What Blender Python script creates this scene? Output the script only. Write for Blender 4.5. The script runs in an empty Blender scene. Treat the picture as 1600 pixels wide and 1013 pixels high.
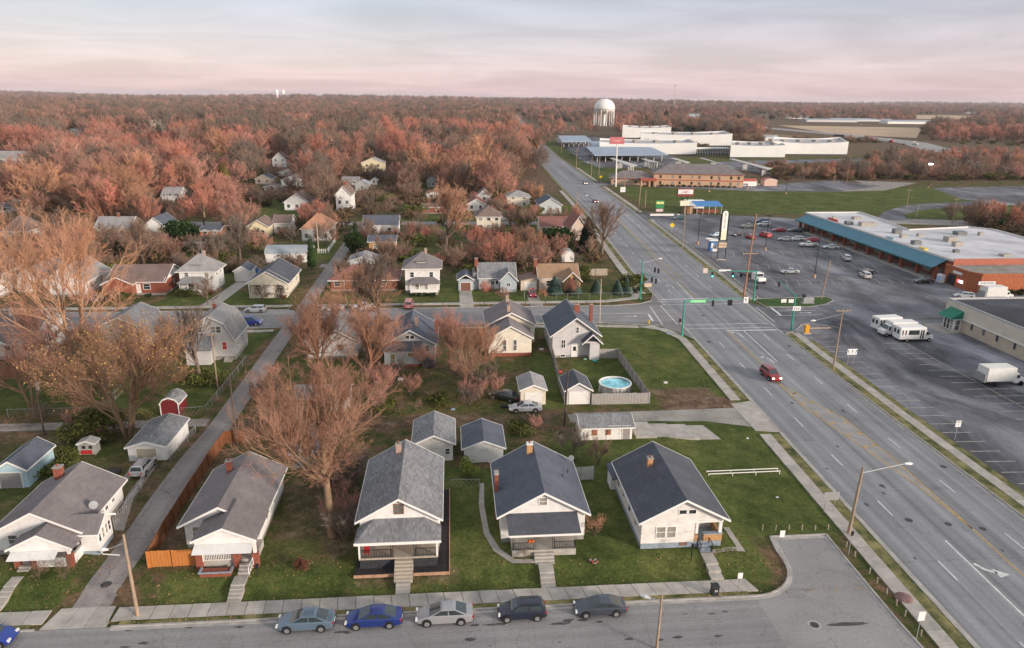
import bpy, math, random, re
import numpy as np
from mathutils import Vector
R_ = math.radians
S = bpy.context.scene
random.seed(7)

# ---------------------------------------------------------------- camera
EYE = 43.0; HAZE = 0.00005
FOC = 1110.0                      # focal length in pixels of the 1600 px wide photograph
PITCH = math.atan(352 / FOC); YAW = math.atan(100 / (FOC / math.cos(PITCH))); ROLL = R_(0.62)
_f = np.array([math.sin(YAW) * math.cos(PITCH), math.cos(YAW) * math.cos(PITCH), -math.sin(PITCH)])
_r = np.array([math.cos(YAW), -math.sin(YAW), 0.0]); _u = np.cross(_r, _f)
_c, _s = math.cos(ROLL), math.sin(ROLL)
CR, CU = _c * _r + _s * _u, _c * _u - _s * _r
cam_d = bpy.data.cameras.new("camera"); cam = bpy.data.objects.new("camera", cam_d)
S.collection.objects.link(cam); S.camera = cam
cam_d.sensor_width = 36.0; cam_d.lens = FOC / 1600 * 36.0
cam_d.clip_start = 0.5; cam_d.clip_end = 60000
from mathutils import Matrix
m = Matrix.Identity(4)
for i in range(3):
 m[i][0] = CR[i]; m[i][1] = CU[i]; m[i][2] = -_f[i]
m[2][3] = EYE
cam.matrix_world = m
def _ray(px, py): return _f * FOC + CR * (px - 800) - CU * (py - 506.5)
def P(px, py, z=0.0):
 d = _ray(px, py); t = (z - EYE) / d[2]; return float(d[0] * t), float(d[1] * t)
def onY(px, py, Y):
 d = _ray(px, py); t = Y / d[1]; return float(d[0] * t), float(EYE + d[2] * t)

# ---------------------------------------------------------------- world, sun, exposure
SUN_EL, SUN_AZ = 13.0, 129.0       # degrees; azimuth clockwise from north (+y): low, behind the camera to the right
W = bpy.data.worlds.new("World"); S.world = W; W.use_nodes = True
nt = W.node_tree; nt.nodes.clear(); N = nt.nodes.new; Lk = nt.links.new
out = N('ShaderNodeOutputWorld'); add = N('ShaderNodeAddShader')
bgn = N('ShaderNodeBackground'); sky = N('ShaderNodeTexSky'); sky.sky_type = 'NISHITA'; sky.sun_disc = False
sky.sun_elevation = R_(SUN_EL); sky.sun_rotation = R_(SUN_AZ); sky.air_density = 1.0; sky.dust_density = 1.0
bgn.inputs[1].default_value = 0.05; Lk(sky.outputs[0], bgn.inputs[0])
bgc = N('ShaderNodeBackground'); bgc.inputs[1].default_value = 0.72
tc = N('ShaderNodeTexCoord'); sep = N('ShaderNodeSeparateXYZ'); Lk(tc.outputs['Generated'], sep.inputs[0])
ramp = N('ShaderNodeValToRGB'); Lk(sep.outputs[2], ramp.inputs[0])
cr = ramp.color_ramp
cr.elements[0].position = 0.0; cr.elements[0].color = (0.79, 0.53, 0.585, 1)
cr.elements[1].position = 0.055; cr.elements[1].color = (0.69, 0.555, 0.625, 1)
for p_, c_ in ((0.11, (0.52, 0.495, 0.585, 1)), (0.2, (0.50, 0.50, 0.54, 1)), (0.4, (0.63, 0.64, 0.65, 1)), (0.9, (0.80, 0.80, 0.79, 1))):
 e = cr.elements.new(p_); e.color = c_
dv = N('ShaderNodeMath'); dv.operation = 'ADD'; dv.inputs[1].default_value = 0.09; Lk(sep.outputs[2], dv.inputs[0])
dm = N('ShaderNodeMath'); dm.operation = 'MAXIMUM'; dm.inputs[1].default_value = 0.04; Lk(dv.outputs[0], dm.inputs[0])
dx = N('ShaderNodeMath'); dx.operation = 'DIVIDE'; Lk(sep.outputs[0], dx.inputs[0]); Lk(dm.outputs[0], dx.inputs[1])
dy = N('ShaderNodeMath'); dy.operation = 'DIVIDE'; Lk(sep.outputs[1], dy.inputs[0]); Lk(dm.outputs[0], dy.inputs[1])
cmb = N('ShaderNodeCombineXYZ'); Lk(dx.outputs[0], cmb.inputs[0]); Lk(dy.outputs[0], cmb.inputs[1])
mp = N('ShaderNodeMapping'); mp.inputs['Rotation'].default_value = (0, 0, R_(16)); mp.inputs['Scale'].default_value = (0.62, 0.80, 1); Lk(cmb.outputs[0], mp.inputs[0])
nz = N('ShaderNodeTexNoise'); nz.inputs['Scale'].default_value = 1.0; nz.inputs['Detail'].default_value = 7; nz.inputs['Roughness'].default_value = 0.55; nz.inputs['Distortion'].default_value = 0.6
Lk(mp.outputs[0], nz.inputs[0])
r2 = N('ShaderNodeValToRGB'); Lk(nz.outputs[0], r2.inputs[0])
r2.color_ramp.elements[0].position = 0.38; r2.color_ramp.elements[0].color = (0.84, 0.83, 0.87, 1)
r2.color_ramp.elements[1].position = 0.66; r2.color_ramp.elements[1].color = (1.13, 1.13, 1.15, 1)
mu = N('ShaderNodeMixRGB'); mu.blend_type = 'MULTIPLY'; mu.inputs[0].default_value = 1.0
Lk(ramp.outputs[0], mu.inputs[1]); Lk(r2.outputs[0], mu.inputs[2]); Lk(mu.outputs[0], bgc.inputs[0])
Lk(bgn.outputs[0], add.inputs[0]); Lk(bgc.outputs[0], add.inputs[1]); Lk(add.outputs[0], out.inputs[0])
sd = bpy.data.lights.new("sun", 'SUN'); sun = bpy.data.objects.new("sun", sd); S.collection.objects.link(sun)
sd.energy = 3.9; sd.angle = R_(8); sd.color = (1.0, 0.85, 0.74)
sv = Vector((math.sin(R_(SUN_AZ)) * math.cos(R_(SUN_EL)), math.cos(R_(SUN_AZ)) * math.cos(R_(SUN_EL)), math.sin(R_(SUN_EL))))
sun.rotation_euler = sv.to_track_quat('Z', 'Y').to_euler(); sun.location = (0, -50, 80)
S.view_settings.view_transform = 'Standard'; S.view_settings.look = 'None'; S.view_settings.gamma = 1.0
S.view_settings.exposure = 0.22; S.view_settings.use_curve_mapping = False
S.render.engine = 'CYCLES'
S.cycles.max_bounces = 5; S.cycles.diffuse_bounces = 2; S.cycles.glossy_bounces = 2; S.cycles.volume_bounces = 0
S.cycles.transparent_max_bounces = 6; S.cycles.use_denoising = True

# ---------------------------------------------------------------- helpers
C = S.collection
OFF = {}
def link(o, parent=None):
 C.objects.link(o)
 if parent is not None: o.parent = parent
 return o
def tag(o, label, cat, group=None):
 o['label'] = label; o['category'] = cat
 if group: o['group'] = group
 return o
def thing(name, label, cat, loc=(0, 0, 0), rz=0.0, group=None):
 o = bpy.data.objects.new(name, None); C.objects.link(o); o.location = loc; o.rotation_euler = (0, 0, rz)
 o.empty_display_size = 0.5
 tag(o, label, cat, group); OFF[o.name] = Vector(loc) if rz == 0 else Vector((0, 0, 0))
 return o
class MB:
 def __init__(s): s.v = []; s.f = []
 def quad(s, *p):
  n = len(s.v); s.v += [tuple(q) for q in p]; s.f.append(tuple(range(n, n + len(p)))); return s
 def box(s, x0, x1, y0, y1, z0, z1):
  n = len(s.v)
  s.v += [(x0, y0, z0), (x1, y0, z0), (x1, y1, z0), (x0, y1, z0), (x0, y0, z1), (x1, y0, z1), (x1, y1, z1), (x0, y1, z1)]
  s.f += [tuple(n + i for i in q) for q in ((0, 3, 2, 1), (4, 5, 6, 7), (0, 1, 5, 4), (1, 2, 6, 5), (2, 3, 7, 6), (3, 0, 4, 7))]
  return s
 def prism(s, poly, z0, z1):
  n = len(s.v); k = len(poly)
  a = sum(poly[i][0] * poly[(i + 1) % k][1] - poly[(i + 1) % k][0] * poly[i][1] for i in range(k))
  if a < 0: poly = poly[::-1]
  s.v += [(x, y, z0) for x, y in poly] + [(x, y, z1) for x, y in poly]
  s.f.append(tuple(range(n + k - 1, n - 1, -1))); s.f.append(tuple(range(n + k, n + 2 * k)))
  for i in range(k): j = (i + 1) % k; s.f.append((n + i, n + j, n + k + j, n + k + i))
  return s
 def ext(s, prof, a0, a1, axis='y'):
  """closed profile [(u,z)] extruded between a0 and a1 along axis"""
  n = len(s.v); k = len(prof)
  pt = (lambda u, a, z: (u, a, z)) if axis == 'y' else (lambda u, a, z: (a, u, z))
  s.v += [pt(u, a0, z) for u, z in prof] + [pt(u, a1, z) for u, z in prof]
  s.f.append(tuple(range(n, n + k))); s.f.append(tuple(range(n + 2 * k - 1, n + k - 1, -1)))
  for i in range(k): j = (i + 1) % k; s.f.append((n + i, n + k + i, n + k + j, n + j))
  return s
 def tube(s, a, b, r0, r1=None, k=8):
  r1 = r0 if r1 is None else r1
  a = Vector(a); b = Vector(b); d = (b - a).normalized()
  t = Vector((0, 0, 1)) if abs(d.z) < 0.9 else Vector((1, 0, 0))
  u = d.cross(t).normalized(); w = d.cross(u); n = len(s.v)
  for c, r in ((a, r0), (b, r1)):
   for i in range(k):
    q = 2 * math.pi * i / k; s.v.append(tuple(c + u * math.cos(q) * r + w * math.sin(q) * r))
  for i in range(k): j = (i + 1) % k; s.f.append((n + i, n + j, n + k + j, n + k + i))
  s.f.append(tuple(range(n + k - 1, n - 1, -1))); s.f.append(tuple(range(n + k, n + 2 * k)))
  return s
 def obar(s, a, b, w, h):
  """rectangular bar from a to b, w wide, h tall (top at given z)"""
  a = Vector(a); b = Vector(b); d = (b - a); d.z = 0; d.normalize(); p = Vector((-d.y, d.x, 0)) * w / 2; H = Vector((0, 0, h))
  n = len(s.v)
  s.v += [tuple(q) for q in (a - p - H, b - p - H, b + p - H, a + p - H, a - p, b - p, b + p, a + p)]
  s.f += [tuple(n + i for i in q) for q in ((0, 3, 2, 1), (4, 5, 6, 7), (0, 1, 5, 4), (1, 2, 6, 5), (2, 3, 7, 6), (3, 0, 4, 7))]
  return s
 def mesh(s, name, off=None):
  me = bpy.data.meshes.new(name)
  V = s.v if off is None else [(a - off.x, b - off.y, c - off.z) for a, b, c in s.v]
  me.from_pydata(V, [], s.f); me.update(); return me
 def build(s, name, mat, parent=None, smooth=False, bevel=0.0, kind=None):
  off = OFF.get(parent.name) if parent is not None else None
  me = s.mesh(name, off); me.materials.append(mat)
  if smooth:
   for p in me.polygons: p.use_smooth = True
  o = bpy.data.objects.new(name, me); link(o, parent)
  if off is not None: OFF[o.name] = off
  if bevel:
   b = o.modifiers.new('bevel', 'BEVEL'); b.width = bevel; b.segments = 2; b.limit_method = 'ANGLE'; b.angle_limit = R_(35)
  if kind: o['kind'] = kind
  return o
def struct(name, mb, mat): return mb.build(name, mat, None, kind='structure')
def copy_tree(o, parent=None):
 c = o.copy(); C.objects.link(c); c.parent = parent
 for ch in o.children: copy_tree(ch, c)
 return c
def np_mesh(name, V, T, mats):
 """numpy triangle mesh"""
 me = bpy.data.meshes.new(name); V = np.asarray(V, np.float32); T = np.asarray(T, np.int32)
 me.vertices.add(len(V)); me.vertices.foreach_set('co', V.ravel())
 me.loops.add(T.size); me.loops.foreach_set('vertex_index', T.ravel())
 me.polygons.add(len(T)); me.polygons.foreach_set('loop_start', np.arange(0, T.size, T.shape[1], dtype=np.int32))
 me.update(calc_edges=True)
 for m_ in mats: me.materials.append(m_)
 return me

# ---------------------------------------------------------------- materials
MATS = {}
def mat(name, col, rough=0.8, var=0.12, scale=2.0, metal=0.0, bump=0.0, bscale=20.0, spec=0.3, col2=None, coord='Object', stretch=(1, 1, 1), objvar=0.0, emit=None, detail=5, pos=(0.35, 0.65)):
 if name in MATS: return MATS[name]
 M_ = bpy.data.materials.new(name); M_.use_nodes = True; t = M_.node_tree; b = t.nodes['Principled BSDF']
 b.inputs['Roughness'].default_value = rough; b.inputs['Metallic'].default_value = metal; b.inputs['Specular IOR Level'].default_value = spec
 tcn = t.nodes.new('ShaderNodeTexCoord'); geo = t.nodes.new('ShaderNodeNewGeometry')
 src = geo.outputs['Position'] if coord == 'World' else tcn.outputs[coord]
 mpn = t.nodes.new('ShaderNodeMapping'); mpn.inputs['Scale'].default_value = stretch; t.links.new(src, mpn.inputs[0])
 n1 = t.nodes.new('ShaderNodeTexNoise'); n1.inputs['Scale'].default_value = scale; n1.inputs['Detail'].default_value = detail; n1.inputs['Roughness'].default_value = 0.6
 t.links.new(mpn.outputs[0], n1.inputs[0])
 r = t.nodes.new('ShaderNodeValToRGB'); t.links.new(n1.outputs[0], r.inputs[0])
 c1 = tuple(x * (1 - var) for x in col); c2 = tuple(min(1, x * (1 + var)) for x in (col2 or col))
 r.color_ramp.elements[0].position = pos[0]; r.color_ramp.elements[0].color = (*c1, 1)
 r.color_ramp.elements[1].position = pos[1]; r.color_ramp.elements[1].color = (*c2, 1)
 o = r.outputs[0]
 if objvar:
  oi = t.nodes.new('ShaderNodeObjectInfo'); mr = t.nodes.new('ShaderNodeMapRange')
  mr.inputs[3].default_value = 1 - objvar; mr.inputs[4].default_value = 1 + objvar; t.links.new(oi.outputs['Random'], mr.inputs[0])
  mx = t.nodes.new('ShaderNodeVectorMath'); mx.operation = 'SCALE'; t.links.new(o, mx.inputs[0]); t.links.new(mr.outputs[0], mx.inputs['Scale']); o = mx.outputs[0]
 t.links.new(o, b.inputs['Base Color'])
 if bump:
  n2 = t.nodes.new('ShaderNodeTexNoise'); n2.inputs['Scale'].default_value = bscale; n2.inputs['Detail'].default_value = 4; t.links.new(mpn.outputs[0], n2.inputs[0])
  bp = t.nodes.new('ShaderNodeBump'); bp.inputs['Strength'].default_value = bump; bp.inputs['Distance'].default_value = 0.05
  t.links.new(n2.outputs[0], bp.inputs['Height']); t.links.new(bp.outputs[0], b.inputs['Normal'])
 if emit:
  b.inputs['Emission Color'].default_value = (*emit[0], 1); b.inputs['Emission Strength'].default_value = emit[1]
 MATS[name] = M_; return M_
def siding(name, col, pitch=0.2, var=0.09, worn=0.28, vertical=False):
 """painted boards: thin shadow-casting laps come from bump, stains from noise"""
 M_ = mat(name, col, 0.7, var, 0.9, bump=0.0)
 t = M_.node_tree; b = t.nodes['Principled BSDF']
 tcn = t.nodes.new('ShaderNodeTexCoord'); sp = t.nodes.new('ShaderNodeSeparateXYZ'); t.links.new(tcn.outputs['Object'], sp.inputs[0])
 if vertical:
  ad = t.nodes.new('ShaderNodeMath'); ad.operation = 'ADD'; t.links.new(sp.outputs[0], ad.inputs[0]); t.links.new(sp.outputs[1], ad.inputs[1]); s_ = ad.outputs[0]
 else: s_ = sp.outputs[2]
 mm = t.nodes.new('ShaderNodeMath'); mm.operation = 'DIVIDE'; mm.inputs[1].default_value = pitch; t.links.new(s_, mm.inputs[0])
 fr = t.nodes.new('ShaderNodeMath'); fr.operation = 'FRACT'; t.links.new(mm.outputs[0], fr.inputs[0])
 bp = t.nodes.new('ShaderNodeBump'); bp.inputs['Strength'].default_value = 0.6; bp.inputs['Distance'].default_value = 0.03; bp.invert = True
 t.links.new(fr.outputs[0], bp.inputs['Height']); t.links.new(bp.outputs[0], b.inputs['Normal'])
 if worn:
  n = t.nodes.new('ShaderNodeTexNoise'); n.inputs['Scale'].default_value = 1.6; n.inputs['Detail'].default_value = 9; n.inputs['Roughness'].default_value = 0.75
  mpn = t.nodes.new('ShaderNodeMapping'); mpn.inputs['Scale'].default_value = (0.6, 0.6, 3.0); t.links.new(tcn.outputs['Object'], mpn.inputs[0]); t.links.new(mpn.outputs[0], n.inputs[0])
  rr = t.nodes.new('ShaderNodeValToRGB'); rr.color_ramp.elements[0].position = 0.52; rr.color_ramp.elements[0].color = (0, 0, 0, 1); rr.color_ramp.elements[1].position = 0.66; rr.color_ramp.elements[1].color = (worn, worn, worn, 1)
  t.links.new(n.outputs[0], rr.inputs[0])
  mx = t.nodes.new('ShaderNodeMixRGB'); mx.inputs[2].default_value = (0.36, 0.33, 0.30, 1); t.links.new(rr.outputs[0], mx.inputs[0])
  old = b.inputs['Base Color'].links[0].from_socket; t.links.new(old, mx.inputs[1]); t.links.new(mx.outputs[0], b.inputs['Base Color'])
 return M_
def shingle(name, col, var=0.1, pitch=0.24):
 """asphalt shingles: courses and tabs of slightly different tone"""
 if name in MATS: return MATS[name]
 M_ = mat(name, col, 0.92, 0.16, 0.35, spec=0.15, pos=(0.3, 0.7), detail=6)
 t = M_.node_tree; b = t.nodes['Principled BSDF']
 tcn = t.nodes.new('ShaderNodeTexCoord')
 mpn = t.nodes.new('ShaderNodeMapping'); mpn.inputs['Rotation'].default_value = (0, 0, R_(90)); t.links.new(tcn.outputs['Object'], mpn.inputs[0])
 br = t.nodes.new('ShaderNodeTexBrick'); br.inputs['Scale'].default_value = 1.0; br.inputs['Brick Width'].default_value = pitch * 1.9; br.inputs['Row Height'].default_value = pitch * 0.8
 br.inputs['Mortar Size'].default_value = 0.012; br.inputs['Color1'].default_value = (1 - var, 1 - var, 1 - var, 1); br.inputs['Color2'].default_value = (1 + var, 1 + var, 1 + var, 1); br.inputs['Mortar'].default_value = (0.88, 0.88, 0.88, 1)
 t.links.new(mpn.outputs[0], br.inputs[0])
 mx = t.nodes.new('ShaderNodeMixRGB'); mx.blend_type = 'MULTIPLY'; mx.inputs[0].default_value = 1
 old = b.inputs['Base Color'].links[0].from_socket; t.links.new(old, mx.inputs[1]); t.links.new(br.outputs[0], mx.inputs[2]); t.links.new(mx.outputs[0], b.inputs['Base Color'])
 n2 = t.nodes.new('ShaderNodeTexNoise'); n2.inputs['Scale'].default_value = 9; bp = t.nodes.new('ShaderNodeBump'); bp.inputs['Strength'].default_value = 0.4; bp.inputs['Distance'].default_value = 0.03
 t.links.new(tcn.outputs['Object'], n2.inputs[0]); t.links.new(n2.outputs[0], bp.inputs['Height']); t.links.new(bp.outputs[0], b.inputs['Normal'])
 return M_
def paint(name, col, metal=0.35, rough=0.3):
 m_ = mat(name, col, rough, 0.04, 1.0, metal=metal, spec=0.5); m_.node_tree.nodes['Principled BSDF'].inputs['Coat Weight'].default_value = 0.8; m_.node_tree.nodes['Principled BSDF'].inputs['Coat Roughness'].default_value = 0.06; return m_

white = mat('white_paint', (0.78, 0.76, 0.72), 0.6, 0.05, 3)
trim = mat('white_trim', (0.80, 0.78, 0.74), 0.6, 0.04, 4)
glass = mat('window_glass', (0.025, 0.03, 0.035), 0.12, 0.3, 2, spec=0.8)
glass_blind = mat('blind_behind_glass', (0.14, 0.14, 0.13), 0.15, 0.4, 3, spec=0.8); curtain = mat('curtained_glass', (0.30, 0.28, 0.24), 0.25, 0.3, 3, spec=0.6)
concrete = mat('concrete', (0.39, 0.365, 0.325), 0.9, 0.16, 0.8, bump=0.2, bscale=8, coord='World', objvar=0.09)
kerbm = mat('kerb_concrete', (0.36, 0.345, 0.32), 0.9, 0.2, 0.9, coord='World')
brick = mat('red_brick', (0.27, 0.085, 0.055), 0.9, 0.25, 5, bump=0.3, bscale=25)
tanbrick = mat('tan_brick', (0.48, 0.27, 0.13), 0.9, 0.25, 6)
found = mat('foundation_block', (0.30, 0.29, 0.27), 0.9, 0.15, 3)
bluefound = mat('blue_grey_block', (0.27, 0.32, 0.37), 0.9, 0.12, 3)
black = mat('black_metal', (0.02, 0.02, 0.022), 0.5, 0.1, 5)
wood = mat('weathered_pole_wood', (0.34, 0.25, 0.18), 0.9, 0.25, 3, stretch=(4, 4, 0.5))
galv = mat('galvanised_steel', (0.42, 0.43, 0.43), 0.45, 0.1, 5, metal=0.5)
green_steel = mat('green_painted_steel', (0.05, 0.30, 0.21), 0.45, 0.1, 3)
darkint = mat('dark_interior', (0.03, 0.03, 0.032), 0.9, 0.2, 3)
# ---------------------------------------------------------------- ground
def sst(a, b, x):
 t = np.clip((x - a) / (b - a), 0, 1); return t * t * (3 - 2 * t)
def gz(x, y):
 """height of the ground: front lots stand 0.7 m above the street"""
 x = np.asarray(x, float); y = np.asarray(y, float)
 h = 0.7 * sst(55.6, 57.6, y) * (1 - sst(78, 92, y)) * (1 - sst(27.9, 31.6, x))
 h = h * (1 - 0.55 * np.exp(-((x + 32.5) / 3.0) ** 4) * (1 - sst(64, 72, y)))
 far = sst(2500, 7000, y) * (9 * np.sin(x / 900 + 1) + 7 * np.sin(x / 410 + y / 1300) + 5 * np.sin(y / 700 + x / 2300) + 10)
 return h + far
def G(x, y): return float(gz(x, y))
def steps(*seg):
 o = []
 for a, b, d in seg: o += list(np.arange(a, b, d))
 return np.array(o)
xs = np.concatenate([-np.geomspace(14000, 122, 46), steps((-118, 74, 1.0), (74, 360, 3.5)), np.geomspace(370, 17000, 46)])
ys = np.concatenate([[-300, -100, 0, 30], steps((44, 178, 1.0), (178, 440, 3.0)), np.geomspace(446, 20000, 60)])
XX, YY = np.meshgrid(xs, ys); ZZ = gz(XX, YY)
nx, ny = len(xs), len(ys)
V = np.stack([XX.ravel(), YY.ravel(), ZZ.ravel()], 1)
i0 = (np.arange(ny - 1)[:, None] * nx + np.arange(nx - 1)[None, :]).ravel()
T = np.stack([i0, i0 + 1, i0 + nx + 1, i0 + nx], 1)
lush = np.zeros(XX.shape); dirt = np.zeros(XX.shape)
def soft(x0, x1, y0, y1, e=1.2): return sst(x0 - e, x0 + e, XX) * (1 - sst(x1 - e, x1 + e, XX)) * sst(y0 - e, y0 + e, YY) * (1 - sst(y1 - e, y1 + e, YY))
def put(a, arr): np.maximum(arr, a, out=arr)
for r_ in ((-27, -10, 54, 59, .95), (-10, 17, 54, 76, 1), (13, 30, 54, 84, 1), (25, 43, 61, 91, 1.0), (24, 45, 94.5, 134, .95), (19.5, 28.5, 95, 115, .75), (12.5, 17, 94, 118, .9),
           (-64, -37, 150, 163, .95), (-36.5, -29, 150, 160, .6), (-28, -4, 151, 159, .6), (-4, 42, 151, 165, .95), (-64, -50, 165, 176, .6), (-38, -35, 119, 134, 1), (-46, -37, 96, 112, .6),
           (-27, -12, 59, 64, .6), (-46, -36, 96, 108, .8), (-100, -37, 98, 118, .75), (-8, 16, 93, 104, .5), (-46, -37, 84, 90, .6), (-75, -40, 62, 90, .5), (-26, -14, 105, 116, .55), (-46, -35, 54, 61, .9), (-75, -46, 56, 66, .6), (-48, -36, 72, 84, .45), (-100, -46, 100, 120, .45), (66.5, 87, 143, 151, 1), (84, 330, 276, 365, .95), (178, 300, 262, 300, .9),
           (-82, -58, 262, 300, .85), (-48, -34, 196, 226, .9), (-100, -88, 230, 262, .8), (-20, 0, 205, 245, .6), (42, 52, 262, 300, .8), (60, 110, 395, 500, .8), (85, 120, 500, 760, .9), (130, 330, 480, 560, .7), (-240, -190, 560, 640, .8), (44, 68, 60, 150, .55)):
 put(soft(*r_[:4]) * r_[4], lush)
for r_ in ((-9.8, 0.5, 55.5, 57.8, .6), (30, 40, 91, 101, .75), (34, 42, 90, 97, .9), (-34, -30, 60, 90, .5), (-60, 40, 89.5, 93.5, .0), (7, 26, 88.5, 93, .55), (-34, 8, 88, 93, .7), (11.5, 14.5, 56.5, 58.5, .3), (-70, -40, 86, 96, .5), (-29, -27, 60, 90, .8), (-26, 6, 93, 112, .55), (-110, 40, 165, 250, .35),
           (-36, -33, 66, 90, .5), (-14, -10, 59, 72, .6), (-19, -12, 62, 80, .5), (30, 36, 110, 125, .3)):
 if r_[4]: put(soft(*r_[:4], .9) * r_[4], dirt)
forest = sst(300, 380, YY) * (1 - sst(40, 55, XX - (YY - 150) * .045)); put(forest * .8, dirt); put(sst(480, 560, YY) * sst(330, 380, XX) * .6, dirt)
put(sst(900, 1400, YY) * .6, dirt); put(sst(560, 640, YY) * sst(100, 120, XX) * .62, dirt); put(soft(180, 560, 392, 480) * .7, dirt)
put(.85 * sst(.3, 1.0, np.sin(XX * .07 + 1) + np.sin(YY * .055 + XX * .03)) * sst(155, 170, YY) * (1 - sst(380, 430, YY)) * (XX < 45), lush); dirt *= np.where((YY > 93) & (YY < 420) & (XX < 28), .6, 1)
gme = np_mesh('ground', V, T, [])
for nm, arr in (('lush', lush), ('dirt', dirt)):
 a = gme.attributes.new(nm, 'FLOAT', 'POINT'); a.data.foreach_set('value', arr.ravel().astype(np.float32))
gm = bpy.data.materials.new('turf_and_litter'); gm.use_nodes = True; t = gm.node_tree; b = t.nodes['Principled BSDF']
b.inputs['Roughness'].default_value = 0.95; b.inputs['Specular IOR Level'].default_value = 0.1
geo = t.nodes.new('ShaderNodeNewGeometry')
def gn(scale, detail=6, rough=0.6, stretch=None):
 n = t.nodes.new('ShaderNodeTexNoise'); n.inputs['Scale'].default_value = scale; n.inputs['Detail'].default_value = detail; n.inputs['Roughness'].default_value = rough
 t.links.new(geo.outputs['Position'], n.inputs[0]); return n.outputs[0]
def rmp(src, stops):
 r = t.nodes.new('ShaderNodeValToRGB'); t.links.new(src, r.inputs[0]); e = r.color_ramp.elements
 e[0].position, e[0].color = stops[0][0], (*stops[0][1], 1); e[1].position, e[1].color = stops[-1][0], (*stops[-1][1], 1)
 for p_, c_ in stops[1:-1]: q = e.new(p_); q.color = (*c_, 1)
 return r.outputs[0]
def mixc(f, a, b_):
 x = t.nodes.new('ShaderNodeMixRGB'); t.links.new(f, x.inputs[0]); t.links.new(a, x.inputs[1]); t.links.new(b_, x.inputs[2]); return x.outputs[0]
def math_(op, a, b_):
 x = t.nodes.new('ShaderNodeMath'); x.operation = op; x.use_clamp = op in ('ADD', 'SUBTRACT', 'MULTIPLY_ADD')
 for i, q in enumerate((a, b_)):
  if isinstance(q, (int, float)): x.inputs[i].default_value = q
  else: t.links.new(q, x.inputs[i])
 return x.outputs[0]
green = rmp(gn(0.13, 10, .74), [(0.33, (0.046, 0.066, 0.018)), (0.46, (0.072, 0.098, 0.026)), (0.57, (0.105, 0.124, 0.038)), (0.67, (0.150, 0.160, 0.050)), (0.77, (0.23, 0.19, 0.09))])
dull = rmp(gn(0.22, 10, .74), [(0.33, (0.042, 0.055, 0.018)), (0.47, (0.072, 0.086, 0.026)), (0.53, (0.13, 0.095, 0.055)), (0.66, (0.20, 0.125, 0.080))])
soil = rmp(gn(0.5, 9, .7), [(0.33, (0.07, 0.045, 0.03)), (0.5, (0.15, 0.10, 0.07)), (0.68, (0.26, 0.20, 0.155))])
at1 = t.nodes.new('ShaderNodeAttribute'); at1.attribute_name = 'lush'; at2 = t.nodes.new('ShaderNodeAttribute'); at2.attribute_name = 'dirt'
edge = math_('SUBTRACT', gn(0.9, 6, .7), 0.5)
edge2 = math_('MULTIPLY', edge, 1.6)
def thr(src):
 s1 = t.nodes.new('ShaderNodeMath'); s1.operation = 'ADD'; t.links.new(src, s1.inputs[0]); t.links.new(edge2, s1.inputs[1])
 mr = t.nodes.new('ShaderNodeMapRange'); mr.inputs[1].default_value = 0.3; mr.inputs[2].default_value = 0.75; t.links.new(s1.outputs[0], mr.inputs[0]); return mr.outputs[0]
f_a = rmp(gn(3.2, 6, .85), [(0.32, (0.45, 0.48, 0.45)), (0.68, (1.55, 1.5, 1.5))]); f_b = rmp(gn(0.55, 5, .7), [(0.35, (0.72, 0.78, 0.75)), (0.65, (1.30, 1.22, 1.2))]); fx_ = t.nodes.new('ShaderNodeMixRGB'); fx_.blend_type = 'MULTIPLY'; fx_.inputs[0].default_value = 1; t.links.new(f_a, fx_.inputs[1]); t.links.new(f_b, fx_.inputs[2]); fine = fx_.outputs[0]
c0 = mixc(thr(at1.outputs['Fac']), dull, green)
f2 = t.nodes.new('ShaderNodeMath'); f2.operation = 'MULTIPLY'; t.links.new(at2.outputs['Fac'], f2.inputs[0]); f2.inputs[1].default_value = 0.9
c1 = mixc(thr(f2.outputs[0]), c0, soil)
mx = t.nodes.new('ShaderNodeMixRGB'); mx.blend_type = 'MULTIPLY'; mx.inputs[0].default_value = 1; t.links.new(c1, mx.inputs[1]); t.links.new(fine, mx.inputs[2])
t.links.new(mx.outputs[0], b.inputs['Base Color'])
bp = t.nodes.new('ShaderNodeBump'); bp.inputs['Strength'].default_value = 0.7; bp.inputs['Distance'].default_value = 0.15; t.links.new(gn(5, 5, .8), bp.inputs['Height']); t.links.new(bp.outputs[0], b.inputs['Normal'])
gme.materials.append(gm)
ground = bpy.data.objects.new('ground', gme); link(ground); ground['kind'] = 'structure'

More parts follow.
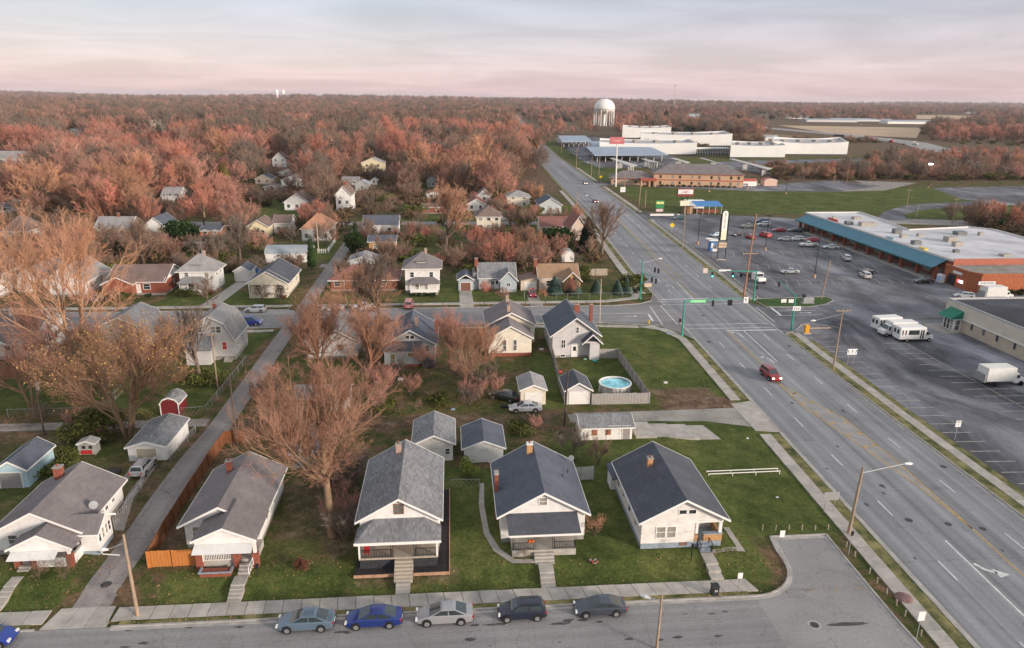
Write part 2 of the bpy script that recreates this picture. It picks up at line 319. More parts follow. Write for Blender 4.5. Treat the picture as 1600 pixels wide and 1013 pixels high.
# ---------------------------------------------------------------- roads
def asphalt(name, col, var=0.12, streak=0.0, patch=0.0, cracks=0.0, joints=0.0):
 M_ = mat(name, col, 0.9, var, 0.12, coord='World', spec=0.2, detail=9, pos=(0.3, 0.7)); t = M_.node_tree; b = t.nodes['Principled BSDF']
 geo = t.nodes.new('ShaderNodeNewGeometry')
 cur = b.inputs['Base Color'].links[0].from_socket
 def mul(colsock):
  global _x
  x = t.nodes.new('ShaderNodeMixRGB'); x.blend_type = 'MULTIPLY'; x.inputs[0].default_value = 1; t.links.new(cur, x.inputs[1]); t.links.new(colsock, x.inputs[2]); return x.outputs[0]
 fn = t.nodes.new('ShaderNodeTexNoise'); fn.inputs['Scale'].default_value = 4; fn.inputs['Detail'].default_value = 6; fn.inputs['Roughness'].default_value = 0.8; t.links.new(geo.outputs['Position'], fn.inputs[0])
 fr = t.nodes.new('ShaderNodeMapRange'); fr.inputs[3].default_value = 0.5; fr.inputs[4].default_value = 1.5; t.links.new(fn.outputs[0], fr.inputs[0]); cur = mul(fr.outputs[0])
 if streak:
  uv = t.nodes.new('ShaderNodeUVMap'); sp = t.nodes.new('ShaderNodeMapping'); sp.inputs['Scale'].default_value = (0.85, 0.006, 1); t.links.new(uv.outputs[0], sp.inputs[0])
  n = t.nodes.new('ShaderNodeTexNoise'); n.inputs['Scale'].default_value = 1; n.inputs['Detail'].default_value = 5; t.links.new(sp.outputs[0], n.inputs[0])
  r = t.nodes.new('ShaderNodeMapRange'); r.inputs[1].default_value = 0.3; r.inputs[2].default_value = 0.7; r.inputs[3].default_value = 1 - streak; r.inputs[4].default_value = 1 + streak; t.links.new(n.outputs[0], r.inputs[0]); cur = mul(r.outputs[0])
 if joints:
  uv2 = t.nodes.new('ShaderNodeUVMap'); br = t.nodes.new('ShaderNodeTexBrick'); br.offset = 0; br.inputs['Scale'].default_value = 1; br.inputs['Brick Width'].default_value = 3.9; br.inputs['Row Height'].default_value = 13; br.inputs['Mortar Size'].default_value = .05; br.inputs['Mortar Smooth'].default_value = .6
  br.inputs['Color1'].default_value = (1, 1, 1, 1); br.inputs['Color2'].default_value = (.93, .93, .94, 1); br.inputs['Mortar'].default_value = (1 - joints,) * 3 + (1,); t.links.new(uv2.outputs[0], br.inputs[0]); cur = mul(br.outputs[0])
  n = t.nodes.new('ShaderNodeTexNoise'); n.inputs['Scale'].default_value = .35; n.inputs['Detail'].default_value = 8; n.inputs['Roughness'].default_value = .75; t.links.new(geo.outputs['Position'], n.inputs[0])
  r = t.nodes.new('ShaderNodeMapRange'); r.inputs[1].default_value = 0.56; r.inputs[2].default_value = 0.70; r.inputs[3].default_value = 1; r.inputs[4].default_value = .72; t.links.new(n.outputs[0], r.inputs[0]); cur = mul(r.outputs[0])
 if patch:
  n = t.nodes.new('ShaderNodeTexNoise'); n.inputs['Scale'].default_value = 1; n.inputs['Detail'].default_value = 9; n.inputs['Roughness'].default_value = 0.68; n.inputs['Distortion'].default_value = 0.5; sm = t.nodes.new('ShaderNodeMapping'); sm.inputs['Rotation'].default_value = (0, 0, .35); sm.inputs['Scale'].default_value = (.075, .026, 1); t.links.new(geo.outputs['Position'], sm.inputs[0]); t.links.new(sm.outputs[0], n.inputs[0])
  r = t.nodes.new('ShaderNodeMapRange'); r.inputs[1].default_value = 0.42; r.inputs[2].default_value = 0.66; r.inputs[3].default_value = 1; r.inputs[4].default_value = 1 + patch; t.links.new(n.outputs[0], r.inputs[0]); cur = mul(r.outputs[0])
 if cracks:
  nn = t.nodes.new('ShaderNodeTexNoise'); nn.inputs['Scale'].default_value = 0.3; nn.inputs['Detail'].default_value = 4; t.links.new(geo.outputs['Position'], nn.inputs[0])
  va = t.nodes.new('ShaderNodeVectorMath'); va.operation = 'MULTIPLY_ADD'; t.links.new(nn.outputs['Color'], va.inputs[0]); va.inputs[1].default_value = (3, 3, 0); t.links.new(geo.outputs['Position'], va.inputs[2])
  v = t.nodes.new('ShaderNodeTexVoronoi'); v.feature = 'DISTANCE_TO_EDGE'; v.inputs['Scale'].default_value = 0.16; t.links.new(va.outputs[0], v.inputs[0])
  r = t.nodes.new('ShaderNodeMapRange'); r.inputs[1].default_value = 0.0; r.inputs[2].default_value = 0.012; r.inputs[3].default_value = 1 - cracks; r.inputs[4].default_value = 1; t.links.new(v.outputs['Distance'], r.inputs[0]); cur = mul(r.outputs[0])
 t.links.new(cur, b.inputs['Base Color']); return M_
road_m = asphalt('worn_grey_asphalt', (0.250, 0.256, 0.264), streak=0.3, joints=.3)
street_m = asphalt('pale_street_asphalt', (0.262, 0.257, 0.253), streak=0.2, joints=.22, cracks=0.16)
alley_m = asphalt('alley_asphalt', (0.27, 0.245, 0.23), var=.2, streak=0.2, joints=.15, cracks=0.3)
lot_m = asphalt('dark_lot_asphalt', (0.077, 0.078, 0.087), var=.3, patch=3.0, cracks=0.2)
lot2_m = asphalt('plaza_lot_asphalt', (0.096, 0.098, 0.107), var=.25, patch=1.6, cracks=0.2)
gravel_m = mat('gravel', (0.27, 0.245, 0.22), 0.95, 0.3, 0.5, coord='World', detail=9)
def lerp_line(L_, d):
 o = []
 for (a, b) in zip(L_[:-1], L_[1:]):
  n = max(1, int(math.dist(a, b) / d))
  o += [(a[0] + (b[0] - a[0]) * i / n, a[1] + (b[1] - a[1]) * i / n) for i in range(n)]
 return o + [L_[-1]]
def strip(name, A, B, z, m_, cols=1, d=8, drape=False, kind='structure'):
 """road strip between two border lines with the same number of points, UV in metres (across, along)"""
 a = []; b = []
 for i in range(len(A) - 1):
  n = max(1, int(max(math.dist(A[i], A[i + 1]), math.dist(B[i], B[i + 1])) / d))
  for k in range(n):
   q = k / n; a.append((A[i][0] + (A[i + 1][0] - A[i][0]) * q, A[i][1] + (A[i + 1][1] - A[i][1]) * q)); b.append((B[i][0] + (B[i + 1][0] - B[i][0]) * q, B[i][1] + (B[i + 1][1] - B[i][1]) * q))
 a.append(A[-1]); b.append(B[-1]); V = []; F = []; UV = []; s = 0
 for i in range(len(a)):
  if i: s += math.dist(a[i], a[i - 1])
  for c in range(cols + 1):
   q = c / cols; x = a[i][0] + (b[i][0] - a[i][0]) * q; y = a[i][1] + (b[i][1] - a[i][1]) * q
   V.append((x, y, z + G(x, y))); UV.append((q * math.dist(a[i], b[i]), s))
 k = cols + 1
 for i in range(len(a) - 1):
  for c in range(cols): F.append((i * k + c, i * k + c + 1, (i + 1) * k + c + 1, (i + 1) * k + c))
 me = bpy.data.meshes.new(name); me.from_pydata(V, [], F); u = me.uv_layers.new(name='UVMap')
 for l in me.loops: u.data[l.index].uv = UV[l.vertex_index]
 me.materials.append(m_); o = bpy.data.objects.new(name, me); link(o)
 if kind: o['kind'] = kind
 return o
def sheet(name, poly, z, m_, kind='structure'):
 a = sum(poly[i][0] * poly[(i + 1) % len(poly)][1] - poly[(i + 1) % len(poly)][0] * poly[i][1] for i in range(len(poly)))
 if a < 0: poly = poly[::-1]
 return MB().quad(*[(x, y, z) for x, y in poly]).build(name, m_, None, kind=kind)
YL = [30, 60, 90, 120, 151, 179, 253, 302, 397, 483, 566, 730, 966, 2000]
WX = [42.2, 43.2, 44.2, 45.2, 46.2, 47.0, 51.7, 54.3, 57.5, 61.5, 64.7, 74.9, 93, 170]
EX = [61.0, 61.5, 62.3, 63.5, 65.8, 67.6, 71.9, 74.2, 77.6, 80.6, 83.5, 92.5, 108, 182]
def wx(y): return float(np.interp(y, YL, WX))
def ex(y): return float(np.interp(y, YL, EX))
strip('main_road', [(a, y) for a, y in zip(WX, YL)], [(a, y) for a, y in zip(EX, YL)], 0.016, road_m, 1, 12)
CY = 52.15                                             # north kerb line of the front street
strip('front_street', [(-140, 30), (38.0, 30)], [(-140, CY), (38.0, CY)], 0.008, street_m, 1, 20)
arc = [(27.0, CY)] + [(27.0 + 4.9 * math.sin(q), CY + 4.9 - 4.9 * math.cos(q)) for q in np.linspace(0.15, math.pi / 2, 9)] + [(31.95, 59.0), (32.3, 61.0), (38.35, 61.0), (38.2, 56), (38.1, 48), (38.4, 40), (27, 40)]
sheet('turning_apron', arc, 0.012, asphalt('apron_asphalt', (0.285, 0.278, 0.268), var=.16, cracks=.18))
MS, MN = 134.9, 147.1
strip('cross_street', [(-330, MS), (30, MS), (wx(140) + 1, MS)], [(-330, MN), (30, MN), (wx(140) + 1, MN)], 0.020, street_m, 1, 20)
for poly, nm in (([(29.5, MS), (40.8, MS - 2.6), (wx(124), 124), (wx(124) + 1.5, 124), (wx(140) + 2, 140), (30, MS + 3)], 'cross_street_flare'), ([(35, MN), (41, 148.2), (44.5, 150.5), (wx(156), 156), (wx(156) + 1.5, 156), (wx(140) + 2, 140), (35, MN - 3)], 'cross_street_flare')):
 sheet(nm, poly, 0.012, street_m)
strip('back_street', [(-330, 256), (wx(256) + .5, 252)], [(-330, 264), (wx(264) + .5, 259)], 0.010, street_m, 1, 20)
sheet('entrance_drive', [(ex(140) - 1, 134), (ex(126), 126.6), (66.8, 127.2), (70, 131.5), (76, 133.8), (100, 134.5), (140, 134.5), (140, 153), (123, 153.6), (86, 152.2), (82.9, 146.3), (78, 144.2), (68, 144.4), (ex(149), 149.4), (ex(140) - 1, 146)], 0.012, lot2_m)
sheet('side_parking_lot', [(66.0, 40), (64.5, 60), (64.9, 91), (66.8, 127.2), (70, 131.5), (76, 133.8), (140, 134.4), (140, 40)], 0.0085, lot_m)
sheet('plaza_parking_lot', [(68.6, 151.0), (86, 152.3), (123, 153.7), (140, 153.2), (140, 262), (92.0, 277.5), (75.4, 280), (ex(279), 279), (ex(262) - .3, 262), (75.6, 246), (71.9, 193.4)], 0.0085, lot2_m)
sheet('motel_drive', [(ex(372) - 1, 372), (86, 374), (151, 349), (195, 347), (232, 372), (220, 400), (158, 372), (150, 363), (104, 371), (88, 386), (ex(388) - 1, 387)], 0.010, lot2_m)
sheet('rear_gravel_pad', [(195, 347), (222, 352), (262, 387), (232, 400), (225, 372)], 0.006, gravel_m)
pts = [P(*q) for q in ((1372, 341), (1382, 330), (1420, 320), (1500, 316), (1545, 312), (1600, 303), (1600, 320), (1530, 322), (1440, 328), (1412, 336), (1418, 344), (1376, 345))]
sheet('access_lane', pts, 0.014, lot2_m)
sheet('far_parking_lot', [P(*q) for q in ((1455, 294), (1600, 291), (1600, 318), (1505, 312))], 0.010, lot2_m)
sheet('rear_service_drive', [P(*q) for q in ((1366, 341), (1600, 347), (1600, 356), (1366, 349))], 0.012, mat('pale_drive', (0.3, 0.28, 0.25), .9, .2, .3, coord='World'))
strip('side_alley', [(-33.8, CY), (-33.6, 70), (-33.4, 135)], [(-30.6, CY), (-30.4, 70), (-30.4, 135)], 0.024, alley_m, 3, 1)
strip('side_alley', [(-33.4, 147), (-33.6, 200), (-34, 256)], [(-30.2, 147), (-30.4, 200), (-31, 256)], 0.024, alley_m, 1, 4)
strip('rear_alley', [(16, 89.3), (26, 89.0), (35, 88.6), (40, 86.8), (44.5, 84.5)], [(16, 92.0), (26, 92.4), (35, 92.6), (41, 92.8), (44.3, 95)], 0.022, mat('pale_drive', (0.3, 0.28, 0.25)), 3, 1)
strip('rear_alley', [(-80, 91.2), (-34, 91.2)], [(-80, 93.6), (-34, 93.6)], 0.018, gravel_m, 1, 2)
for x0, x1 in ((-38.6, -37.7), (-36.6, -35.7)):
 strip('gravel_wheel_track', [(x0, 79.5), (x0 + .3, 72), (-34.9, 66)], [(x1, 79.5), (x1 + .3, 72), (-34.0, 66)], 0.022, gravel_m, 2, 1)
strip('garage_drive', [(1.3, 147.1), (1.4, 161)], [(4.4, 147.1), (4.3, 161)], 0.03, concrete, 1, 3)
strip('garage_drive', [(-54.2, 151), (-52.2, 172.3)], [(-50.4, 151), (-49.2, 172.3)], 0.02, concrete, 1, 3)
strip('car_drive', [(16.6, 147.1), (16.8, 157)], [(19.6, 147.1), (19.4, 157)], 0.03, gravel_m, 1, 3)
strip('garage_drive', [(-35.3, 187), (-35.3, 191)], [(-30.5, 187), (-30.5, 191)], 0.03, gravel_m, 1, 3)
strip('house_drive', [(17.2, 262), (17.5, 292)], [(20.8, 262), (20.8, 292)], 0.02, street_m, 1, 3)
ap = bpy.data.objects.new('concrete_apron', None); link(ap); ap['kind'] = 'structure'; OFF[ap.name] = Vector((0, 0, 0))
for k in range(4):
 x0 = 23.7 + k * 2.9; MB().prism([(x0, 83.0 + k * .04), (x0 + 2.83, 82.9 + k * .04), (x0 + 2.6 - .25 * k, 87.3), (x0 + .0 - .2 * k, 87.4)], 0.0, 0.05 + G(x0, 84) + .35 * (k == 0)).build('slab', concrete, ap)
hw = [(440, 640), (505, 790), (528, 960), (522, 1100), (515, 1370), (500, 1700), (480, 2200)]
strip('highway', [(x, y) for x, y in hw], [(x + 34, y) for x, y in hw], 0.06, mat('highway_concrete', (0.30, 0.29, 0.28), .9, .1, .05, coord='World'), 1, 50)
sheet('stubble_field', [P(1215, 196), P(1440, 200), P(1432, 216), P(1310, 210)], 0.05, mat('stubble', (0.48, 0.35, 0.23), .95, .12, .02, coord='World'))
sheet('stubble_field', [P(1432, 180), P(1520, 181), P(1500, 187), P(1428, 186)], 0.05, mat('stubble', (0.48, 0.35, 0.23)))
sheet('stubble_field', [P(1530, 176), P(1600, 178), P(1600, 184), P(1520, 182)], 6, mat('stubble', (.48, .35, .23))); sheet('stubble_field', [P(1060, 198), P(1135, 201), P(1128, 209), P(1050, 206)], .05, mat('stubble', (.48, .35, .23)))
sheet('stubble_field', [P(1180, 207), P(1255, 213), P(1180, 224), P(1150, 214)], 0.05, mat('dry_weeds', (0.22, 0.15, 0.08), .95, .3, .03, coord='World'))

def kerb(line, w=0.18, h=0.13, name='kerb'):
 mb = MB(); L2 = lerp_line(line, 6)
 for a, b in zip(L2[:-1], L2[1:]):
  mb.obar((a[0], a[1], G(*a) + h), (b[0], b[1], G(*b) + h), w, h + .02)
 return struct(name, mb, kerbm)
kerb([(-120, CY), (-35.5, CY)]); kerb([(-29.3, CY)] + [tuple(q) for q in arc[:-6]] + [(32.3, 61.0), (38.35, 61.0), (38.2, 56), (38.1, 48), (38.4, 40)])
for y0, y1 in ((40, 84.0), (95.4, 123.5), (156.5, 250), (266, 1000)):
 kerb([(wx(y) - .1, y) for y in np.arange(y0, y1, 12 if y0 < 300 else 40)] + [(wx(y1) - .1, y1)])
for y0, y1 in ((40, 126), (150.5, 262), (281, 368), (392, 1000)):
 kerb([(ex(y) + .1, y) for y in np.arange(y0, y1, 12 if y0 < 300 else 40)] + [(ex(y1) + .1, y1)])
kerb([(-120, MS - .1), (-34.6, MS - .1)]); kerb([(-29.2, MS - .1), (30, MS - .1), (40.8, MS - 2.7), (43.9, 128.5), (wx(123.5) - .1, 123.5)])
kerb([(-120, MN + .1), (-54, MN + .1)]); kerb([(-50.5, MN + .1), (-34.6, MN + .1)]); kerb([(-29.2, MN + .1), (1.2, MN + .1)]); kerb([(4.5, MN + .1), (35, MN + .1), (41, 148.3), (44.3, 150.6), (wx(156.5) - .1, 156.5)])
kerb([(ex(150.5) + .1, 150.5), (68.1, 149.7), (68.3, 144.5), (78, 144.1), (83.2, 146.3), (86.2, 149.2), (86, 152.2), (68.7, 151.1)])
kerb([(ex(126) + .1, 126), (66.6, 127.4), (70, 131.5), (72, 132.2), (75, 130.5), (76.5, 129.2)])
verge_m = mat('verge_grass', (0.07, 0.10, 0.025), 0.95, 0.4, 0.5, coord='World', col2=(0.19, 0.165, 0.07), detail=9, bump=.5, bscale=6)
vg = MB()
def band(mb, f0, f1, y0, y1, z, d=6):
 n = max(1, int((y1 - y0) / d))
 for i in range(n):
  a = y0 + (y1 - y0) * i / n; b = y0 + (y1 - y0) * (i + 1) / n
  mb.quad((f0(a), a, z), (f1(a), a, z), (f1(b), b, z), (f0(b), b, z))
for y0, y1 in ((40, 84), (95.5, 123), (157, 250), (266, 560)): band(vg, lambda y: wx(y) - 1.5, lambda y: wx(y) - .19, y0, y1, .095)
for y0, y1 in ((40, 126), (152, 262), (281, 368), (392, 700)): band(vg, lambda y: ex(y) + .19, lambda y: ex(y) + 1.55, y0, y1, .095)
band(vg, lambda y: ex(y) + 3.05, lambda y: ex(y) + 4.1, 40, 122, .06)
vg.quad((-28.8, CY + .09, .1), (26.5, CY + .09, .1), (26.5, CY + .62, .12), (-28.8, CY + .62, .12)); vg.quad((-120, CY + .09, .1), (-36, CY + .09, .1), (-36, CY + .62, .12), (-120, CY + .62, .12))
struct('verge', vg, verge_m)
def walk(name, A, B, z, n, m_=concrete, th=.12, jit=.02):
 """sidewalk of individual slabs between border lines A and B (world points)"""
 root = bpy.data.objects.new(name, None); link(root); root['kind'] = 'structure'; OFF[root.name] = Vector((0, 0, 0))
 ip = lambda L_, q: (np.interp(q, np.linspace(0, 1, len(L_)), [p[0] for p in L_]), np.interp(q, np.linspace(0, 1, len(L_)), [p[1] for p in L_]))
 for k in range(n):
  a, b = k / n + .0002, (k + 1) / n - .018 / 1.6 / n * 2
  p = [ip(A, a), ip(A, b), ip(B, b), ip(B, a)]; cx = sum(q[0] for q in p) / 4; cy = sum(q[1] for q in p) / 4
  zz = z + random.uniform(-jit, jit) + G(cx, cy)
  MB().prism(p, zz - th, zz).build('slab', m_, root)
 return root
y0, y1 = CY + .66, CY + 2.35
walk('front_sidewalk', [(-29.6, y0), (27.6, y0)], [(-29.6, y1), (27.0, y1)], .14, 36)
walk('front_sidewalk', [(-60, y0), (-35.2, y0)], [(-60, y1), (-35.2, y1)], .14, 15)
walk('alley_apron', [(-35.15, CY + .05), (-29.7, CY + .05)], [(-34.6, y1 + .3), (-30.0, y1 + .3)], .045, 3)
walk('main_road_sidewalk', [(wx(y) - 3.05, y) for y in np.linspace(40, 84, 5)], [(wx(y) - 1.5, y) for y in np.linspace(40, 84, 5)], .13, 26)
walk('main_road_sidewalk', [(wx(y) - 3.05, y) for y in np.linspace(95.5, 124, 4)] + [(40.2, 129.5), (36.5, 131.8)], [(wx(y) - 1.5, y) for y in np.linspace(95.5, 124, 4)] + [(42.2, 129.5), (39.5, 132.3)], .13, 22)
walk('main_road_sidewalk', [(ex(y) + 1.56, y) for y in np.linspace(40, 126.5, 8)], [(ex(y) + 3.0, y) for y in np.linspace(40, 126.5, 8)], .13, 50)
walk('main_road_sidewalk', [(ex(y) + 1.56, y) for y in np.linspace(150.6, 262, 8)], [(ex(y) + 3.3, y) for y in np.linspace(150.6, 262, 8)], .13, 40)
walk('main_road_sidewalk', [(wx(y) - 3.4, y) for y in np.linspace(157, 250, 8)], [(wx(y) - 1.6, y) for y in np.linspace(157, 250, 8)], .13, 34)
walk('main_road_sidewalk', [(ex(y) + 1.56, y) for y in np.linspace(281, 368, 5)], [(ex(y) + 3.1, y) for y in np.linspace(281, 368, 5)], .12, 20)
walk('main_road_sidewalk', [(ex(y) + 1.56, y) for y in np.linspace(392, 470, 5)], [(ex(y) + 3.1, y) for y in np.linspace(392, 470, 5)], .12, 16)
walk('main_road_sidewalk', [(wx(y) - 3.4, y) for y in np.linspace(266, 350, 5)], [(wx(y) - 1.6, y) for y in np.linspace(266, 350, 5)], .12, 18)
walk('cross_street_sidewalk', [(-29, 132.3), (28.5, 132.3), (36.5, 131.2)], [(-29, 133.5), (28.5, 133.6), (36.5, 132.6)], .13, 38)
walk('cross_street_sidewalk', [(-64, 132.2), (-34.5, 132.2)], [(-64, 133.5), (-34.5, 133.5)], .13, 16)
walk('cross_street_sidewalk', [(-29.5, 149.3), (34, 149.9), (42, 152.5), (43.3, 157)], [(-29.5, 150.7), (34, 151.4), (40.5, 153.8), (41.6, 157)], .13, 42)
walk('cross_street_sidewalk', [(-110, 149.3), (-34.6, 149.3)], [(-110, 150.8), (-34.6, 150.8)], .13, 40)
walk('alley_mouth', [(40.9, 85.2), (40.9, 94.2)], [(wx(85) - .05, 84.6), (wx(95) - .05, 95.2)], .05, 3)
w = MB()
for (a, b_) in zip([151.2, 175, 193, 220, 246], [175, 193, 220, 246, 258]):
 w.obar((ex(a) + 3.45, a, .5), (ex(b_) + 3.45, b_, .5), .25, .5)
tag(w.build('retaining_wall', kerbm), 'low concrete retaining wall between plaza parking lot and sidewalk', 'low wall')

gut = mat('gutter_concrete', (0.38, 0.36, 0.33), .9, .2, .8, coord='World')
yy_ = [40, 60, 90, 120, 151, 179, 253]
strip('gutter', [(wx(y) + .0, y) for y in yy_], [(wx(y) + .42, y) for y in yy_], .0195, gut, 1, 20); strip('gutter', [(ex(y) - .42, y) for y in yy_], [(ex(y), y) for y in yy_], .0195, gut, 1, 20)
strip('gutter', [(-29.3, CY - .45)] + [(27.0 + 5.35 * math.sin(q), CY + 4.9 - 5.35 * math.cos(q)) for q in np.linspace(0, math.pi / 2, 8)] + [(32.8, 60.5), (37.9, 60.5), (37.75, 56), (37.65, 48), (37.9, 40)], [(-29.3, CY)] + [(27.0 + 4.9 * math.sin(q), CY + 4.9 - 4.9 * math.cos(q)) for q in np.linspace(0, math.pi / 2, 8)] + [(32.35, 61), (38.3, 61), (38.2, 56), (38.1, 48), (38.35, 40)], .0165, gut, 1, 4)
sheet('median_patch', [(51.7, 101), (53.6, 95), (55.2, 88), (55.2, 76), (54.5, 62), (54.1, 69.7), (52.7, 83.2), (51.6, 92)], .0185, mat('pale_median', (.285, .28, .27), .9, .15, .4, coord='World'))
MWH = mat('road_paint_white', (0.62, 0.62, 0.60), 0.7, 0.2, 1.5, coord='World')
MYE = mat('road_paint_yellow', (0.47, 0.30, 0.09), 0.7, 0.25, 1.5, coord='World')
MFA = mat('faded_lot_paint', (0.44, 0.40, 0.34), 0.8, 0.3, 1.2, coord='World')
def stroke(mb, a, b, w, z=.024):
 a = Vector((a[0], a[1], z)); b = Vector((b[0], b[1], z)); d = (b - a).normalized(); p = Vector((-d.y, d.x, 0)) * w / 2; mb.quad(a - p, b - p, b + p, a + p)
wm = MB(); ym = MB()
def lane(fr, y): return wx(y) + (ex(y) - wx(y)) * fr
for fr, ylo, yhi in ((.225, 40, 127), (.225, 155, 420), (.775, 40, 127), (.775, 155, 420)):
 y = ylo + (2 if fr < .5 else 6)
 while y < yhi:
  stroke(wm, (lane(fr, y), y), (lane(fr, y + 3), y + 3), .14); y += 11.0
def poly(mb, P_, w, z=.024):
 for a, b in zip(P_[:-1], P_[1:]): stroke(mb, a, b, w, z)
poly(ym, [(53.3, 128.2), (52.7, 108.8), (51.6, 101.5), (51.4, 92), (52.6, 83.2), (54.2, 69.7), (54.5, 61), (53.9, 52.8), (53.5, 40)], .17)
poly(ym, [(51.6, 101.5), (55.3, 88.1), (55.3, 76), (54.5, 61)], .15)
for yy, a, b in ((97, 51.6, 52.8), (93.5, 51.6, 53.9), (90, 51.8, 54.8), (86.5, 52.3, 55.2), (83, 52.8, 55.3), (79.5, 53.2, 55.3)):
 stroke(ym, (a, yy), (a + .8, yy + .5), .3); stroke(ym, (b - .8, yy + .3), (b, yy + .8), .3)
poly(ym, [(57.6, 170), (58.9, 200), (60.2, 225), (62.3, 262), (64, 300)], .16); poly(ym, [(55.3, 152.5), (55.6, 175), (57.9, 200), (60.5, 240), (62.2, 270)], .16)
poly(wm, [(50.2, 59.2), (49.7, 48), (49.4, 40)], .2); poly(wm, [(56.8, 128.9), (55.8, 111.4)], .18); poly(wm, [(54.4, 152.5), (55.5, 169.5)], .18)
for a, b, w_ in (((46.8, 151.6), (57.9, 152.0), .5), ((45.6, 147.2), (64, 147.4), .2), ((45.5, 150.0), (64.8, 150.4), .2), ((42.8, 146.2), (41.8, 133), .22), ((45.3, 146.7), (44.9, 133), .22), ((45.4, 132.7), (63.7, 133.0), .2),
                 ((45.5, 130.0), (64.1, 130.3), .2), ((53.4, 128.6), (63.5, 128.6), .5), ((69.2, 144.0), (68.8, 138.2), .5), ((69.3, 141.4), (78.2, 141.6), .16), ((67.6, 138.1), (78, 138.3), .16), ((40.9, 140.4), (40.5, 135.6), .5), ((30, 141.2), (40.7, 141.0), .16), ((66, 144.4), (65.4, 133.5), .2)):
 stroke(wm, a, b, w_, .0325)
def turn_arrow(mb, x, y, s=1.0, flip=1, ang=0.0):
 c, sn = math.cos(ang), math.sin(ang)
 T_ = lambda u, v: (x + (u * c - v * sn) * s, y + (u * sn + v * c) * s, .0325)
 for q in ([(-.1, -1.4), (.1, -1.4), (.1, .1), (-.1, .0)], [(-.1, 0), (.1, .1), (-.5 * flip, .75), (-.62 * flip, .55)]): mb.quad(*[T_(u, v) for u, v in (q if flip > 0 else q)])
 mb.quad(T_(-.35 * flip, 1.1), T_(-.35 * flip, .35), T_(-1.25 * flip, .85))
for x, y, a_ in ((55.0, 126.3, 0), (55.0, 112.5, 0), (52.9, 163, 0)): turn_arrow(wm, x, y, 1.25, 1 if y > 60 else -1, a_)
for x, y in ((73.5, 142.6), (75, 139.8), (37, 139.2)): stroke(wm, (x - 1.4, y), (x + .6, y), .22, .0325); wm.quad((x + .5, y - .5, .0325), (x + 1.4, y, .0325), (x + .5, y + .5, .0325))
wm.quad((50.3, 55.3, .0325), (50.65, 55.4, .0325), (51.0, 54.5, .0325), (50.7, 54.3, .0325)).quad((50.7, 54.3, .0325), (51.0, 54.5, .0325), (51.75, 53.95, .0325), (51.65, 53.6, .0325)).quad((51.55, 54.45, .0325), (51.5, 53.1, .0325), (52.75, 53.45, .0325))
pm = wm.build('road_markings', MWH, None, kind='structure'); ym.build('yellow_markings', MYE, None, kind='structure')
lm = MB()
for i in range(23):
 y = 126.6 - i * 2.72; x = 66.6 if y > 110 else 65.9
 if y > 62: stroke(lm, (x + (.6 if y < 122 else 1.4), y), (x + 4.6, y - .15), .13, .017)
for i in range(14):
 y = 119.5 - i * 2.75
 stroke(lm, (79.9, y), (84.6, y - .1), .13, .017)
 if y < 104: stroke(lm, (84.6, y - .1), (89.0, y - .2), .13, .017)
for i in range(4): stroke(lm, (95.3, 117 - i * 12), (100, 116.8 - i * 12), .16, .017)
stroke(lm, (84.5, 119.8), (84.2, 84), .13, .017); stroke(lm, (75, 149.5 + 5), (75, 154.5), .1, .017)
for k in range(3):
 for i in range(13):
  x = 79 + i * 3.0; y = 163 + k * 17.5; stroke(lm, (x, y), (x + 1.6, y + 5.0), .11, .017); stroke(lm, (x + 1.6, y + 5), (x, y + 10), .11, .017)
 stroke(lm, (80.6, 168 + k * 17.5), (118, 168 + k * 17.5), .1, .0175)
lm.build('parking_lines', MFA, None, kind='structure')
def disc(mb, x, y, r, z, k=18, sx=1, sy=1, jit=0):
 mb.quad(*[(x + r * sx * (1 + random.uniform(-jit, jit)) * math.cos(2 * math.pi * i / k), y + r * sy * (1 + random.uniform(-jit, jit)) * math.sin(2 * math.pi * i / k), z) for i in range(k)])
mb = MB(); disc(mb, 30.6, 48.2, .6, .0165); struct('manhole_collar', mb, kerbm)
mb = MB(); disc(mb, 30.6, 48.2, .38, .0215); disc(mb, 52.5, 62, .35, .029); disc(mb, 55.6, 60.9, .35, .029); disc(mb, 48.7, 63, .4, .029); disc(mb, 60.3, 74, .4, .029); disc(mb, 49.2, 46.8, .4, .029)
struct('manhole_cover', mb, mat('iron', (0.06, 0.055, 0.05), .6, .3, 6))
mb = MB()
for x, y, sx, sy in ((33.5, 48.1, 1.9, .22), (3.2, 50.2, 1.0, .14), (8.7, 49.9, .9, .16), (9.5, 50.3, .5, .12), (1.0, 48.6, .5, .2), (-9.8, 50.2, .7, .12), (-21.8, 53.0, .3, .15), (-32, 57.5, .5, .45)): disc(mb, x, y, 1, G(x, y) + (.0145 if y < 52 else .035), 20, sx, sy, .18)
for k in range(34): x, y = random.uniform(-28, 26), random.choice((50.0, 50.3, 51.7, 51.5, 47.5)) + random.uniform(-.3, .3); disc(mb, x, y, random.uniform(.08, .32), .0145 + k * 1e-5, 9, 1.6, .5, .4)
for k in range(16): y = random.uniform(45, 150); x = lane(random.choice((.12, .33, .66, .88)), y) + random.uniform(-.5, .5); disc(mb, x, y, random.uniform(.1, .35), .029 + k * 1e-5, 9, .8, 1.8, .4)
struct('oil_stain', mb, mat('oil_stain', (0.075, 0.07, 0.07), .7, .4, 2))
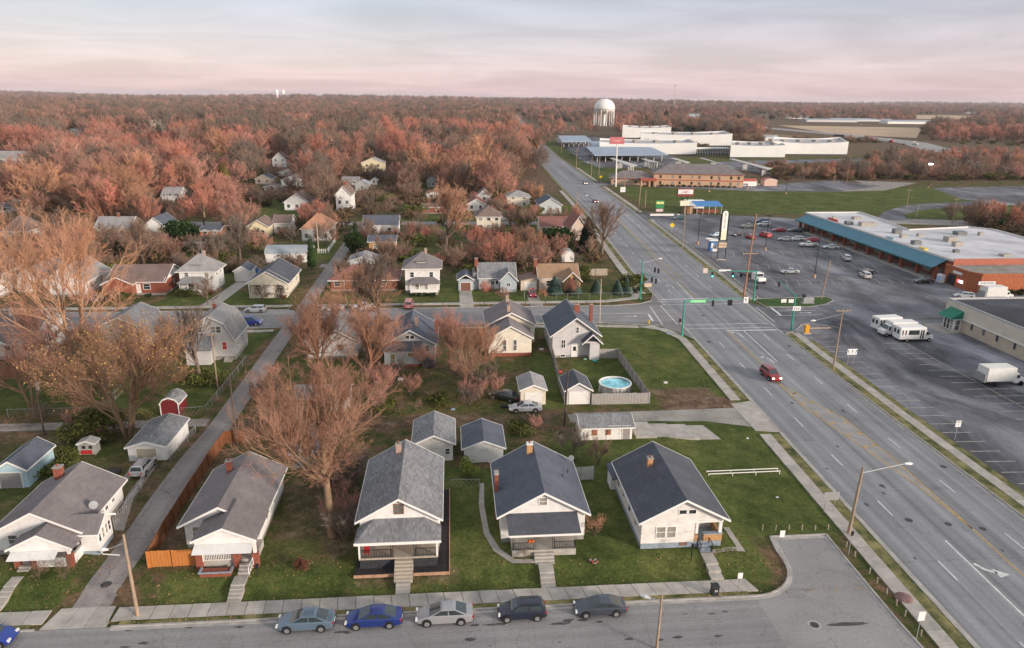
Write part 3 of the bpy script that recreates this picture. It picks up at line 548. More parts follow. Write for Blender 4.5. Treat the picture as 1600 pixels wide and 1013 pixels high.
# ---------------------------------------------------------------- trees
def unit(a): return a / np.maximum(np.linalg.norm(a, axis=-1, keepdims=True), 1e-9)
def bpoly(rng, p, d, L, K, up, wob):
 """n branches as polylines of K+1 points"""
 s = np.linspace(0, 1, K + 1)[None, :, None]; n = len(p)
 q = p[:, None, :] + d[:, None, :] * L[:, None, None] * s
 q = q + np.array([0, 0, 1.0]) * (up * L)[:, None, None] * s ** 2
 j = np.cumsum(rng.normal(0, 1, (n, K + 1, 3)), 1); j -= j[:, :1]
 return q + j * (wob * L)[:, None, None] / K
def kids(rng, q, L, r, m, a0, a1, lf, t0=.25, up=.15):
 n, K1, _ = q.shape; K = K1 - 1
 idx = np.repeat(np.arange(n), m); t = t0 + (0.98 - t0) * ((np.tile(np.arange(m), n) + rng.random(n * m)) / m)
 f = t * K; k = np.minimum(f.astype(int), K - 1); w = (f - k)[:, None]
 p = q[idx, k] * (1 - w) + q[idx, k + 1] * w; tg = unit(q[idx, k + 1] - q[idx, k])
 rv = unit(rng.normal(0, 1, (n * m, 3))); pr = unit(np.cross(tg, rv)); a = np.radians(rng.uniform(a0, a1, n * m))[:, None]
 d = unit(tg * np.cos(a) + pr * np.sin(a) + np.array([0, 0, up]))
 L2 = L[idx] * lf * (1.12 - .55 * t) * rng.uniform(.7, 1.25, n * m); r2 = r[idx] * (1 - .72 * t) * rng.uniform(.5, .72, n * m)
 return p, d, L2, r2
def tubes(q, r, S, tip=.25):
 """tapered tubes (last ring collapses to a point when tip == 0)"""
 n, K1, _ = q.shape; tg = unit(q[:, -1] - q[:, 0]); ref = np.where(np.abs(tg[:, 2:3]) < .9, np.array([[0, 0, 1.0]]), np.array([[1.0, 0, 0]]))
 u = unit(np.cross(tg, ref)); v = np.cross(tg, u); a = np.linspace(0, 2 * np.pi, S, endpoint=False)
 ring = u[:, None, None, :] * np.cos(a)[None, None, :, None] + v[:, None, None, :] * np.sin(a)[None, None, :, None]
 if tip == 0:
  Kr = K1 - 1; rad = r[:, None] * np.linspace(1, .45, Kr)[None, :] if Kr > 1 else r[:, None]
  V1 = q[:, :Kr, None, :] + ring * rad[:, :, None, None]; V = np.concatenate([V1.reshape(n, Kr * S, 3), q[:, -1:, :]], 1); per = Kr * S + 1
  T = []
  for k in range(Kr - 1):
   for i in range(S): j = (i + 1) % S; T += [(k * S + i, k * S + j, (k + 1) * S + j), (k * S + i, (k + 1) * S + j, (k + 1) * S + i)]
  for i in range(S): T.append(((Kr - 1) * S + i, (Kr - 1) * S + (i + 1) % S, Kr * S))
 else:
  rad = r[:, None] * np.linspace(1, tip, K1)[None, :]
  V = (q[:, :, None, :] + ring * rad[:, :, None, None]).reshape(n, K1 * S, 3); per = K1 * S; T = []
  for k in range(K1 - 1):
   for i in range(S): j = (i + 1) % S; T += [(k * S + i, k * S + j, (k + 1) * S + j), (k * S + i, (k + 1) * S + j, (k + 1) * S + i)]
 T = np.array(T)[None] + (np.arange(n) * per)[:, None, None]
 return V.reshape(-1, 3), T.reshape(-1, 3)
def join(parts):
 V = []; T = []; n = 0
 for v, t_ in parts: V.append(v); T.append(t_ + n); n += len(v)
 return np.concatenate(V), np.concatenate(T)
def bare_tree(seed, H, Rr, tr, nl, m2, m3, m4, m5=0, trunk=.3, pol=(12, 62), tw=.03, stems=1, up=.12):
 """returns trunk+limb geometry, twig geometry and the twig ends"""
 rng = np.random.default_rng(seed); L0 = H * trunk
 if stems == 1:
  q0 = bpoly(rng, np.zeros((1, 3)), unit(np.array([[rng.normal(0, .05), rng.normal(0, .05), 1]])), np.array([H * min(.92, trunk + .38)]), 7, 0, .03); r0 = np.array([tr])
  t = np.concatenate([[1.0], rng.uniform(trunk, .97, nl - 1)]) * 1.0
 else:
  az = np.linspace(0, 2 * np.pi, stems, endpoint=False) + rng.normal(0, .3, stems)
  d = unit(np.stack([np.cos(az) * .25, np.sin(az) * .25, np.ones(stems)], 1)); q0 = bpoly(rng, np.stack([np.cos(az), np.sin(az), 0 * az], 1) * tr * .7, d, np.full(stems, H * .55), 6, 0, .05); r0 = np.full(stems, tr * .6)
  t = rng.uniform(.3, .95, nl)
 K = q0.shape[1] - 1; si = rng.integers(0, len(q0), nl)
 tt = t if stems > 1 else np.interp(t, [0, 1], [trunk / min(.92, trunk + .38) * .8, .99]); f = tt * K; k = np.minimum(f.astype(int), K - 1); w = (f - k)[:, None]
 p = q0[si, k] * (1 - w) + q0[si, k + 1] * w
 az = np.arange(nl) * 2.4 + rng.normal(0, .3, nl); rel = (p[:, 2] / p[:, 2].max())
 if stems > 1: az = np.arctan2(q0[si, -1, 1], q0[si, -1, 0]) + rng.normal(0, .9, nl)
 ph = np.radians(np.clip(pol[1] - (pol[1] - pol[0]) * rel ** 1.2 + rng.normal(0, 7, nl), 3, 85))
 d = np.stack([np.cos(az) * np.sin(ph), np.sin(az) * np.sin(ph), np.cos(ph)], 1)
 cz = H * (trunk * .75 + .5) * .82; az_, bz = Rr, (H - cz)
 L = np.empty(nl)
 for i in range(nl):
  for s in np.linspace(.5, 2 * H, 90):
   e = p[i] + d[i] * s
   if (e[0] ** 2 + e[1] ** 2) / az_ ** 2 + ((e[2] - cz) / (bz if e[2] > cz else cz * .85)) ** 2 > 1: break
  L[i] = s * rng.uniform(.72, .92)
 r1 = tr * rng.uniform(.28, .5, nl) * np.sqrt(L / L.max())
 q1 = bpoly(rng, p, d, L, 6, up, .07)
 p2, d2, L2, r2 = kids(rng, q1, L, r1, m2, 22, 48, .52, .18, .18); q2 = bpoly(rng, p2, d2, L2, 4, .08, .1)
 p3, d3, L3, r3 = kids(rng, q2, L2, r2, m3, 20, 50, .5, .15, .14); q3 = bpoly(rng, p3, d3, L3, 3, .06, .12)
 A = [tubes(q0, r0, 9, .45), tubes(q1, r1, 6, .2)]; r2 = np.maximum(r2, tw * 1.2); r3 = np.maximum(r3, tw)
 A.append(tubes(q2, r2, 4, .35)); B = [tubes(q3, r3, 3, 0)]
 p4, d4, L4, r4 = kids(rng, q3, L3, r3, m4, 18, 50, .62, .1, .12); r4 = np.maximum(r4, tw * .75)
 q4 = bpoly(rng, p4, d4, L4, 2 if m5 else 1, .05, .1); B.append(tubes(q4, r4, 3, 0))
 ends = q4[:, -1]
 if m5:
  p5, d5, L5, r5 = kids(rng, q4, L4, r4, m5, 18, 48, .62, .1, .1); q5 = bpoly(rng, p5, d5, L5, 1, 0, .1); B.append(tubes(q5, np.full(len(p5), tw * .55), 3, 0)); ends = q5[:, -1]
 return join(A), join(B), ends
def leaf_tris(rng, pts, n, s, spread):
 c = pts[rng.integers(0, len(pts), n)] + rng.normal(0, spread, (n, 3)); a = unit(rng.normal(0, 1, (n, 3))); b = unit(np.cross(a, rng.normal(0, 1, (n, 3)))); sz = (s * rng.uniform(.6, 1.4, n))[:, None]
 V = np.stack([c - a * sz, c + b * sz * .7, c + a * sz, c - b * sz * .7], 1).reshape(-1, 3); k = np.arange(n) * 4
 return V, np.concatenate([np.stack([k, k + 1, k + 2], 1), np.stack([k, k + 2, k + 3], 1)])
def bark(name, c, var=.2): return mat(name, c, .95, var, 1.5, objvar=.18, spec=.1)
def twigs(name, c, objvar=.22, c2=None):
 return mat(name, c, .9, .22, .22, objvar=objvar, spec=.15, col2=c2, detail=3)
BK = bark('pale_tan_bark', (0.24, 0.165, 0.105)); BK2 = bark('grey_brown_bark', (0.16, 0.12, 0.095)); BK3 = bark('red_brown_bark', (0.25, 0.13, 0.08))
TW_RED = twigs('reddish_twigs', (0.49, 0.25, 0.185)); TW_ORG = twigs('salmon_twigs', (0.54, 0.29, 0.175)); TW_BRN = twigs('brown_twigs', (0.30, 0.195, 0.14)); TW_GRY = twigs('grey_brown_twigs', (0.21, 0.165, 0.13))
TW_RUST = twigs('rusty_twigs', (0.56, 0.235, 0.165)); TW_TAN = twigs('tan_brown_twigs', (0.36, 0.195, 0.13)); TW_OCH = twigs('ochre_twigs', (0.27, 0.19, 0.085))
LF_YEL = mat('yellow_brown_leaves', (0.38, 0.235, 0.10), .9, .35, .8, objvar=.1, spec=.1); LF_GRN = mat('dark_green_leaves', (0.03, 0.055, 0.018), .9, .35, 1.2, objvar=.25, spec=.1)
LF_OLV = mat('olive_leaves', (0.10, 0.11, 0.03), .9, .35, 1.0, objvar=.25, spec=.1); LF_LIM = mat('yellow_green_leaves', (0.22, 0.26, 0.06), .9, .3, 1.0, objvar=.15, spec=.1)
ND_BLU = mat('blue_green_needles', (0.075, 0.12, 0.095), .9, .35, 2, objvar=.15, spec=.1); ND_DRK = mat('dark_needles', (0.028, 0.045, 0.022), .9, .3, 1, objvar=.25, spec=.1); ND_GLD = mat('golden_needles', (0.16, 0.12, 0.03), .9, .4, .5, objvar=.2, spec=.1, col2=(0.12, .10, .03))
PROTO = {}
def tree_meshes(key, bk, tm, lf=None, **kw):
 A, B, ends = bare_tree(**kw)
 a = np_mesh(key + '_trunk', *A, [bk]); b = np_mesh(key + '_crown', *B, [tm]); d = {'trunk': a, 'crown': b}
 if lf:
  m_, n, s, sp = lf; rng = np.random.default_rng(1); d['leaves'] = np_mesh(key + '_leaves', *leaf_tris(rng, ends, n, s, sp), [m_])
 PROTO[key] = d
def conifer_mesh(key, seed, H, Rr, n, m_, shape=1.0, bk=BK2, droop=.35):
 rng = np.random.default_rng(seed); u = rng.random(n); z = H * (1 - (1 - u) ** .62 * .93); rr = Rr * (1 - z / H) ** shape + .08 * Rr
 az = rng.uniform(0, 6.283, n); lay = 1 + .18 * np.sin(z / H * 46)
 st = rng.uniform(.35, .75, n) * rr; p = np.stack([np.cos(az) * st, np.sin(az) * st, z], 1); d = unit(np.stack([np.cos(az + rng.normal(0, .3, n)), np.sin(az + rng.normal(0, .3, n)), -droop + rng.normal(0, .25, n)], 1))
 L = rr * rng.uniform(.25, .5, n) * lay; q = np.stack([p, p + d * L[:, None]], 1)
 B = tubes(q, L * .22 + .03, 3, 0); A = tubes(np.array([[[0, 0, 0], [0, 0, H * .97]]], float), np.array([H * .02 + .05]), 7, .1)
 PROTO[key] = {'trunk': np_mesh(key + '_trunk', *A, [bk]), 'crown': np_mesh(key + '_crown', *B, [m_])}
def bush_mesh(key, seed, H, Rr, n, s, m_, bk=BK2, ragged=.35, cz=.5, stem=True):
 rng = np.random.default_rng(seed); k = 14; c = rng.normal(0, .42, (k, 3)) * [Rr, Rr, H * .3] + [0, 0, H * cz]; cs = rng.uniform(.3, .62, k)
 i = rng.integers(0, k, n); w = unit(rng.normal(0, 1, (n, 3))) * (rng.random(n) ** .4)[:, None] * (1 + rng.normal(0, ragged * .3, n))[:, None]
 pts = c[i] + w * cs[i][:, None] * [Rr, Rr, H * .42]; pts[:, 2] = np.maximum(pts[:, 2], .03)
 d = {'crown': np_mesh(key + '_crown', *leaf_tris(rng, pts, n, s, s), [m_])}
 az = np.linspace(0, 6.28, 6)[:-1]; q = np.stack([np.stack([az * 0, az * 0, az * 0], 1), np.stack([np.cos(az) * Rr * .4, np.sin(az) * Rr * .4, az * 0 + H * .6], 1)], 1)
 if stem: d['trunk'] = np_mesh(key + '_trunk', *tubes(q, np.full(5, .03 + H * .012), 5, .3), [bk])
 PROTO[key] = d
_vis = {}
def tree(key, x, y, label, cat='tree', s=1.0, rz=None, group=None, name='bare_tree', z=None, sz=None, crown=None, part='crown'):
 rz = random.uniform(0, 6.28) if rz is None else rz
 o = bpy.data.objects.new(name, None); C.objects.link(o); o.location = (x, y, (G(x, y) if z is None else z) - .05); o.rotation_euler = (0, 0, rz); o.scale = (s, s, sz or s)
 tag(o, label, cat, group)
 for nm, me in PROTO[key].items():
  c = bpy.data.objects.new('crown' if nm == 'crown' else nm, me); C.objects.link(c); c.parent = o
  if nm == 'crown' and crown: 
   c.material_slots[0].link = 'OBJECT'; c.material_slots[0].material = crown
 return o
tree_meshes('hero', BK, TW_TAN, seed=11, H=17, Rr=10.8, tr=.46, nl=23, m2=9, m3=8, m4=8, m5=2, trunk=.27, pol=(4, 80), tw=.015, up=.14)
tree_meshes('vase', BK, TW_TAN, (LF_YEL, 4200, .1, .35), seed=5, H=14, Rr=10.0, tr=.42, nl=18, m2=9, m3=8, m4=8, m5=1, trunk=.1, pol=(12, 74), tw=.018, stems=5)
tree_meshes('tall', bark('salmon_bark', (0.38, .23, .15)), TW_ORG, seed=23, H=24, Rr=14, tr=.44, nl=18, m2=8, m3=8, m4=7, m5=1, trunk=.12, pol=(8, 66), tw=.024, stems=4)
tree_meshes('round', BK3, TW_TAN, seed=31, H=11.5, Rr=7, tr=.28, nl=14, m2=8, m3=8, m4=8, m5=1, trunk=.15, pol=(6, 84), tw=.015)
tree_meshes('multi', BK, TW_TAN, seed=37, H=10, Rr=7.2, tr=.3, nl=14, m2=8, m3=8, m4=8, m5=1, trunk=.1, pol=(10, 80), tw=.015, stems=4)
tree_meshes('open', BK2, TW_BRN, seed=41, H=12.5, Rr=7.0, tr=.42, nl=14, m2=8, m3=8, m4=8, m5=0, trunk=.2, pol=(8, 78), tw=.024)
for i, (H_, R2, st) in enumerate(((13, 7.6, 1), (15, 8, 1), (11, 7, 3), (16, 7.6, 1), (12, 8.4, 2), (14, 7.2, 1))):
 tree_meshes('mid%d' % i, (BK2, BK, BK3)[i % 3], (TW_RED, TW_BRN, TW_ORG, TW_RUST, TW_GRY, TW_RED)[i], seed=60 + i, H=H_, Rr=R2, tr=.34, nl=14, m2=8, m3=7, m4=10, m5=0, trunk=.12, pol=(5, 86), tw=.034, stems=st, up=.05)
for i, (H_, R2) in enumerate(((13, 7.6), (15, 8), (11, 7), (16, 7.6))):
 tree_meshes('far%d' % i, BK2, (TW_RED, TW_BRN, TW_RUST, TW_GRY)[i], seed=90 + i, H=H_, Rr=R2, tr=.3, nl=13, m2=6, m3=6, m4=6, m5=0, trunk=.12, pol=(5, 86), tw=.075, up=.03)
tree_meshes('thicket', BK2, TW_BRN, seed=120, H=5.2, Rr=3.6, tr=.1, nl=14, m2=7, m3=7, m4=8, m5=0, trunk=.05, pol=(10, 80), tw=.018, stems=5)
tree_meshes('shrub', BK2, TW_BRN, seed=121, H=2.6, Rr=1.9, tr=.04, nl=14, m2=7, m3=6, m4=5, m5=0, trunk=.05, pol=(10, 75), tw=.009, stems=6)
conifer_mesh('spruce', 3, 4.6, 2.0, 2600, ND_BLU, .85); conifer_mesh('darkspruce', 4, 11, 3.6, 2400, ND_DRK, .8)
conifer_mesh('column', 5, 9, 1.3, 2200, LF_GRN, .45, droop=-.8); conifer_mesh('larch', 6, 12, 4.0, 1300, ND_GLD, .7, droop=.1)
bush_mesh('evergreen_mass', 7, 9.5, 4.3, 5200, .34, LF_GRN); bush_mesh('olive_bush', 8, 4.5, 3.2, 3000, .2, LF_OLV); bush_mesh('small_bush', 9, 1.3, 1.0, 900, .1, LF_GRN, stem=False); bush_mesh('lime_bush', 10, 3.0, 1.5, 1500, .11, LF_LIM)
bush_mesh('ivy_mass', 12, 2.0, 2.6, 1800, .16, LF_OLV); bush_mesh('redbush', 13, 1.6, 1.3, 1100, .1, mat('dark_red_leaves', (0.16, .06, .035), .9, .3, 2))
def stuff_instances(name, keys, pts, scales, seed=0, pick=None):
 """one object: a point cloud whose points carry whole trees (geometry nodes)"""
 col = bpy.data.collections.new(name + '_kinds')
 for k in keys:
  vs, ts, ms = [], [], []
  me = bpy.data.meshes.new(k + '_joined'); parts = list(PROTO[k].values())
  import bmesh
  bmx = bmesh.new(); off = 0
  for pi, pm_ in enumerate(parts):
   me.materials.append(pm_.materials[0]); n0 = len(bmx.faces); bmx.from_mesh(pm_); bmx.faces.ensure_lookup_table()
   for f in bmx.faces[n0:]: f.material_index = pi
  bmx.to_mesh(me); bmx.free()
  o = bpy.data.objects.new(k, me); col.objects.link(o)
 me = bpy.data.meshes.new(name); me.vertices.add(len(pts)); me.vertices.foreach_set('co', np.asarray(pts, np.float32).ravel())
 rng = np.random.default_rng(seed)
 a = me.attributes.new('sz', 'FLOAT', 'POINT'); a.data.foreach_set('value', np.asarray(scales, np.float32))
 a = me.attributes.new('rot', 'FLOAT', 'POINT'); a.data.foreach_set('value', rng.uniform(0, 6.28, len(pts)).astype(np.float32))
 a = me.attributes.new('pick', 'INT', 'POINT'); a.data.foreach_set('value', (rng.integers(0, len(keys), len(pts)) if pick is None else np.asarray(pick)).astype(np.int32))
 o = bpy.data.objects.new(name, me); link(o); o['kind'] = 'stuff'
 ng = bpy.data.node_groups.new(name, 'GeometryNodeTree'); ng.interface.new_socket('Geometry', in_out='INPUT', socket_type='NodeSocketGeometry'); ng.interface.new_socket('Geometry', in_out='OUTPUT', socket_type='NodeSocketGeometry')
 gi = ng.nodes.new('NodeGroupInput'); go = ng.nodes.new('NodeGroupOutput'); ip = ng.nodes.new('GeometryNodeInstanceOnPoints'); ci = ng.nodes.new('GeometryNodeCollectionInfo'); ci.inputs['Collection'].default_value = col
 ci.inputs['Separate Children'].default_value = True; ip.inputs['Pick Instance'].default_value = True
 def attr(n, ty):
  q = ng.nodes.new('GeometryNodeInputNamedAttribute'); q.data_type = ty; q.inputs['Name'].default_value = n; return q.outputs['Attribute']
 rt = ng.nodes.new('ShaderNodeCombineXYZ'); sc = ng.nodes.new('ShaderNodeCombineXYZ'); z = attr('sz', 'FLOAT'); ng.links.new(attr('rot', 'FLOAT'), rt.inputs[2])
 for i in range(3): ng.links.new(z, sc.inputs[i])
 mp_ = ng.nodes.new('GeometryNodeMeshToPoints')
 ng.links.new(gi.outputs[0], mp_.inputs[0]); ng.links.new(mp_.outputs[0], ip.inputs['Points']); ng.links.new(ci.outputs[0], ip.inputs['Instance']); ng.links.new(attr('pick', 'INT'), ip.inputs['Instance Index'])
 ng.links.new(rt.outputs[0], ip.inputs['Rotation']); ng.links.new(sc.outputs[0], ip.inputs['Scale']); ng.links.new(ip.outputs[0], go.inputs[0])
 md = o.modifiers.new('scatter', 'NODES'); md.node_group = ng
 return o

# ---------------------------------------------------------------- buildings
def face_box(mb, face, X, u0, u1, o0, o1, z0, z1):
 """box on a wall: face S/N/W/E, X = (x0,x1,y0,y1), u along the wall, o outward distance"""
 x0, x1, y0, y1 = X
 if face == 'S': mb.box(u0, u1, y0 - o1, y0 - o0, z0, z1)
 elif face == 'N': mb.box(u0, u1, y1 + o0, y1 + o1, z0, z1)
 elif face == 'W': mb.box(x0 - o1, x0 - o0, u0, u1, z0, z1)
 else: mb.box(x1 + o0, x1 + o1, u0, u1, z0, z1)
def window(par, face, X, u, z, w, h, fm=trim, gm_=glass, t=.09, rail=True, muntin=False, out=.05):
 f = MB(); a, b, c, d = u - w / 2, u + w / 2, z, z + h
 if gm_ is glass: gm_ = random.choice((glass, glass, glass_blind, curtain))
 face_box(f, face, X, a - t, a, 0, out, c - t, d + t); face_box(f, face, X, b, b + t, 0, out, c - t, d + t); face_box(f, face, X, a, b, 0, out, d, d + t); face_box(f, face, X, a, b, 0, out + .03, c - t, c)
 if rail: face_box(f, face, X, a, b, .012, out - .01, c + h / 2 - .025, c + h / 2 + .025)
 if muntin: face_box(f, face, X, u - .03, u + .03, .012, out - .012, c, d)
 o = f.build('window', fm, par)
 if rail:
  for z0, z1 in ((c, c + h / 2 - .025), (c + h / 2 + .025, d)): p = MB(); face_box(p, face, X, a, b, .0, .012, z0, z1); p.build('pane', gm_, o)
 else: p = MB(); face_box(p, face, X, a, b, .0, .012, c, d); p.build('pane', gm_, o)
 return o
def door(par, face, X, u, z, w=.95, h=2.05, m_=white, fm=trim, lite=False):
 f = MB(); face_box(f, face, X, u - w / 2, u + w / 2, 0, .04, z, z + h); d = f.build('door', m_, par)
 f = MB(); face_box(f, face, X, u - w / 2 - .1, u - w / 2, 0, .06, z, z + h + .1); face_box(f, face, X, u + w / 2, u + w / 2 + .1, 0, .06, z, z + h + .1); face_box(f, face, X, u - w / 2, u + w / 2, 0, .06, z + h, z + h + .1); f.build('door_frame', fm, d)
 f = MB(); face_box(f, face, X, u + w / 2 - .14, u + w / 2 - .08, .04, .09, z + .95, z + 1.05); f.build('handle', black, d)
 if lite: f = MB(); face_box(f, face, X, u - w * .28, u + w * .28, .04, .05, z + 1.1, z + h - .15); f.build('pane', glass, d)
 return d
def garage_door(par, face, X, u, z, w, h, m_):
 """sectional door: each panel row is a piece"""
 f = MB(); face_box(f, face, X, u - w / 2 - .12, u - w / 2, 0, .06, z, z + h + .12); face_box(f, face, X, u + w / 2, u + w / 2 + .12, 0, .06, z, z + h + .12); face_box(f, face, X, u - w / 2, u + w / 2, 0, .06, z + h, z + h + .12)
 d = f.build('garage_door', trim, par)
 for k in range(4):
  f = MB(); face_box(f, face, X, u - w / 2, u + w / 2, 0, .035, z + h * k / 4 + .012, z + h * (k + 1) / 4 - .012); f.build('panel', m_, d)
 return d
def chimney(par, x, y, z0, z1, w=.55, d=.55, m_=brick, cap=found):
 c = MB().box(x - w / 2, x + w / 2, y - d / 2, y + d / 2, z0, z1).build('chimney', m_, par)
 MB().box(x - w / 2 - .06, x + w / 2 + .06, y - d / 2 - .06, y + d / 2 + .06, z1, z1 + .1).build('cap', cap, c)
 MB().tube((x, y, z1 + .1), (x, y, z1 + .35), .1, .09, 8).build('flue', brick, c)
 return c
def roof_gable(par, X, eave, ridge, o, og, axis, m_, name='roof', th=.14, fas=trim, prof=None, rake=True):
 x0, x1, y0, y1 = X
 (u0, u1, v0, v1) = (x0, x1, y0, y1) if axis == 'y' else (y0, y1, x0, x1)
 um = (u0 + u1) / 2
 pr = prof or [(u0 - o, eave), (um, ridge), (u1 + o, eave)]
 nb = MB()
 nb.ext(pr + [(u, z - th) for u, z in pr[::-1]] if axis == 'x' else [(u, z - th) for u, z in pr[::1]] + pr[::-1], v0 - og, v1 + og, axis)
 r = nb.build(name, m_, par)
 if rake:
  f = MB()
  for v in (v0 - og - .05, v1 + og):
   for a, b in zip(pr[:-1], pr[1:]):
    f.ext([(a[0], a[1] - .2), (b[0], b[1] - .2), (b[0], b[1] + .02), (a[0], a[1] + .02)], v, v + .05, axis)
  for u, z in (pr[0], pr[-1]):
   s_ = -1 if u < um else 1
   f.ext([(u, z - .16), (u + .05 * s_, z - .16), (u + .05 * s_, z), (u, z)], v0 - og, v1 + og, axis)
  f.build('fascia', fas, r)
 return r
def roof_hip(par, X, eave, ridge, o, m_, name='roof', ridge_axis=None, rl=None, fas=trim, th=.15):
 x0, x1, y0, y1 = X[0] - o, X[1] + o, X[2] - o, X[3] + o; w, d = x1 - x0, y1 - y0; xm, ym_ = (x0 + x1) / 2, (y0 + y1) / 2
 if rl is None: rl = abs(w - d)
 ax = ridge_axis or ('x' if w > d else 'y')
 a, b = ((xm - rl / 2, ym_, ridge), (xm + rl / 2, ym_, ridge)) if ax == 'x' else ((xm, ym_ - rl / 2, ridge), (xm, ym_ + rl / 2, ridge))
 mb = MB(); c = [(x0, y0, eave), (x1, y0, eave), (x1, y1, eave), (x0, y1, eave)]
 if ax == 'x': mb.quad(c[0], c[1], b, a); mb.quad(c[1], c[2], b); mb.quad(c[2], c[3], a, b); mb.quad(c[3], c[0], a)
 else: mb.quad(c[0], c[1], a); mb.quad(c[1], c[2], b, a); mb.quad(c[2], c[3], b); mb.quad(c[3], c[0], a, b)
 l = [(q[0], q[1], q[2] - th) for q in c]; mb.quad(l[3], l[2], l[1], l[0])
 for i in range(4): j = (i + 1) % 4; mb.quad(l[i], l[j], c[j], c[i])
 r = mb.build(name, m_, par)
 f = MB(); f.box(x0 - .04, x1 + .04, y0 - .05, y0 - .004, eave - .2, eave - .02); f.box(x0 - .04, x1 + .04, y1 + .004, y1 + .05, eave - .2, eave - .02); f.box(x0 - .05, x0 - .004, y0, y1, eave - .2, eave - .02); f.box(x1 + .004, x1 + .05, y0, y1, eave - .2, eave - .02)
 f.build('fascia', fas, r); return r
def walls(par, X, zf, prof, axis, m_, name='wall'):
 """solid body under a roof profile [(u,z)] given at the wall lines"""
 x0, x1, y0, y1 = X
 u0, u1, v0, v1 = (x0, x1, y0, y1) if axis == 'y' else (y0, y1, x0, x1)
 pr = [(u0, zf), (u1, zf)] + prof[::-1]
 if axis == 'x': pr = pr[::-1]
 return MB().ext(pr, v0, v1, axis).build(name, m_, par)
def house(name, label, X, eave, ridge, wm_, rm, axis='y', o=.6, og=.6, zf=.55, fm=found, kind='gable', wins=(), doors=(), chims=(), cat='house', group=None, zg=None, knee=None, gt=None, fas=trim, rl=None, ridge_axis=None):
 """X in world metres; eave/ridge heights above sea level 0; windows (face,u,z,w,h[,opts])"""
 x0, x1, y0, y1 = X; zg = G((x0 + x1) / 2, (y0 + y1) / 2) if zg is None else zg
 t_ = thing(name, label, cat, ((x0 + x1) / 2, y0, zg), 0, group)
 u0, u1 = (x0, x1) if axis == 'y' else (y0, y1); half = (u1 - u0) / 2; um = (u0 + u1) / 2
 MB().box(x0 + .04, x1 - .04, y0 + .04, y1 - .04, zg - .4, zg + zf).build('foundation', fm, t_)
 if kind == 'gable':
  sl = (ridge - eave) / (half + o); we = eave + sl * o - .14
  wl = walls(t_, X, zg + zf, [(u0, we), (um, ridge - .14), (u1, we)], axis, wm_); r = roof_gable(t_, X, eave, ridge, o, og, axis, rm, fas=fas)
 elif kind == 'gambrel':
  kz = eave + (ridge - eave) * .70; ku = half * .66
  pr = [(u0 - o, eave), (um - ku, kz), (um, ridge), (um + ku, kz), (u1 + o, eave)]
  sl = (kz - eave) / (half + o - ku); we = eave + sl * o - .14
  wl = walls(t_, X, zg + zf, [(u0, we), (um - ku, kz - .15), (um, ridge - .15), (um + ku, kz - .15), (u1, we)], axis, wm_); r = roof_gable(t_, X, eave, ridge, o, og, axis, rm, prof=pr, fas=fas)
 elif kind == 'round':
  n = 9; pr = [(um - math.cos(math.pi * i / (n - 1)) * (half + .1), eave + math.sin(math.pi * i / (n - 1)) * (ridge - eave)) for i in range(n)]
  wl = walls(t_, X, zg + zf, [(um - math.cos(math.pi * i / (n - 1)) * half, eave + math.sin(math.pi * i / (n - 1)) * (ridge - eave) - .1) for i in range(n)], axis, wm_); r = roof_gable(t_, X, eave, ridge, o, .1, axis, rm, prof=pr, fas=fas)
 else:
  MB().box(x0, x1, y0, y1, zg + zf, eave - .05).build('wall', wm_, t_); r = roof_hip(t_, X, eave, ridge, o, rm, fas=fas, rl=rl, ridge_axis=ridge_axis)
 for w_ in wins: window(t_, w_[0], X, *w_[1:5], **(w_[5] if len(w_) > 5 else {}))
 for d_ in doors: door(t_, d_[0], X, d_[1], d_[2], **(d_[3] if len(d_) > 3 else {}))
 for c_ in chims: chimney(r, *c_[:4], **(c_[4] if len(c_) > 4 else {}))
 return t_, r
def stair(par, x0, x1, y0, z0, n, rise, run, m_=concrete, zb=None):
 """steps descending towards -y from height z0 at y0"""
 for k in range(n):
  MB().box(x0, x1, y0 - run * (k + 1), y0 - run * k, (zb if zb is not None else z0 - rise * n - .3), z0 - rise * (k + 1) + .0).build('step', m_, par)
def railing(par, a, b, z, h=.85, n=12, m_=black, r=.018, name='railing', rail=.035):
 mb = MB(); a = Vector((*a, z)); b = Vector((*b, z)); H = Vector((0, 0, h)); mb.tube(a + H, b + H, rail, k=5); mb.tube(a + Vector((0, 0, .1)), b + Vector((0, 0, .1)), rail * .7, k=5)
 for i in range(n + 1): q = a + (b - a) * (i / n); mb.tube(q, q + H, r * (2.2 if i in (0, n) else 1), k=4)
 return mb.build(name, m_, par)
def box_part(par, name, m_, *b, bevel=0): return MB().box(*b).build(name, m_, par, bevel=bevel)

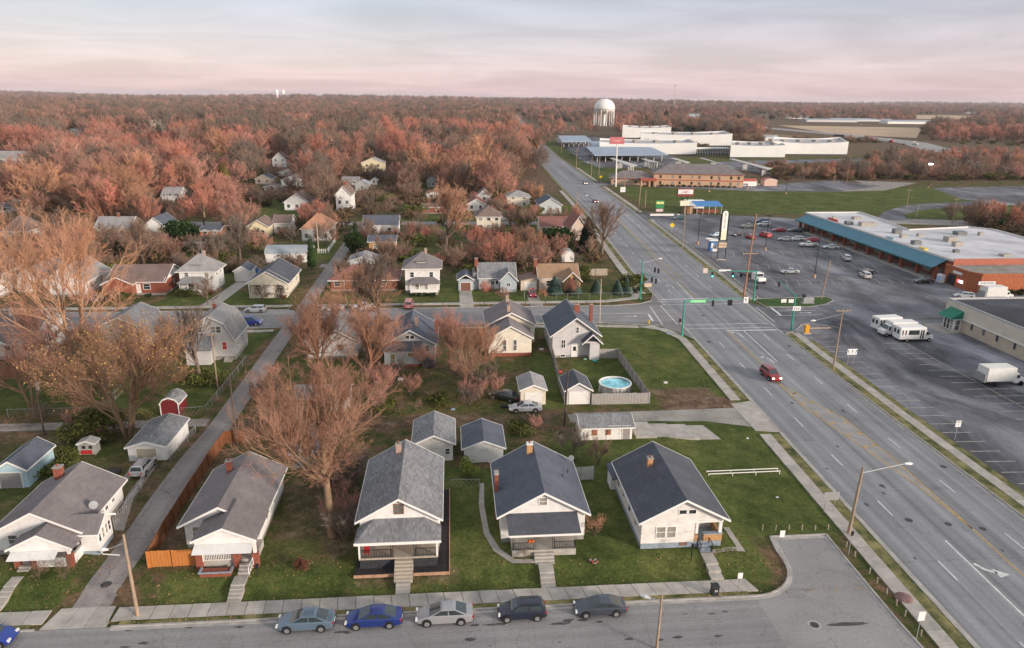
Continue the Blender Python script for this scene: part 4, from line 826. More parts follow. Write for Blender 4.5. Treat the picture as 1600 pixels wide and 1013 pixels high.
# ---------------------------------------------------------------- vehicles
tyre_m = mat('tyre_rubber', (0.018, 0.018, 0.019), .85, .1, 5); rim_m = mat('alloy', (0.45, .45, .46), .35, .05, 5, metal=.7); autoglass = mat('car_glass', (0.035, 0.05, 0.055), .05, .2, 1, spec=1.0)
hl_m = mat('headlight_lens', (0.75, .75, .72), .15, .05, 3, spec=.8); hl_on = mat('headlight_lit', (0.9, .85, .7), .2, .05, 3, emit=((1, .87, .62), 5.0)); tl_m = mat('taillight_lens', (0.42, .02, .015), .2, .1, 3, spec=.8); plate_m = mat('plate', (.6, .6, .58), .5)
KINDV = { # L, half width, hood z, belt z, roof z, cabin base rear/front x, roof rear/front x, wheel r, wheelbase
 'sedan': (4.8, .90, .86, .95, 1.42, -2.02, 1.3, -.85, .22, .33, 2.75), 'coupe': (4.7, .90, .83, .92, 1.38, -2.1, 1.2, -.85, .1, .33, 2.7), 'suv': (4.7, .93, 1.02, 1.10, 1.74, -2.25, 1.15, -2.0, .35, .37, 2.7),
 'hatch': (4.2, .87, .90, .98, 1.50, -2.0, 1.15, -1.7, .35, .32, 2.55), 'minivan': (5.0, .98, .98, 1.05, 1.75, -2.4, 1.75, -2.15, .75, .34, 3.0), 'pickup': (5.6, .98, 1.08, 1.15, 1.82, -.55, 1.35, -.35, .55, .4, 3.5), 'rig': (5.4, 1.0, 1.2, 1.3, 2.0, -.5, 1.2, -.35, .5, .45, 3.6)}
VCACHE = {}
def vehicle_meshes(kind):
 if kind in VCACHE: return VCACHE[kind]
 L, hw, hz, bz, rz, cr_, cf, rr, rf, wr, wb = KINDV[kind]; h = L / 2; out = {}
 def loft(stn, rings):
  mb = MB(); k = len(rings(stn[0]))
  for s in stn: mb.v += rings(s)
  for i in range(len(stn) - 1):
   for j in range(k): mb.f.append((i * k + j, i * k + (j + 1) % k, (i + 1) * k + (j + 1) % k, (i + 1) * k + j))
  mb.f.append(tuple(range(k - 1, -1, -1))); n = (len(stn) - 1) * k; mb.f.append(tuple(range(n, n + k)))
  return mb
 zr = bz if kind in ('sedan', 'coupe') else bz - .02
 st = [(-h, hw * .84, .42, zr - .18), (-h + .08, hw * .95, .3, zr - .05), (-h + .5, hw, .22, zr), (cr_ + .5, hw, .2, bz), (0, hw, .2, bz), (cf - .2, hw, .2, bz - .01), (cf + .25, hw * .99, .2, hz), (h - .55, hw * .96, .22, hz - .10), (h - .12, hw * .88, .28, hz - .22), (h, hw * .76, .36, hz - .36)]
 if kind == 'pickup': st = [(-.62, hw, .3, bz), (0, hw, .28, bz), (cf - .1, hw, .28, bz), (cf + .25, hw * .99, .28, hz + .02), (h - .2, hw * .95, .3, hz - .06), (h, hw * .86, .4, hz - .18)]
 if kind == 'minivan': st = st[:6] + [(cf + .1, hw * .97, .2, hz - .02), (h - .3, hw * .88, .22, hz - .22), (h - .08, hw * .8, .3, hz - .36), (h, hw * .7, .38, hz - .48)]
 def ring(s):
  x, w, z0, z1 = s; zm = z0 + (z1 - z0) * .55
  return [(x, -w * .86, z0), (x, -w, z0 + .1), (x, -w * 1.005, zm), (x, -w * .95, z1 - .05), (x, -w * .86, z1), (x, 0, z1 + .025), (x, w * .86, z1), (x, w * .95, z1 - .05), (x, w * 1.005, zm), (x, w, z0 + .1), (x, w * .86, z0)]
 body = loft(st, ring); cw, rw = hw * .88, hw * .70
 n = len(body.v); zb_ = bz - .04
 for x, w, z in ((cr_, cw, zb_), (cf, cw, zb_), (rf, rw, rz - .03), (rr, rw, rz - .03)): body.v += [(x, -w, z), (x, w, z)]
 xm_ = (rf + rr) / 2; body.v += [(rf - .12, 0, rz + .02), (rr + .12, 0, rz + .02)]
 q = lambda *a: body.f.append(tuple(n + i for i in a))
 q(0, 2, 4, 6); q(3, 1, 7, 5); q(2, 3, 5, 4); q(1, 0, 6, 7); q(4, 5, 8); q(7, 6, 9); q(6, 4, 8, 9); q(5, 7, 9, 8)
 out['body'] = body
 def lerp(a, b, t_): return tuple(a[i] + (b[i] - a[i]) * t_ for i in range(3))
 def pane(A, B, Cc, D, m0, m1, n0, n1, outv):
  bl = lerp(A, B, m0); br = lerp(A, B, m1); tl = lerp(D, Cc, m0); tr_ = lerp(D, Cc, m1); P_ = [lerp(bl, tl, n0), lerp(br, tr_, n0), lerp(br, tr_, n1), lerp(bl, tl, n1)]
  mb = MB(); a = [tuple(p[i] + outv[i] * .012 for i in range(3)) for p in P_]; bk_ = [tuple(p[i] - outv[i] * .03 for i in range(3)) for p in P_]
  mb.v = a + bk_; mb.f = [(0, 1, 2, 3), (0, 4, 5, 1), (1, 5, 6, 2), (2, 6, 7, 3), (3, 7, 4, 0), (7, 6, 5, 4)]; return mb
 F0, F1, F2, F3 = (cf, -cw, zb_), (cf, cw, zb_), (rf, rw, rz - .03), (rf, -rw, rz - .03); B0, B1, B2, B3 = (cr_, cw, zb_), (cr_, -cw, zb_), (rr, -rw, rz - .03), (rr, rw, rz - .03)
 glasses = [('windscreen', pane(F0, F1, F2, F3, .05, .95, .08, .93, (.5, 0, .8))), ('rear_window', pane(B0, B1, B2, B3, .07, .93, .15, .9, (-.5, 0, .8)))]
 cuts = [(.06, .47), (.51, .93)] if kind not in ('suv', 'minivan') else [(.05, .3), (.33, .62), (.65, .93)]
 if kind in ('pickup', 'rig'): cuts = [(.08, .46), (.5, .92)]
 for m0, m1 in cuts:
  glasses.append(('side_window', pane((cr_, -cw, zb_), (cf, -cw, zb_), F3, B2, m0, m1, .16, .88, (0, -1, .3)))); glasses.append(('side_window', pane((cr_, cw, zb_), (cf, cw, zb_), F2, B3, m0, m1, .16, .88, (0, 1, .3))))
 out['glass'] = glasses
 w_ = MB(); w_.tube((0, -.11, 0), (0, .11, 0), wr, k=16); out['tyre'] = w_; w_ = MB(); w_.tube((0, -.125, 0), (0, .125, 0), wr * .64, k=12); out['rim'] = w_; w_ = MB(); w_.tube((0, -.015, .02), (0, .015, .02), wr * 1.22, k=16); out['arch'] = w_
 out['wheels'] = [(sx * wb / 2 + (.05 if sx > 0 else 0), sy * (hw - .07), wr) for sx in (-1, 1) for sy in (-1, 1)]
 lz = hz - .28
 out['head'] = [MB().box(h - .2, h - .03, sy * hw * .66 - .17, sy * hw * .66 + .17, lz - .07, lz + .1) for sy in (-1, 1)]
 bx = -h if kind != 'pickup' else -h
 out['tail'] = [MB().box(bx - .012 if kind != 'sedan' else bx + .0, bx + .12, sy * hw * .78 - .13, sy * hw * .78 + .13, zr - .27, zr - .1) for sy in (-1, 1)]
 out['plate'] = MB().box(-h - .02, -h + .05, -.26, .26, .5, .64); out['bumper'] = MB().box(-h - .05, -h + .15, -hw * .8, hw * .8, .36, .46)
 if kind == 'pickup':
  b_ = MB(); b_.box(-h, -.65, -hw, -hw + .1, .42, bz); b_.box(-h, -.65, hw - .1, hw, .42, bz); b_.box(-h, -h + .08, -hw + .1, hw - .1, .42, bz); b_.box(-h + .08, -.65, -hw + .1, hw - .1, .42, .62); out['bed'] = b_
 for k_ in list(out):
  v = out[k_]
  if isinstance(v, MB): out[k_] = v.mesh(kind + '_' + k_)
  elif k_ in ('head', 'tail'): out[k_] = [x.mesh(kind + '_' + k_) for x in v]
 out['glass'] = [(nm, x.mesh(kind + '_' + nm)) for nm, x in out['glass']]
 for nm, m_ in (('tyre', tyre_m), ('rim', rim_m), ('plate', plate_m), ('bumper', black)): out[nm].materials.append(m_)
 for nm, me in out['glass']: me.materials.append(autoglass)
 for me in out['head']: me.materials.append(hl_m)
 for me in out['tail']: me.materials.append(tl_m)
 out['body'].materials.append(white)
 for p in out['body'].polygons: p.use_smooth = True
 out['body'].set_sharp_from_angle(angle=R_(38)); out['arch'].materials.append(tyre_m)
 if 'bed' in out: out['bed'].materials.append(white)
 VCACHE[kind] = out; return out
PAINTS = {}
def car(kind, color, x, y, ang, label, group=None, name='parked_car', cat='car', lit=False, z=None, s=1.0, rack=False):
 """ang in degrees: 0 faces east, 90 north"""
 mt = PAINTS.setdefault(color, paint('car_paint_%d' % len(PAINTS), color)); V_ = vehicle_meshes(kind)
 t_ = thing(name, label, cat, (x, y, (G(x, y) if z is None else z) + .02), R_(ang) or 1e-6, group); t_.scale = (s, s, s)
 def p(nm, me, par=t_, m_=None, loc=(0, 0, 0)):
  o = bpy.data.objects.new(nm, me); C.objects.link(o); o.parent = par; o.location = loc
  if m_: o.material_slots[0].link = 'OBJECT'; o.material_slots[0].material = m_
  return o
 b = p('body', V_['body'], m_=mt); bv = b.modifiers.new('bevel', 'BEVEL'); bv.width = .05; bv.segments = 3; bv.limit_method = 'ANGLE'; bv.angle_limit = R_(18); bv.harden_normals = False
 if 'bed' in V_: p('bed', V_['bed'], m_=mt)
 for nm, me in V_['glass']: p(nm, me)
 for loc in V_['wheels']: w_ = p('wheel', V_['tyre'], loc=loc); p('rim', V_['rim'], w_); p('wheel_arch', V_['arch'], loc=(loc[0], math.copysign(KINDV[kind][1] * 1.0, loc[1]), loc[2] + .03))
 for me in V_['head']: p('headlight', me, m_=hl_on if lit else None)
 for me in V_['tail']: p('taillight', me)
 p('number_plate', V_['plate']); p('bumper', V_['bumper'])
 if rack:
  L, hw, hz, bz, rz, cr_, cf, rr, rf, wr, wb = KINDV[kind]
  for sy in (-1, 1): MB().tube((rr + .2, sy * hw * .6, rz + .06), (rf - .2, sy * hw * .6, rz + .06), .03, k=5).build('roof_rail', black, t_)
 return t_
# ---------------------------------------------------------------- front row houses
sd_white = siding('white_boards', (0.74, 0.73, 0.70)); sd_worn = siding('peeling_white_boards', (0.74, 0.71, 0.66), worn=.75); sd_cream = siding('cream_boards', (0.70, 0.63, 0.50)); sd_grey = siding('light_grey_boards', (0.56, 0.54, 0.53))
sd_blue = siding('pale_blue_boards', (0.42, 0.58, 0.63)); sd_bg = siding('blue_grey_boards', (0.38, 0.43, 0.46)); sd_sage = siding('sage_grey_boards', (0.46, 0.50, 0.50)); sd_tan = siding('tan_boards', (0.60, 0.50, 0.40)); sd_yel = siding('butter_yellow_boards', (0.72, 0.62, 0.40))
sd_vert = siding('cream_vertical_panels', (0.72, 0.66, 0.54), pitch=.4, vertical=True)
rf_dark = shingle('charcoal_shingles', (0.092, 0.099, 0.116)); rf_grey = shingle('mottled_grey_shingles', (0.215, 0.22, 0.225), var=.24); rf_slate = shingle('slate_blue_shingles', (0.108, 0.121, 0.148)); rf_brown = shingle('brown_shingles', (0.20, 0.145, 0.125)); rf_taupe = shingle('taupe_shingles', (0.20, 0.18, 0.178))
rf_tan = shingle('tan_shingles', (0.33, 0.215, 0.135)); rf_red = shingle('red_brown_shingles', (0.24, 0.115, 0.095)); rf_lgrey = shingle('pale_grey_shingles', (0.30, 0.29, 0.285)); rf_metal = mat('grey_metal_roof', (0.36, 0.39, 0.41), .5, .12, 1.5, metal=.3); rf_peach = shingle('peach_shingles', (0.45, 0.235, 0.15))
gd_beige = mat('beige_door', (0.42, 0.37, 0.28), .7, .1, 3); gd_grey = mat('grey_door', (0.30, 0.28, 0.27), .7, .1, 3); gd_brown = mat('brown_door', (0.20, 0.09, 0.06), .7, .1, 3)

t5 = thing('wooden_house', 'peeling white wooden house with recessed corner porch, last before the turning circle', 'house', (22.1, 58.9, G(22, 60)))
X5 = (18.0, 26.2, 58.9, 70.1); z5 = G(22, 60)
MB().prism([(18.03, 58.93), (26.17, 58.93), (26.17, 70.07), (18.03, 70.07)], z5 - .4, z5 + .62).build('foundation', bluefound, t5)
wl5 = MB().prism([(18, 58.9), (23.35, 58.9), (23.35, 61.3), (26.2, 61.3), (26.2, 70.1), (18, 70.1)], z5 + .62, 3.45).ext([(18, 3.45), (26.2, 3.45), (26.2, 4.0), (22.1, 6.25), (18, 4.0)], 58.9, 70.1).build('wall', sd_worn, t5)
r5 = roof_gable(t5, X5, 3.98, 6.4, .45, .55, 'y', rf_dark)
chimney(r5, 20.7, 66.6, 4.6, 6.55, m_=tanbrick)
for u in (19.95, 21.0): window(t5, 'S', X5, u, 1.95, .85, 1.2, gm_=curtain)
for u in (22.0, 22.95): window(t5, 'S', X5, u, 4.55, .7, .42, rail=False)
for y in (61, 63.6, 66.2, 68.6): window(t5, 'W', X5, y, 2.0, .8, 1.2)
MB().box(22.0, 22.7, 58.86, 58.899, .95, 1.3).build('cellar_hatch', mat('brown_board', (0.22, .13, .09)), t5)
box_part(t5, 'porch_post', white, 25.85, 26.17, 59.0, 59.3, 2.15, 3.45); box_part(t5, 'porch_post', white, 23.5, 23.75, 59.0, 59.25, 2.15, 3.45)
bw = MB().box(24.35, 26.2, 58.92, 59.2, 1.34, 2.1).box(25.95, 26.2, 59.2, 61.29, 1.34, 2.1).box(23.38, 23.75, 58.92, 59.2, 1.34, 2.0); bw.build('porch_parapet', tanbrick, t5)
box_part(t5, 'parapet_cap', bluefound, 24.3, 26.25, 58.86, 59.26, 2.1, 2.2)
door(t5, 'S', (23.35, 26.2, 61.3, 70), 24.2, 1.35); window(t5, 'S', (23.35, 26.2, 61.3, 70), 25.4, 1.9, .9, 1.2)
stair(t5, 23.8, 24.9, 58.9, 1.34, 3, .2, .32, bluefound, .5)
for a in (23.78, 24.92): railing(t5, (a, 57.9), (a, 58.9), .9, .8, 4)
for k, (p, q) in enumerate(((66.6, 5.7), (61.5, 5.75), (69.5, 5.8))): MB().tube((22.6 + k * .5, p, q - .3 - k * .28), (22.6 + k * .5, p, q + .1 - k * .28), .05, k=6).build('vent_pipe', black, t5)
MB().ext([(17.3, 2.9), (18.6, 3.4), (18.6, 3.25), (17.3, 2.75)], 68.6, 72.2).build('lean_to_roof', rf_slate, t5); MB().box(17.5, 18.6, 70.2, 72.0, .5, 2.8).build('lean_to', sd_white, t5)
t4, r4 = house('wooden_house', 'white bungalow with dark shingle roof and low shed-roofed porch with pumpkins', (4.35, 12.75, 60.9, 70.9), 3.9, 6.5, sd_white, rf_slate, o=.45, og=.5, zf=.5, wins=[('S', 8.5, 4.85, .75, .8), ('W', 64, 2, .8, 1.2), ('W', 68, 2, .8, 1.2), ('E', 64, 2, .8, 1.2)], chims=[(8.0, 69.2, 5.9, 7.3, dict(m_=tanbrick, w=.6, d=.6, cap=white))], zg=.7)
MB().box(3.98, 4.34, 65.0, 65.8, .6, 6.0).build('outer_chimney', brick, t4); MB().box(3.92, 4.4, 64.95, 65.85, 6.0, 6.12).build('chimney_cap', concrete, t4)
MB().quad((4.9, 60.95, 4.02), (4.9, 58.35, 3.32), (11.9, 58.35, 3.32), (11.9, 60.95, 4.02)).ext([(58.35, 3.18), (60.95, 3.88), (60.95, 4.0), (58.35, 3.3)], 4.9, 11.9, 'x').build('porch_roof', rf_dark, t4)
MB().box(4.95, 11.85, 58.32, 58.4, 2.98, 3.19).build('porch_beam', trim, t4)
MB().box(5.3, 11.5, 58.5, 60.89, .3, 1.38).build('porch_floor', concrete, t4)
stair(t4, 7.4, 9.3, 58.5, 1.38, 4, .18, .3, concrete, .4)
for x in (5.4, 7.5, 9.3, 11.4):
 mb = MB(); mb.tube((x - .09, 58.6, 1.38), (x - .09, 58.6, 3.0), .02, k=4); mb.tube((x + .09, 58.6, 1.38), (x + .09, 58.6, 3.0), .02, k=4)
 for z in np.arange(1.6, 3, .28): mb.tube((x - .09, 58.6, z), (x + .09, 58.6, z + .14), .012, k=4)
 mb.build('porch_post', black, t4)
for a, b in ((5.4, 7.4), (9.4, 11.4)): railing(t4, (a, 58.6), (b, 58.6), 1.38, .8, 12)
door(t4, 'S', (4.35, 12.75, 60.9, 71), 8.3, 1.38); window(t4, 'S', (4.35, 12.75, 60.9, 71), 6.4, 2.0, 1.2, 1.1); window(t4, 'S', (4.35, 12.75, 60.9, 71), 10.3, 2.0, 1.2, 1.1)
MB().tube((12.6, 70.3, 4.2), (12.8, 70.3, 4.9), .03).tube((12.85, 70.2, 4.9), (12.8, 70.05, 4.95), .3, .32, 12).build('satellite_dish', galv, t4)
for x, y, z in ((11.2, 66, 4.6), (12, 67.5, 4.3)): MB().tube((x, y, z), (x, y, z + .7), .05, k=6).build('vent_pipe', black, t4)
MB().ext([(10.3, 5.0), (11.6, 4.3), (11.6, 4.15), (10.3, 4.85)], 70.9, 72.3).build('rear_roof', rf_slate, t4)
pk_m = mat('pumpkin_orange', (0.62, 0.13, 0.02), .6, .15, 4)
for k, (x, y, z, lb) in enumerate(((6.95, 58.62, 2.2, 'orange pumpkin left on the porch railing of the white bungalow'), (7.25, 58.64, 2.2, 'second orange pumpkin on the porch railing, nearer the steps'))):
 mb = MB(); 
 for a, b, r0, r1 in ((0, .05, .1, .17), (.05, .16, .17, .18), (.16, .24, .18, .1)): mb.tube((x, y, z + a), (x, y, z + b), r0, r1, 10)
 mb.tube((x, y, z + .24), (x + .02, y, z + .3), .02, k=5); tag(mb.build('pumpkin', pk_m, smooth=True), lb, 'pumpkin', 'pumpkins on the porch')
t3, r3 = house('wooden_house', 'white-gabled house with mottled grey roof and hipped porch, right of the biggest tree', (-9.25, -1.75, 59.9, 71.3), 4.55, 6.95, sd_white, rf_grey, o=.4, og=.45, zf=.6, zg=.7, wins=[('S', -5.5, 5.15, .8, .95, dict(fm=mat('rust_brown_trim', (.25, .13, .08)))), ('E', 63, 2.2, .8, 1.2), ('E', 66, 2.2, .8, 1.2), ('E', 69, 2.2, .8, 1.2)], chims=[(-6.1, 69.3, 6.4, 7.7, dict(m_=mat('buff_brick', (.42, .3, .24), .9, .2, 6)))])
hipv = MB(); a = [(-9.5, 57.3, 3.72), (-1.5, 57.3, 3.72), (-1.5, 59.89, 3.72), (-9.5, 59.89, 3.72)]; b = [(-7.9, 59.89, 4.62), (-3.1, 59.89, 4.62)]
hipv.quad(a[0], a[1], b[1], b[0]); hipv.quad(a[1], a[2], b[1]); hipv.quad(a[3], a[0], b[0]); hipv.box(-9.5, -1.5, 57.3, 59.88, 3.6, 3.715); hipv.build('porch_roof', rf_grey, t3)
MB().box(-9.52, -1.48, 57.22, 57.3, 3.5, 3.74).box(-9.3, -1.7, 57.4, 57.55, 3.35, 3.6).build('porch_beam', trim, t3)
MB().box(-9.2, -1.8, 57.5, 59.89, 1.75, 1.9).build('porch_floor', mat('porch_planks', (.42, .36, .29), .8, .15, 1, stretch=(8, 1, 1)), t3)
MB().box(-9.1, -1.9, 57.6, 59.8, .4, 1.74).build('porch_skirt', mat('dark_lattice', (.035, .037, .042), .8, .3, 4), t3)
stair(t3, -5.85, -4.15, 57.5, 1.9, 6, .19, .3, mat('step_planks', (.40, .35, .28), .8, .1, 4), .4)
for x in (-9.1, -1.9): box_part(t3, 'porch_post', trim, x - .08, x + .08, 57.55, 57.7, 1.9, 3.4)
for x in (-6.0, -4.05): MB().tube((x, 57.62, 1.9), (x, 57.62, 3.4), .03, k=5).tube((x + .2 * (1 if x > -5 else -1), 57.62, 1.9), (x + .2 * (1 if x > -5 else -1), 57.62, 3.4), .03, k=5).build('porch_post', black, t3)
railing(t3, (-9.0, 57.62), (-6.1, 57.62), 1.9, .85, 20); railing(t3, (-3.9, 57.62), (-2.0, 57.62), 1.9, .85, 13)
door(t3, 'S', (-9.25, -1.75, 59.9, 71), -5.0, 1.9); window(t3, 'S', (-9.25, -1.75, 59.9, 71), -7.4, 2.3, 1.3, 1.0); window(t3, 'S', (-9.25, -1.75, 59.9, 71), -3.0, 2.3, 1.1, 1.0)
for x, y, z in ((-3.2, 66.5, 5.35), (-3.4, 63.5, 5.5), (-4.5, 64.8, 6.0)): MB().box(x, x + .25, y, y + .35, z - .3, z + .12).build('roof_vent', galv, t3)
mb = MB()
for a_, b_ in (((-9.6, 56.55), (-5.9, 56.55)), ((-4.1, 56.55), (-.75, 56.55)), ((-.75, 56.55), (-.75, 71.5))): mb.obar((*a_, .82), (*b_, .82), .09, .3)
tag(mb.build('timber_edging', mat('edging_wood', (.42, .25, .16), .9, .2, 3)), 'low orange-brown timber edging around the mulch bed of the grey-roofed house', 'edging')
MB().quad((-9.6, 56.6, .745), (-5.9, 56.6, .745), (-5.9, 59.9, .745), (-9.6, 59.9, .745)).quad((-4.1, 56.6, .745), (-.8, 56.6, .745), (-.8, 71.4, .745), (-1.74, 71.4, .745), (-1.74, 59.9, .745), (-4.1, 59.9, .745)).build('mulch_bed', mat('dark_mulch', (.03, .027, .027), .95, .4, 6, bump=.6), None, kind='structure')
for x, y, m_, lb, c in ((-8.5, 58.1, mat('red_plastic', (.5, .03, .03), .5), 'red plastic chair on the porch of the grey-roofed house', 'chair'),):
 q = thing('porch_chair', lb, c, (x, y, 1.9)); MB().box(x - .25, x + .25, y - .25, y + .25, 2.28, 2.34).build('seat', m_, q); MB().box(x - .25, x + .25, y + .2, y + .26, 2.34, 2.8).build('backrest', m_, q)
 for sx in (-1, 1):
  for sy in (-1, 1): MB().tube((x + sx * .22, y + sy * .22, 1.9), (x + sx * .22, y + sy * .22, 2.28), .025, k=5).build('leg', m_, q)
t2, r2_ = house('wooden_house', 'white house behind orange-brown fence with two nested front gables and brick porch piers', (-26.3, -19.3, 62.0, 72.3), 3.45, 5.5, sd_white, rf_taupe, o=.5, og=.5, zf=.5, zg=.68, wins=[('E', 65, 2, .8, 1.1), ('E', 68, 2, .8, 1.1), ('W', 66, 2, .8, 1.1), ('S', -25.2, 2.0, .7, 1.1)], chims=[(-24.0, 69.6, 4.6, 6.1, {})])
MB().ext([(-24.4, 3.9), (-21.5, 5.22), (-18.55, 3.82), (-18.55, 3.68), (-21.5, 5.08), (-24.4, 3.76)][::-1], 58.3, 63.4).build('porch_roof', rf_taupe, t2)
MB().ext([(-24.2, 3.3), (-18.75, 3.3), (-18.75, 3.8), (-21.5, 5.02), (-24.2, 3.84)], 58.55, 58.75).build('porch_gable', sd_white, t2)
MB().ext([(57.6, 2.95), (58.5, 3.35), (58.5, 3.42), (57.6, 3.02)], -24.2, -18.9, 'x').build('metal_awning', mat('white_metal', (.72, .72, .7), .45, .05, 2, metal=.1), t2)
MB().ext([(-24.45, 3.72), (-21.5, 5.04), (-18.5, 3.66), (-18.5, 3.86), (-21.5, 5.25), (-24.45, 3.93)], 58.22, 58.29).build('fascia', trim, t2)
MB().box(-24, -19.0, 58.9, 61.99, .4, 1.45).build('porch_floor', concrete, t2)
for x in (-24.0, -20.6, -18.9):
 MB().box(x - .28, x + .28, 58.55, 59.1, .4, 2.2).build('brick_pier', brick, t2); MB().box(x - .14, x + .14, 58.7, 58.95, 2.2, 3.35).build('porch_post', trim, t2)
railing(t2, (-23.7, 58.8), (-20.9, 58.8), 1.45, .85, 18, trim, .03); door(t2, 'S', (-26.3, -19.3, 62, 72), -20.2, 1.45); window(t2, 'S', (-26.3, -19.3, 62, 72), -22.6, 2.0, 1.6, 1.1)
stair(t2, -20.3, -19.2, 58.6, 1.45, 4, .19, .32, concrete, .4); railing(t2, (-19.1, 57.0), (-19.1, 58.5), 1.1, .75, 3, trim)
MB().box(-23.7, -20.9, 57.5, 58.3, .6, 1.05).build('planter_wall', brick, t2); MB().box(-23.8, -20.8, 57.4, 57.55, 1.05, 1.15).box(-23.8, -23.6, 57.55, 58.3, 1.05, 1.15).box(-21.0, -20.8, 57.55, 58.3, 1.05, 1.15).build('planter_rim', bluefound, t2)
t1, r1_ = house('wooden_house', 'white house with bay wing and satellite dish, left of the alley', (-43.9, -36.1, 62.2, 71.2), 3.15, 5.45, sd_white, rf_taupe, o=.45, og=.5, zf=.5, zg=.7, wins=[('S', -42.3, 1.9, .8, .9), ('E', 67.5, 2.1, .6, .6), ('E', 69, 2.1, .6, .6)], chims=[(-41.3, 69.6, 4.7, 6.0, dict(w=.75, d=.7))])
MB().ext([(-41.5, 2.85), (-38.6, 4.3), (-35.7, 2.75), (-35.7, 2.6), (-38.6, 4.15), (-41.5, 2.7)][::-1], 59.7, 64.0).build('porch_roof', rf_taupe, t1)
MB().ext([(-41.3, 2.35), (-35.9, 2.35), (-35.9, 2.8), (-38.6, 4.1), (-41.3, 2.85)], 59.9, 60.1).build('porch_gable', sd_white, t1)
MB().ext([(-41.55, 2.66), (-38.6, 4.12), (-35.65, 2.56), (-35.65, 2.78), (-38.6, 4.33), (-41.55, 2.88)], 59.62, 59.69).build('fascia', trim, t1)
MB().ext([(59.0, 2.1), (59.85, 2.45), (59.85, 2.52), (59.0, 2.17)], -41.2, -37.0, 'x').build('metal_awning', MATS['white_metal'], t1)
MB().box(-39.2, -36.0, 59.95, 60.2, .4, 1.6).box(-36.25, -36.0, 60.2, 62.1, .4, 1.6).box(-41.2, -36.1, 60.3, 62.19, .4, .95).build('porch_parapet', sd_white, t1)
for x in (-40.9, -39.4, -36.2): MB().box(x - .25, x + .25, 59.85, 60.35, .4, 2.0).build('brick_pier', brick, t1); MB().box(x - .12, x + .12, 59.95, 60.2, 2.0, 2.5).build('porch_post', trim, t1)
door(t1, 'S', (-43.9, -36.1, 62.2, 71), -40.1, .95, h=1.8); stair(t1, -40.7, -39.7, 60.0, 1.2, 4, .17, .32, concrete, .3)
XB = (-38.0, -34.5, 61.9, 64.9); MB().box(-36.0, -34.5, 61.9, 64.9, .95, 3.0).ext([(61.9, 3.0), (64.9, 3.0), (63.4, 3.95)][::-1], -36, -34.5, 'x').build('bay_wall', sd_white, t1); MB().box(-36.0, -34.53, 61.93, 64.87, .2, .95).build('foundation', bluefound, t1)
roof_gable(t1, (-38.8, -34.5, 61.9, 64.9), 2.95, 4.1, .35, .35, 'x', rf_taupe, name='bay_roof')
for y in (62.4, 63.1, 63.8, 64.4): window(t1, 'E', XB, y, 1.7, .42, 1.0)
MB().tube((-36.1, 65.2, 3.4), (-36.1, 65.2, 4.0), .03).tube((-36.0, 65.15, 4.05), (-35.95, 65.0, 4.1), .4, .42, 14).build('satellite_dish', galv, t1)
MB().tube((-34.45, 61.9, 1.1), (-33.9, 61.3, .95), .05).tube((-33.9, 61.3, .95), (-32.3, 61.1, .9), .05).build('downspout', trim, t1)
def front_walk(name, cx, w, ytop, ystep, n, label_off=0):
 root = bpy.data.objects.new(name, None); link(root); root['kind'] = 'structure'; OFF[root.name] = Vector((0, 0, 0))
 y = ytop
 while y > ystep + .1:
  a = max(ystep, y - 1.1); MB().prism([(cx - w / 2, a + .02), (cx + w / 2, a + .02), (cx + w / 2, y), (cx - w / 2, y)], .5, .765).build('slab', concrete, root); y = a
 h = (.74 - .12) / n; run = (ystep - (CY + 2.4)) / n
 for k in range(n): MB().box(cx - w / 2, cx + w / 2, ystep - run * (k + 1), ystep - run * k, -.1, .74 - h * (k + .6)).build('step', concrete, root)
front_walk('front_walk', 8.35, 1.35, 57.3, 55.9, 3); front_walk('front_walk', -5.0, 1.3, 55.6 + .15, 55.7, 3); front_walk('front_walk', -19.9, 1.2, 57.3, 56.0, 4); front_walk('front_walk', -40.2, 1.0, 58.6, 57.2, 5); front_walk('front_walk', 24.35, 1.2, 57.8, 56.1, 2)
strip('curved_path', [(7.5, 57.4), (5.2, 57.5), (3.6, 59.5), (2.7, 62.5), (2.4, 68), (2.7, 72.5)], [(7.5, 58.0), (5.5, 58.15), (4.2, 59.9), (3.3, 62.7), (3.0, 68), (3.2, 72.5)], .035, concrete, 1, .8)
strip('side_path', [(25, 57.7), (27, 58.0), (28.3, 57.8), (28.2, 62)], [(25, 58.3), (26.8, 58.6), (27.7, 58.6), (27.6, 62)], .035, concrete, 1, .8)

# ---------------------------------------------------------------- garages and back yards
h_, _ = house('garage', 'pale blue garage with grey door at the far left behind the bay-wing house', (-51.2, -47.9, 74.9, 80.5), 3.0, 4.15, sd_blue, rf_slate, o=.25, og=.25, zf=.05, cat='garage')
garage_door(h_, 'S', (-51.2, -47.9, 74.9, 80), -49.7, .7, 2.3, 1.9, gd_grey)
h_, _ = house('garage', 'white garage with beige door beside the alley behind the silver wagon', (-39.45, -35.05, 80.6, 88.2), 2.55, 3.3, sd_white, rf_grey, o=.25, og=.25, zf=.05, cat='garage')
garage_door(h_, 'S', (-39.45, -35.05, 80.6, 88), -37.3, .4, 2.3, 1.85, gd_beige)
h_, _ = house('garage', 'weathered white garage with mottled grey roof, left of a pair behind the lawns', (-5.0, -.35, 78.2, 84.6), 3.1, 4.3, sd_worn, rf_grey, o=.35, og=.35, zf=.1, cat='garage', wins=[('S', -1.0, 1.6, .5, .7)])
h_, _ = house('garage', 'clean white garage with dark blue-grey roof, right of a pair behind the lawns', (1.0, 5.75, 77.4, 83.2), 2.7, 3.75, sd_white, rf_slate, o=.3, og=.25, zf=.1, cat='garage', doors=[('S', 4.5, .6)])
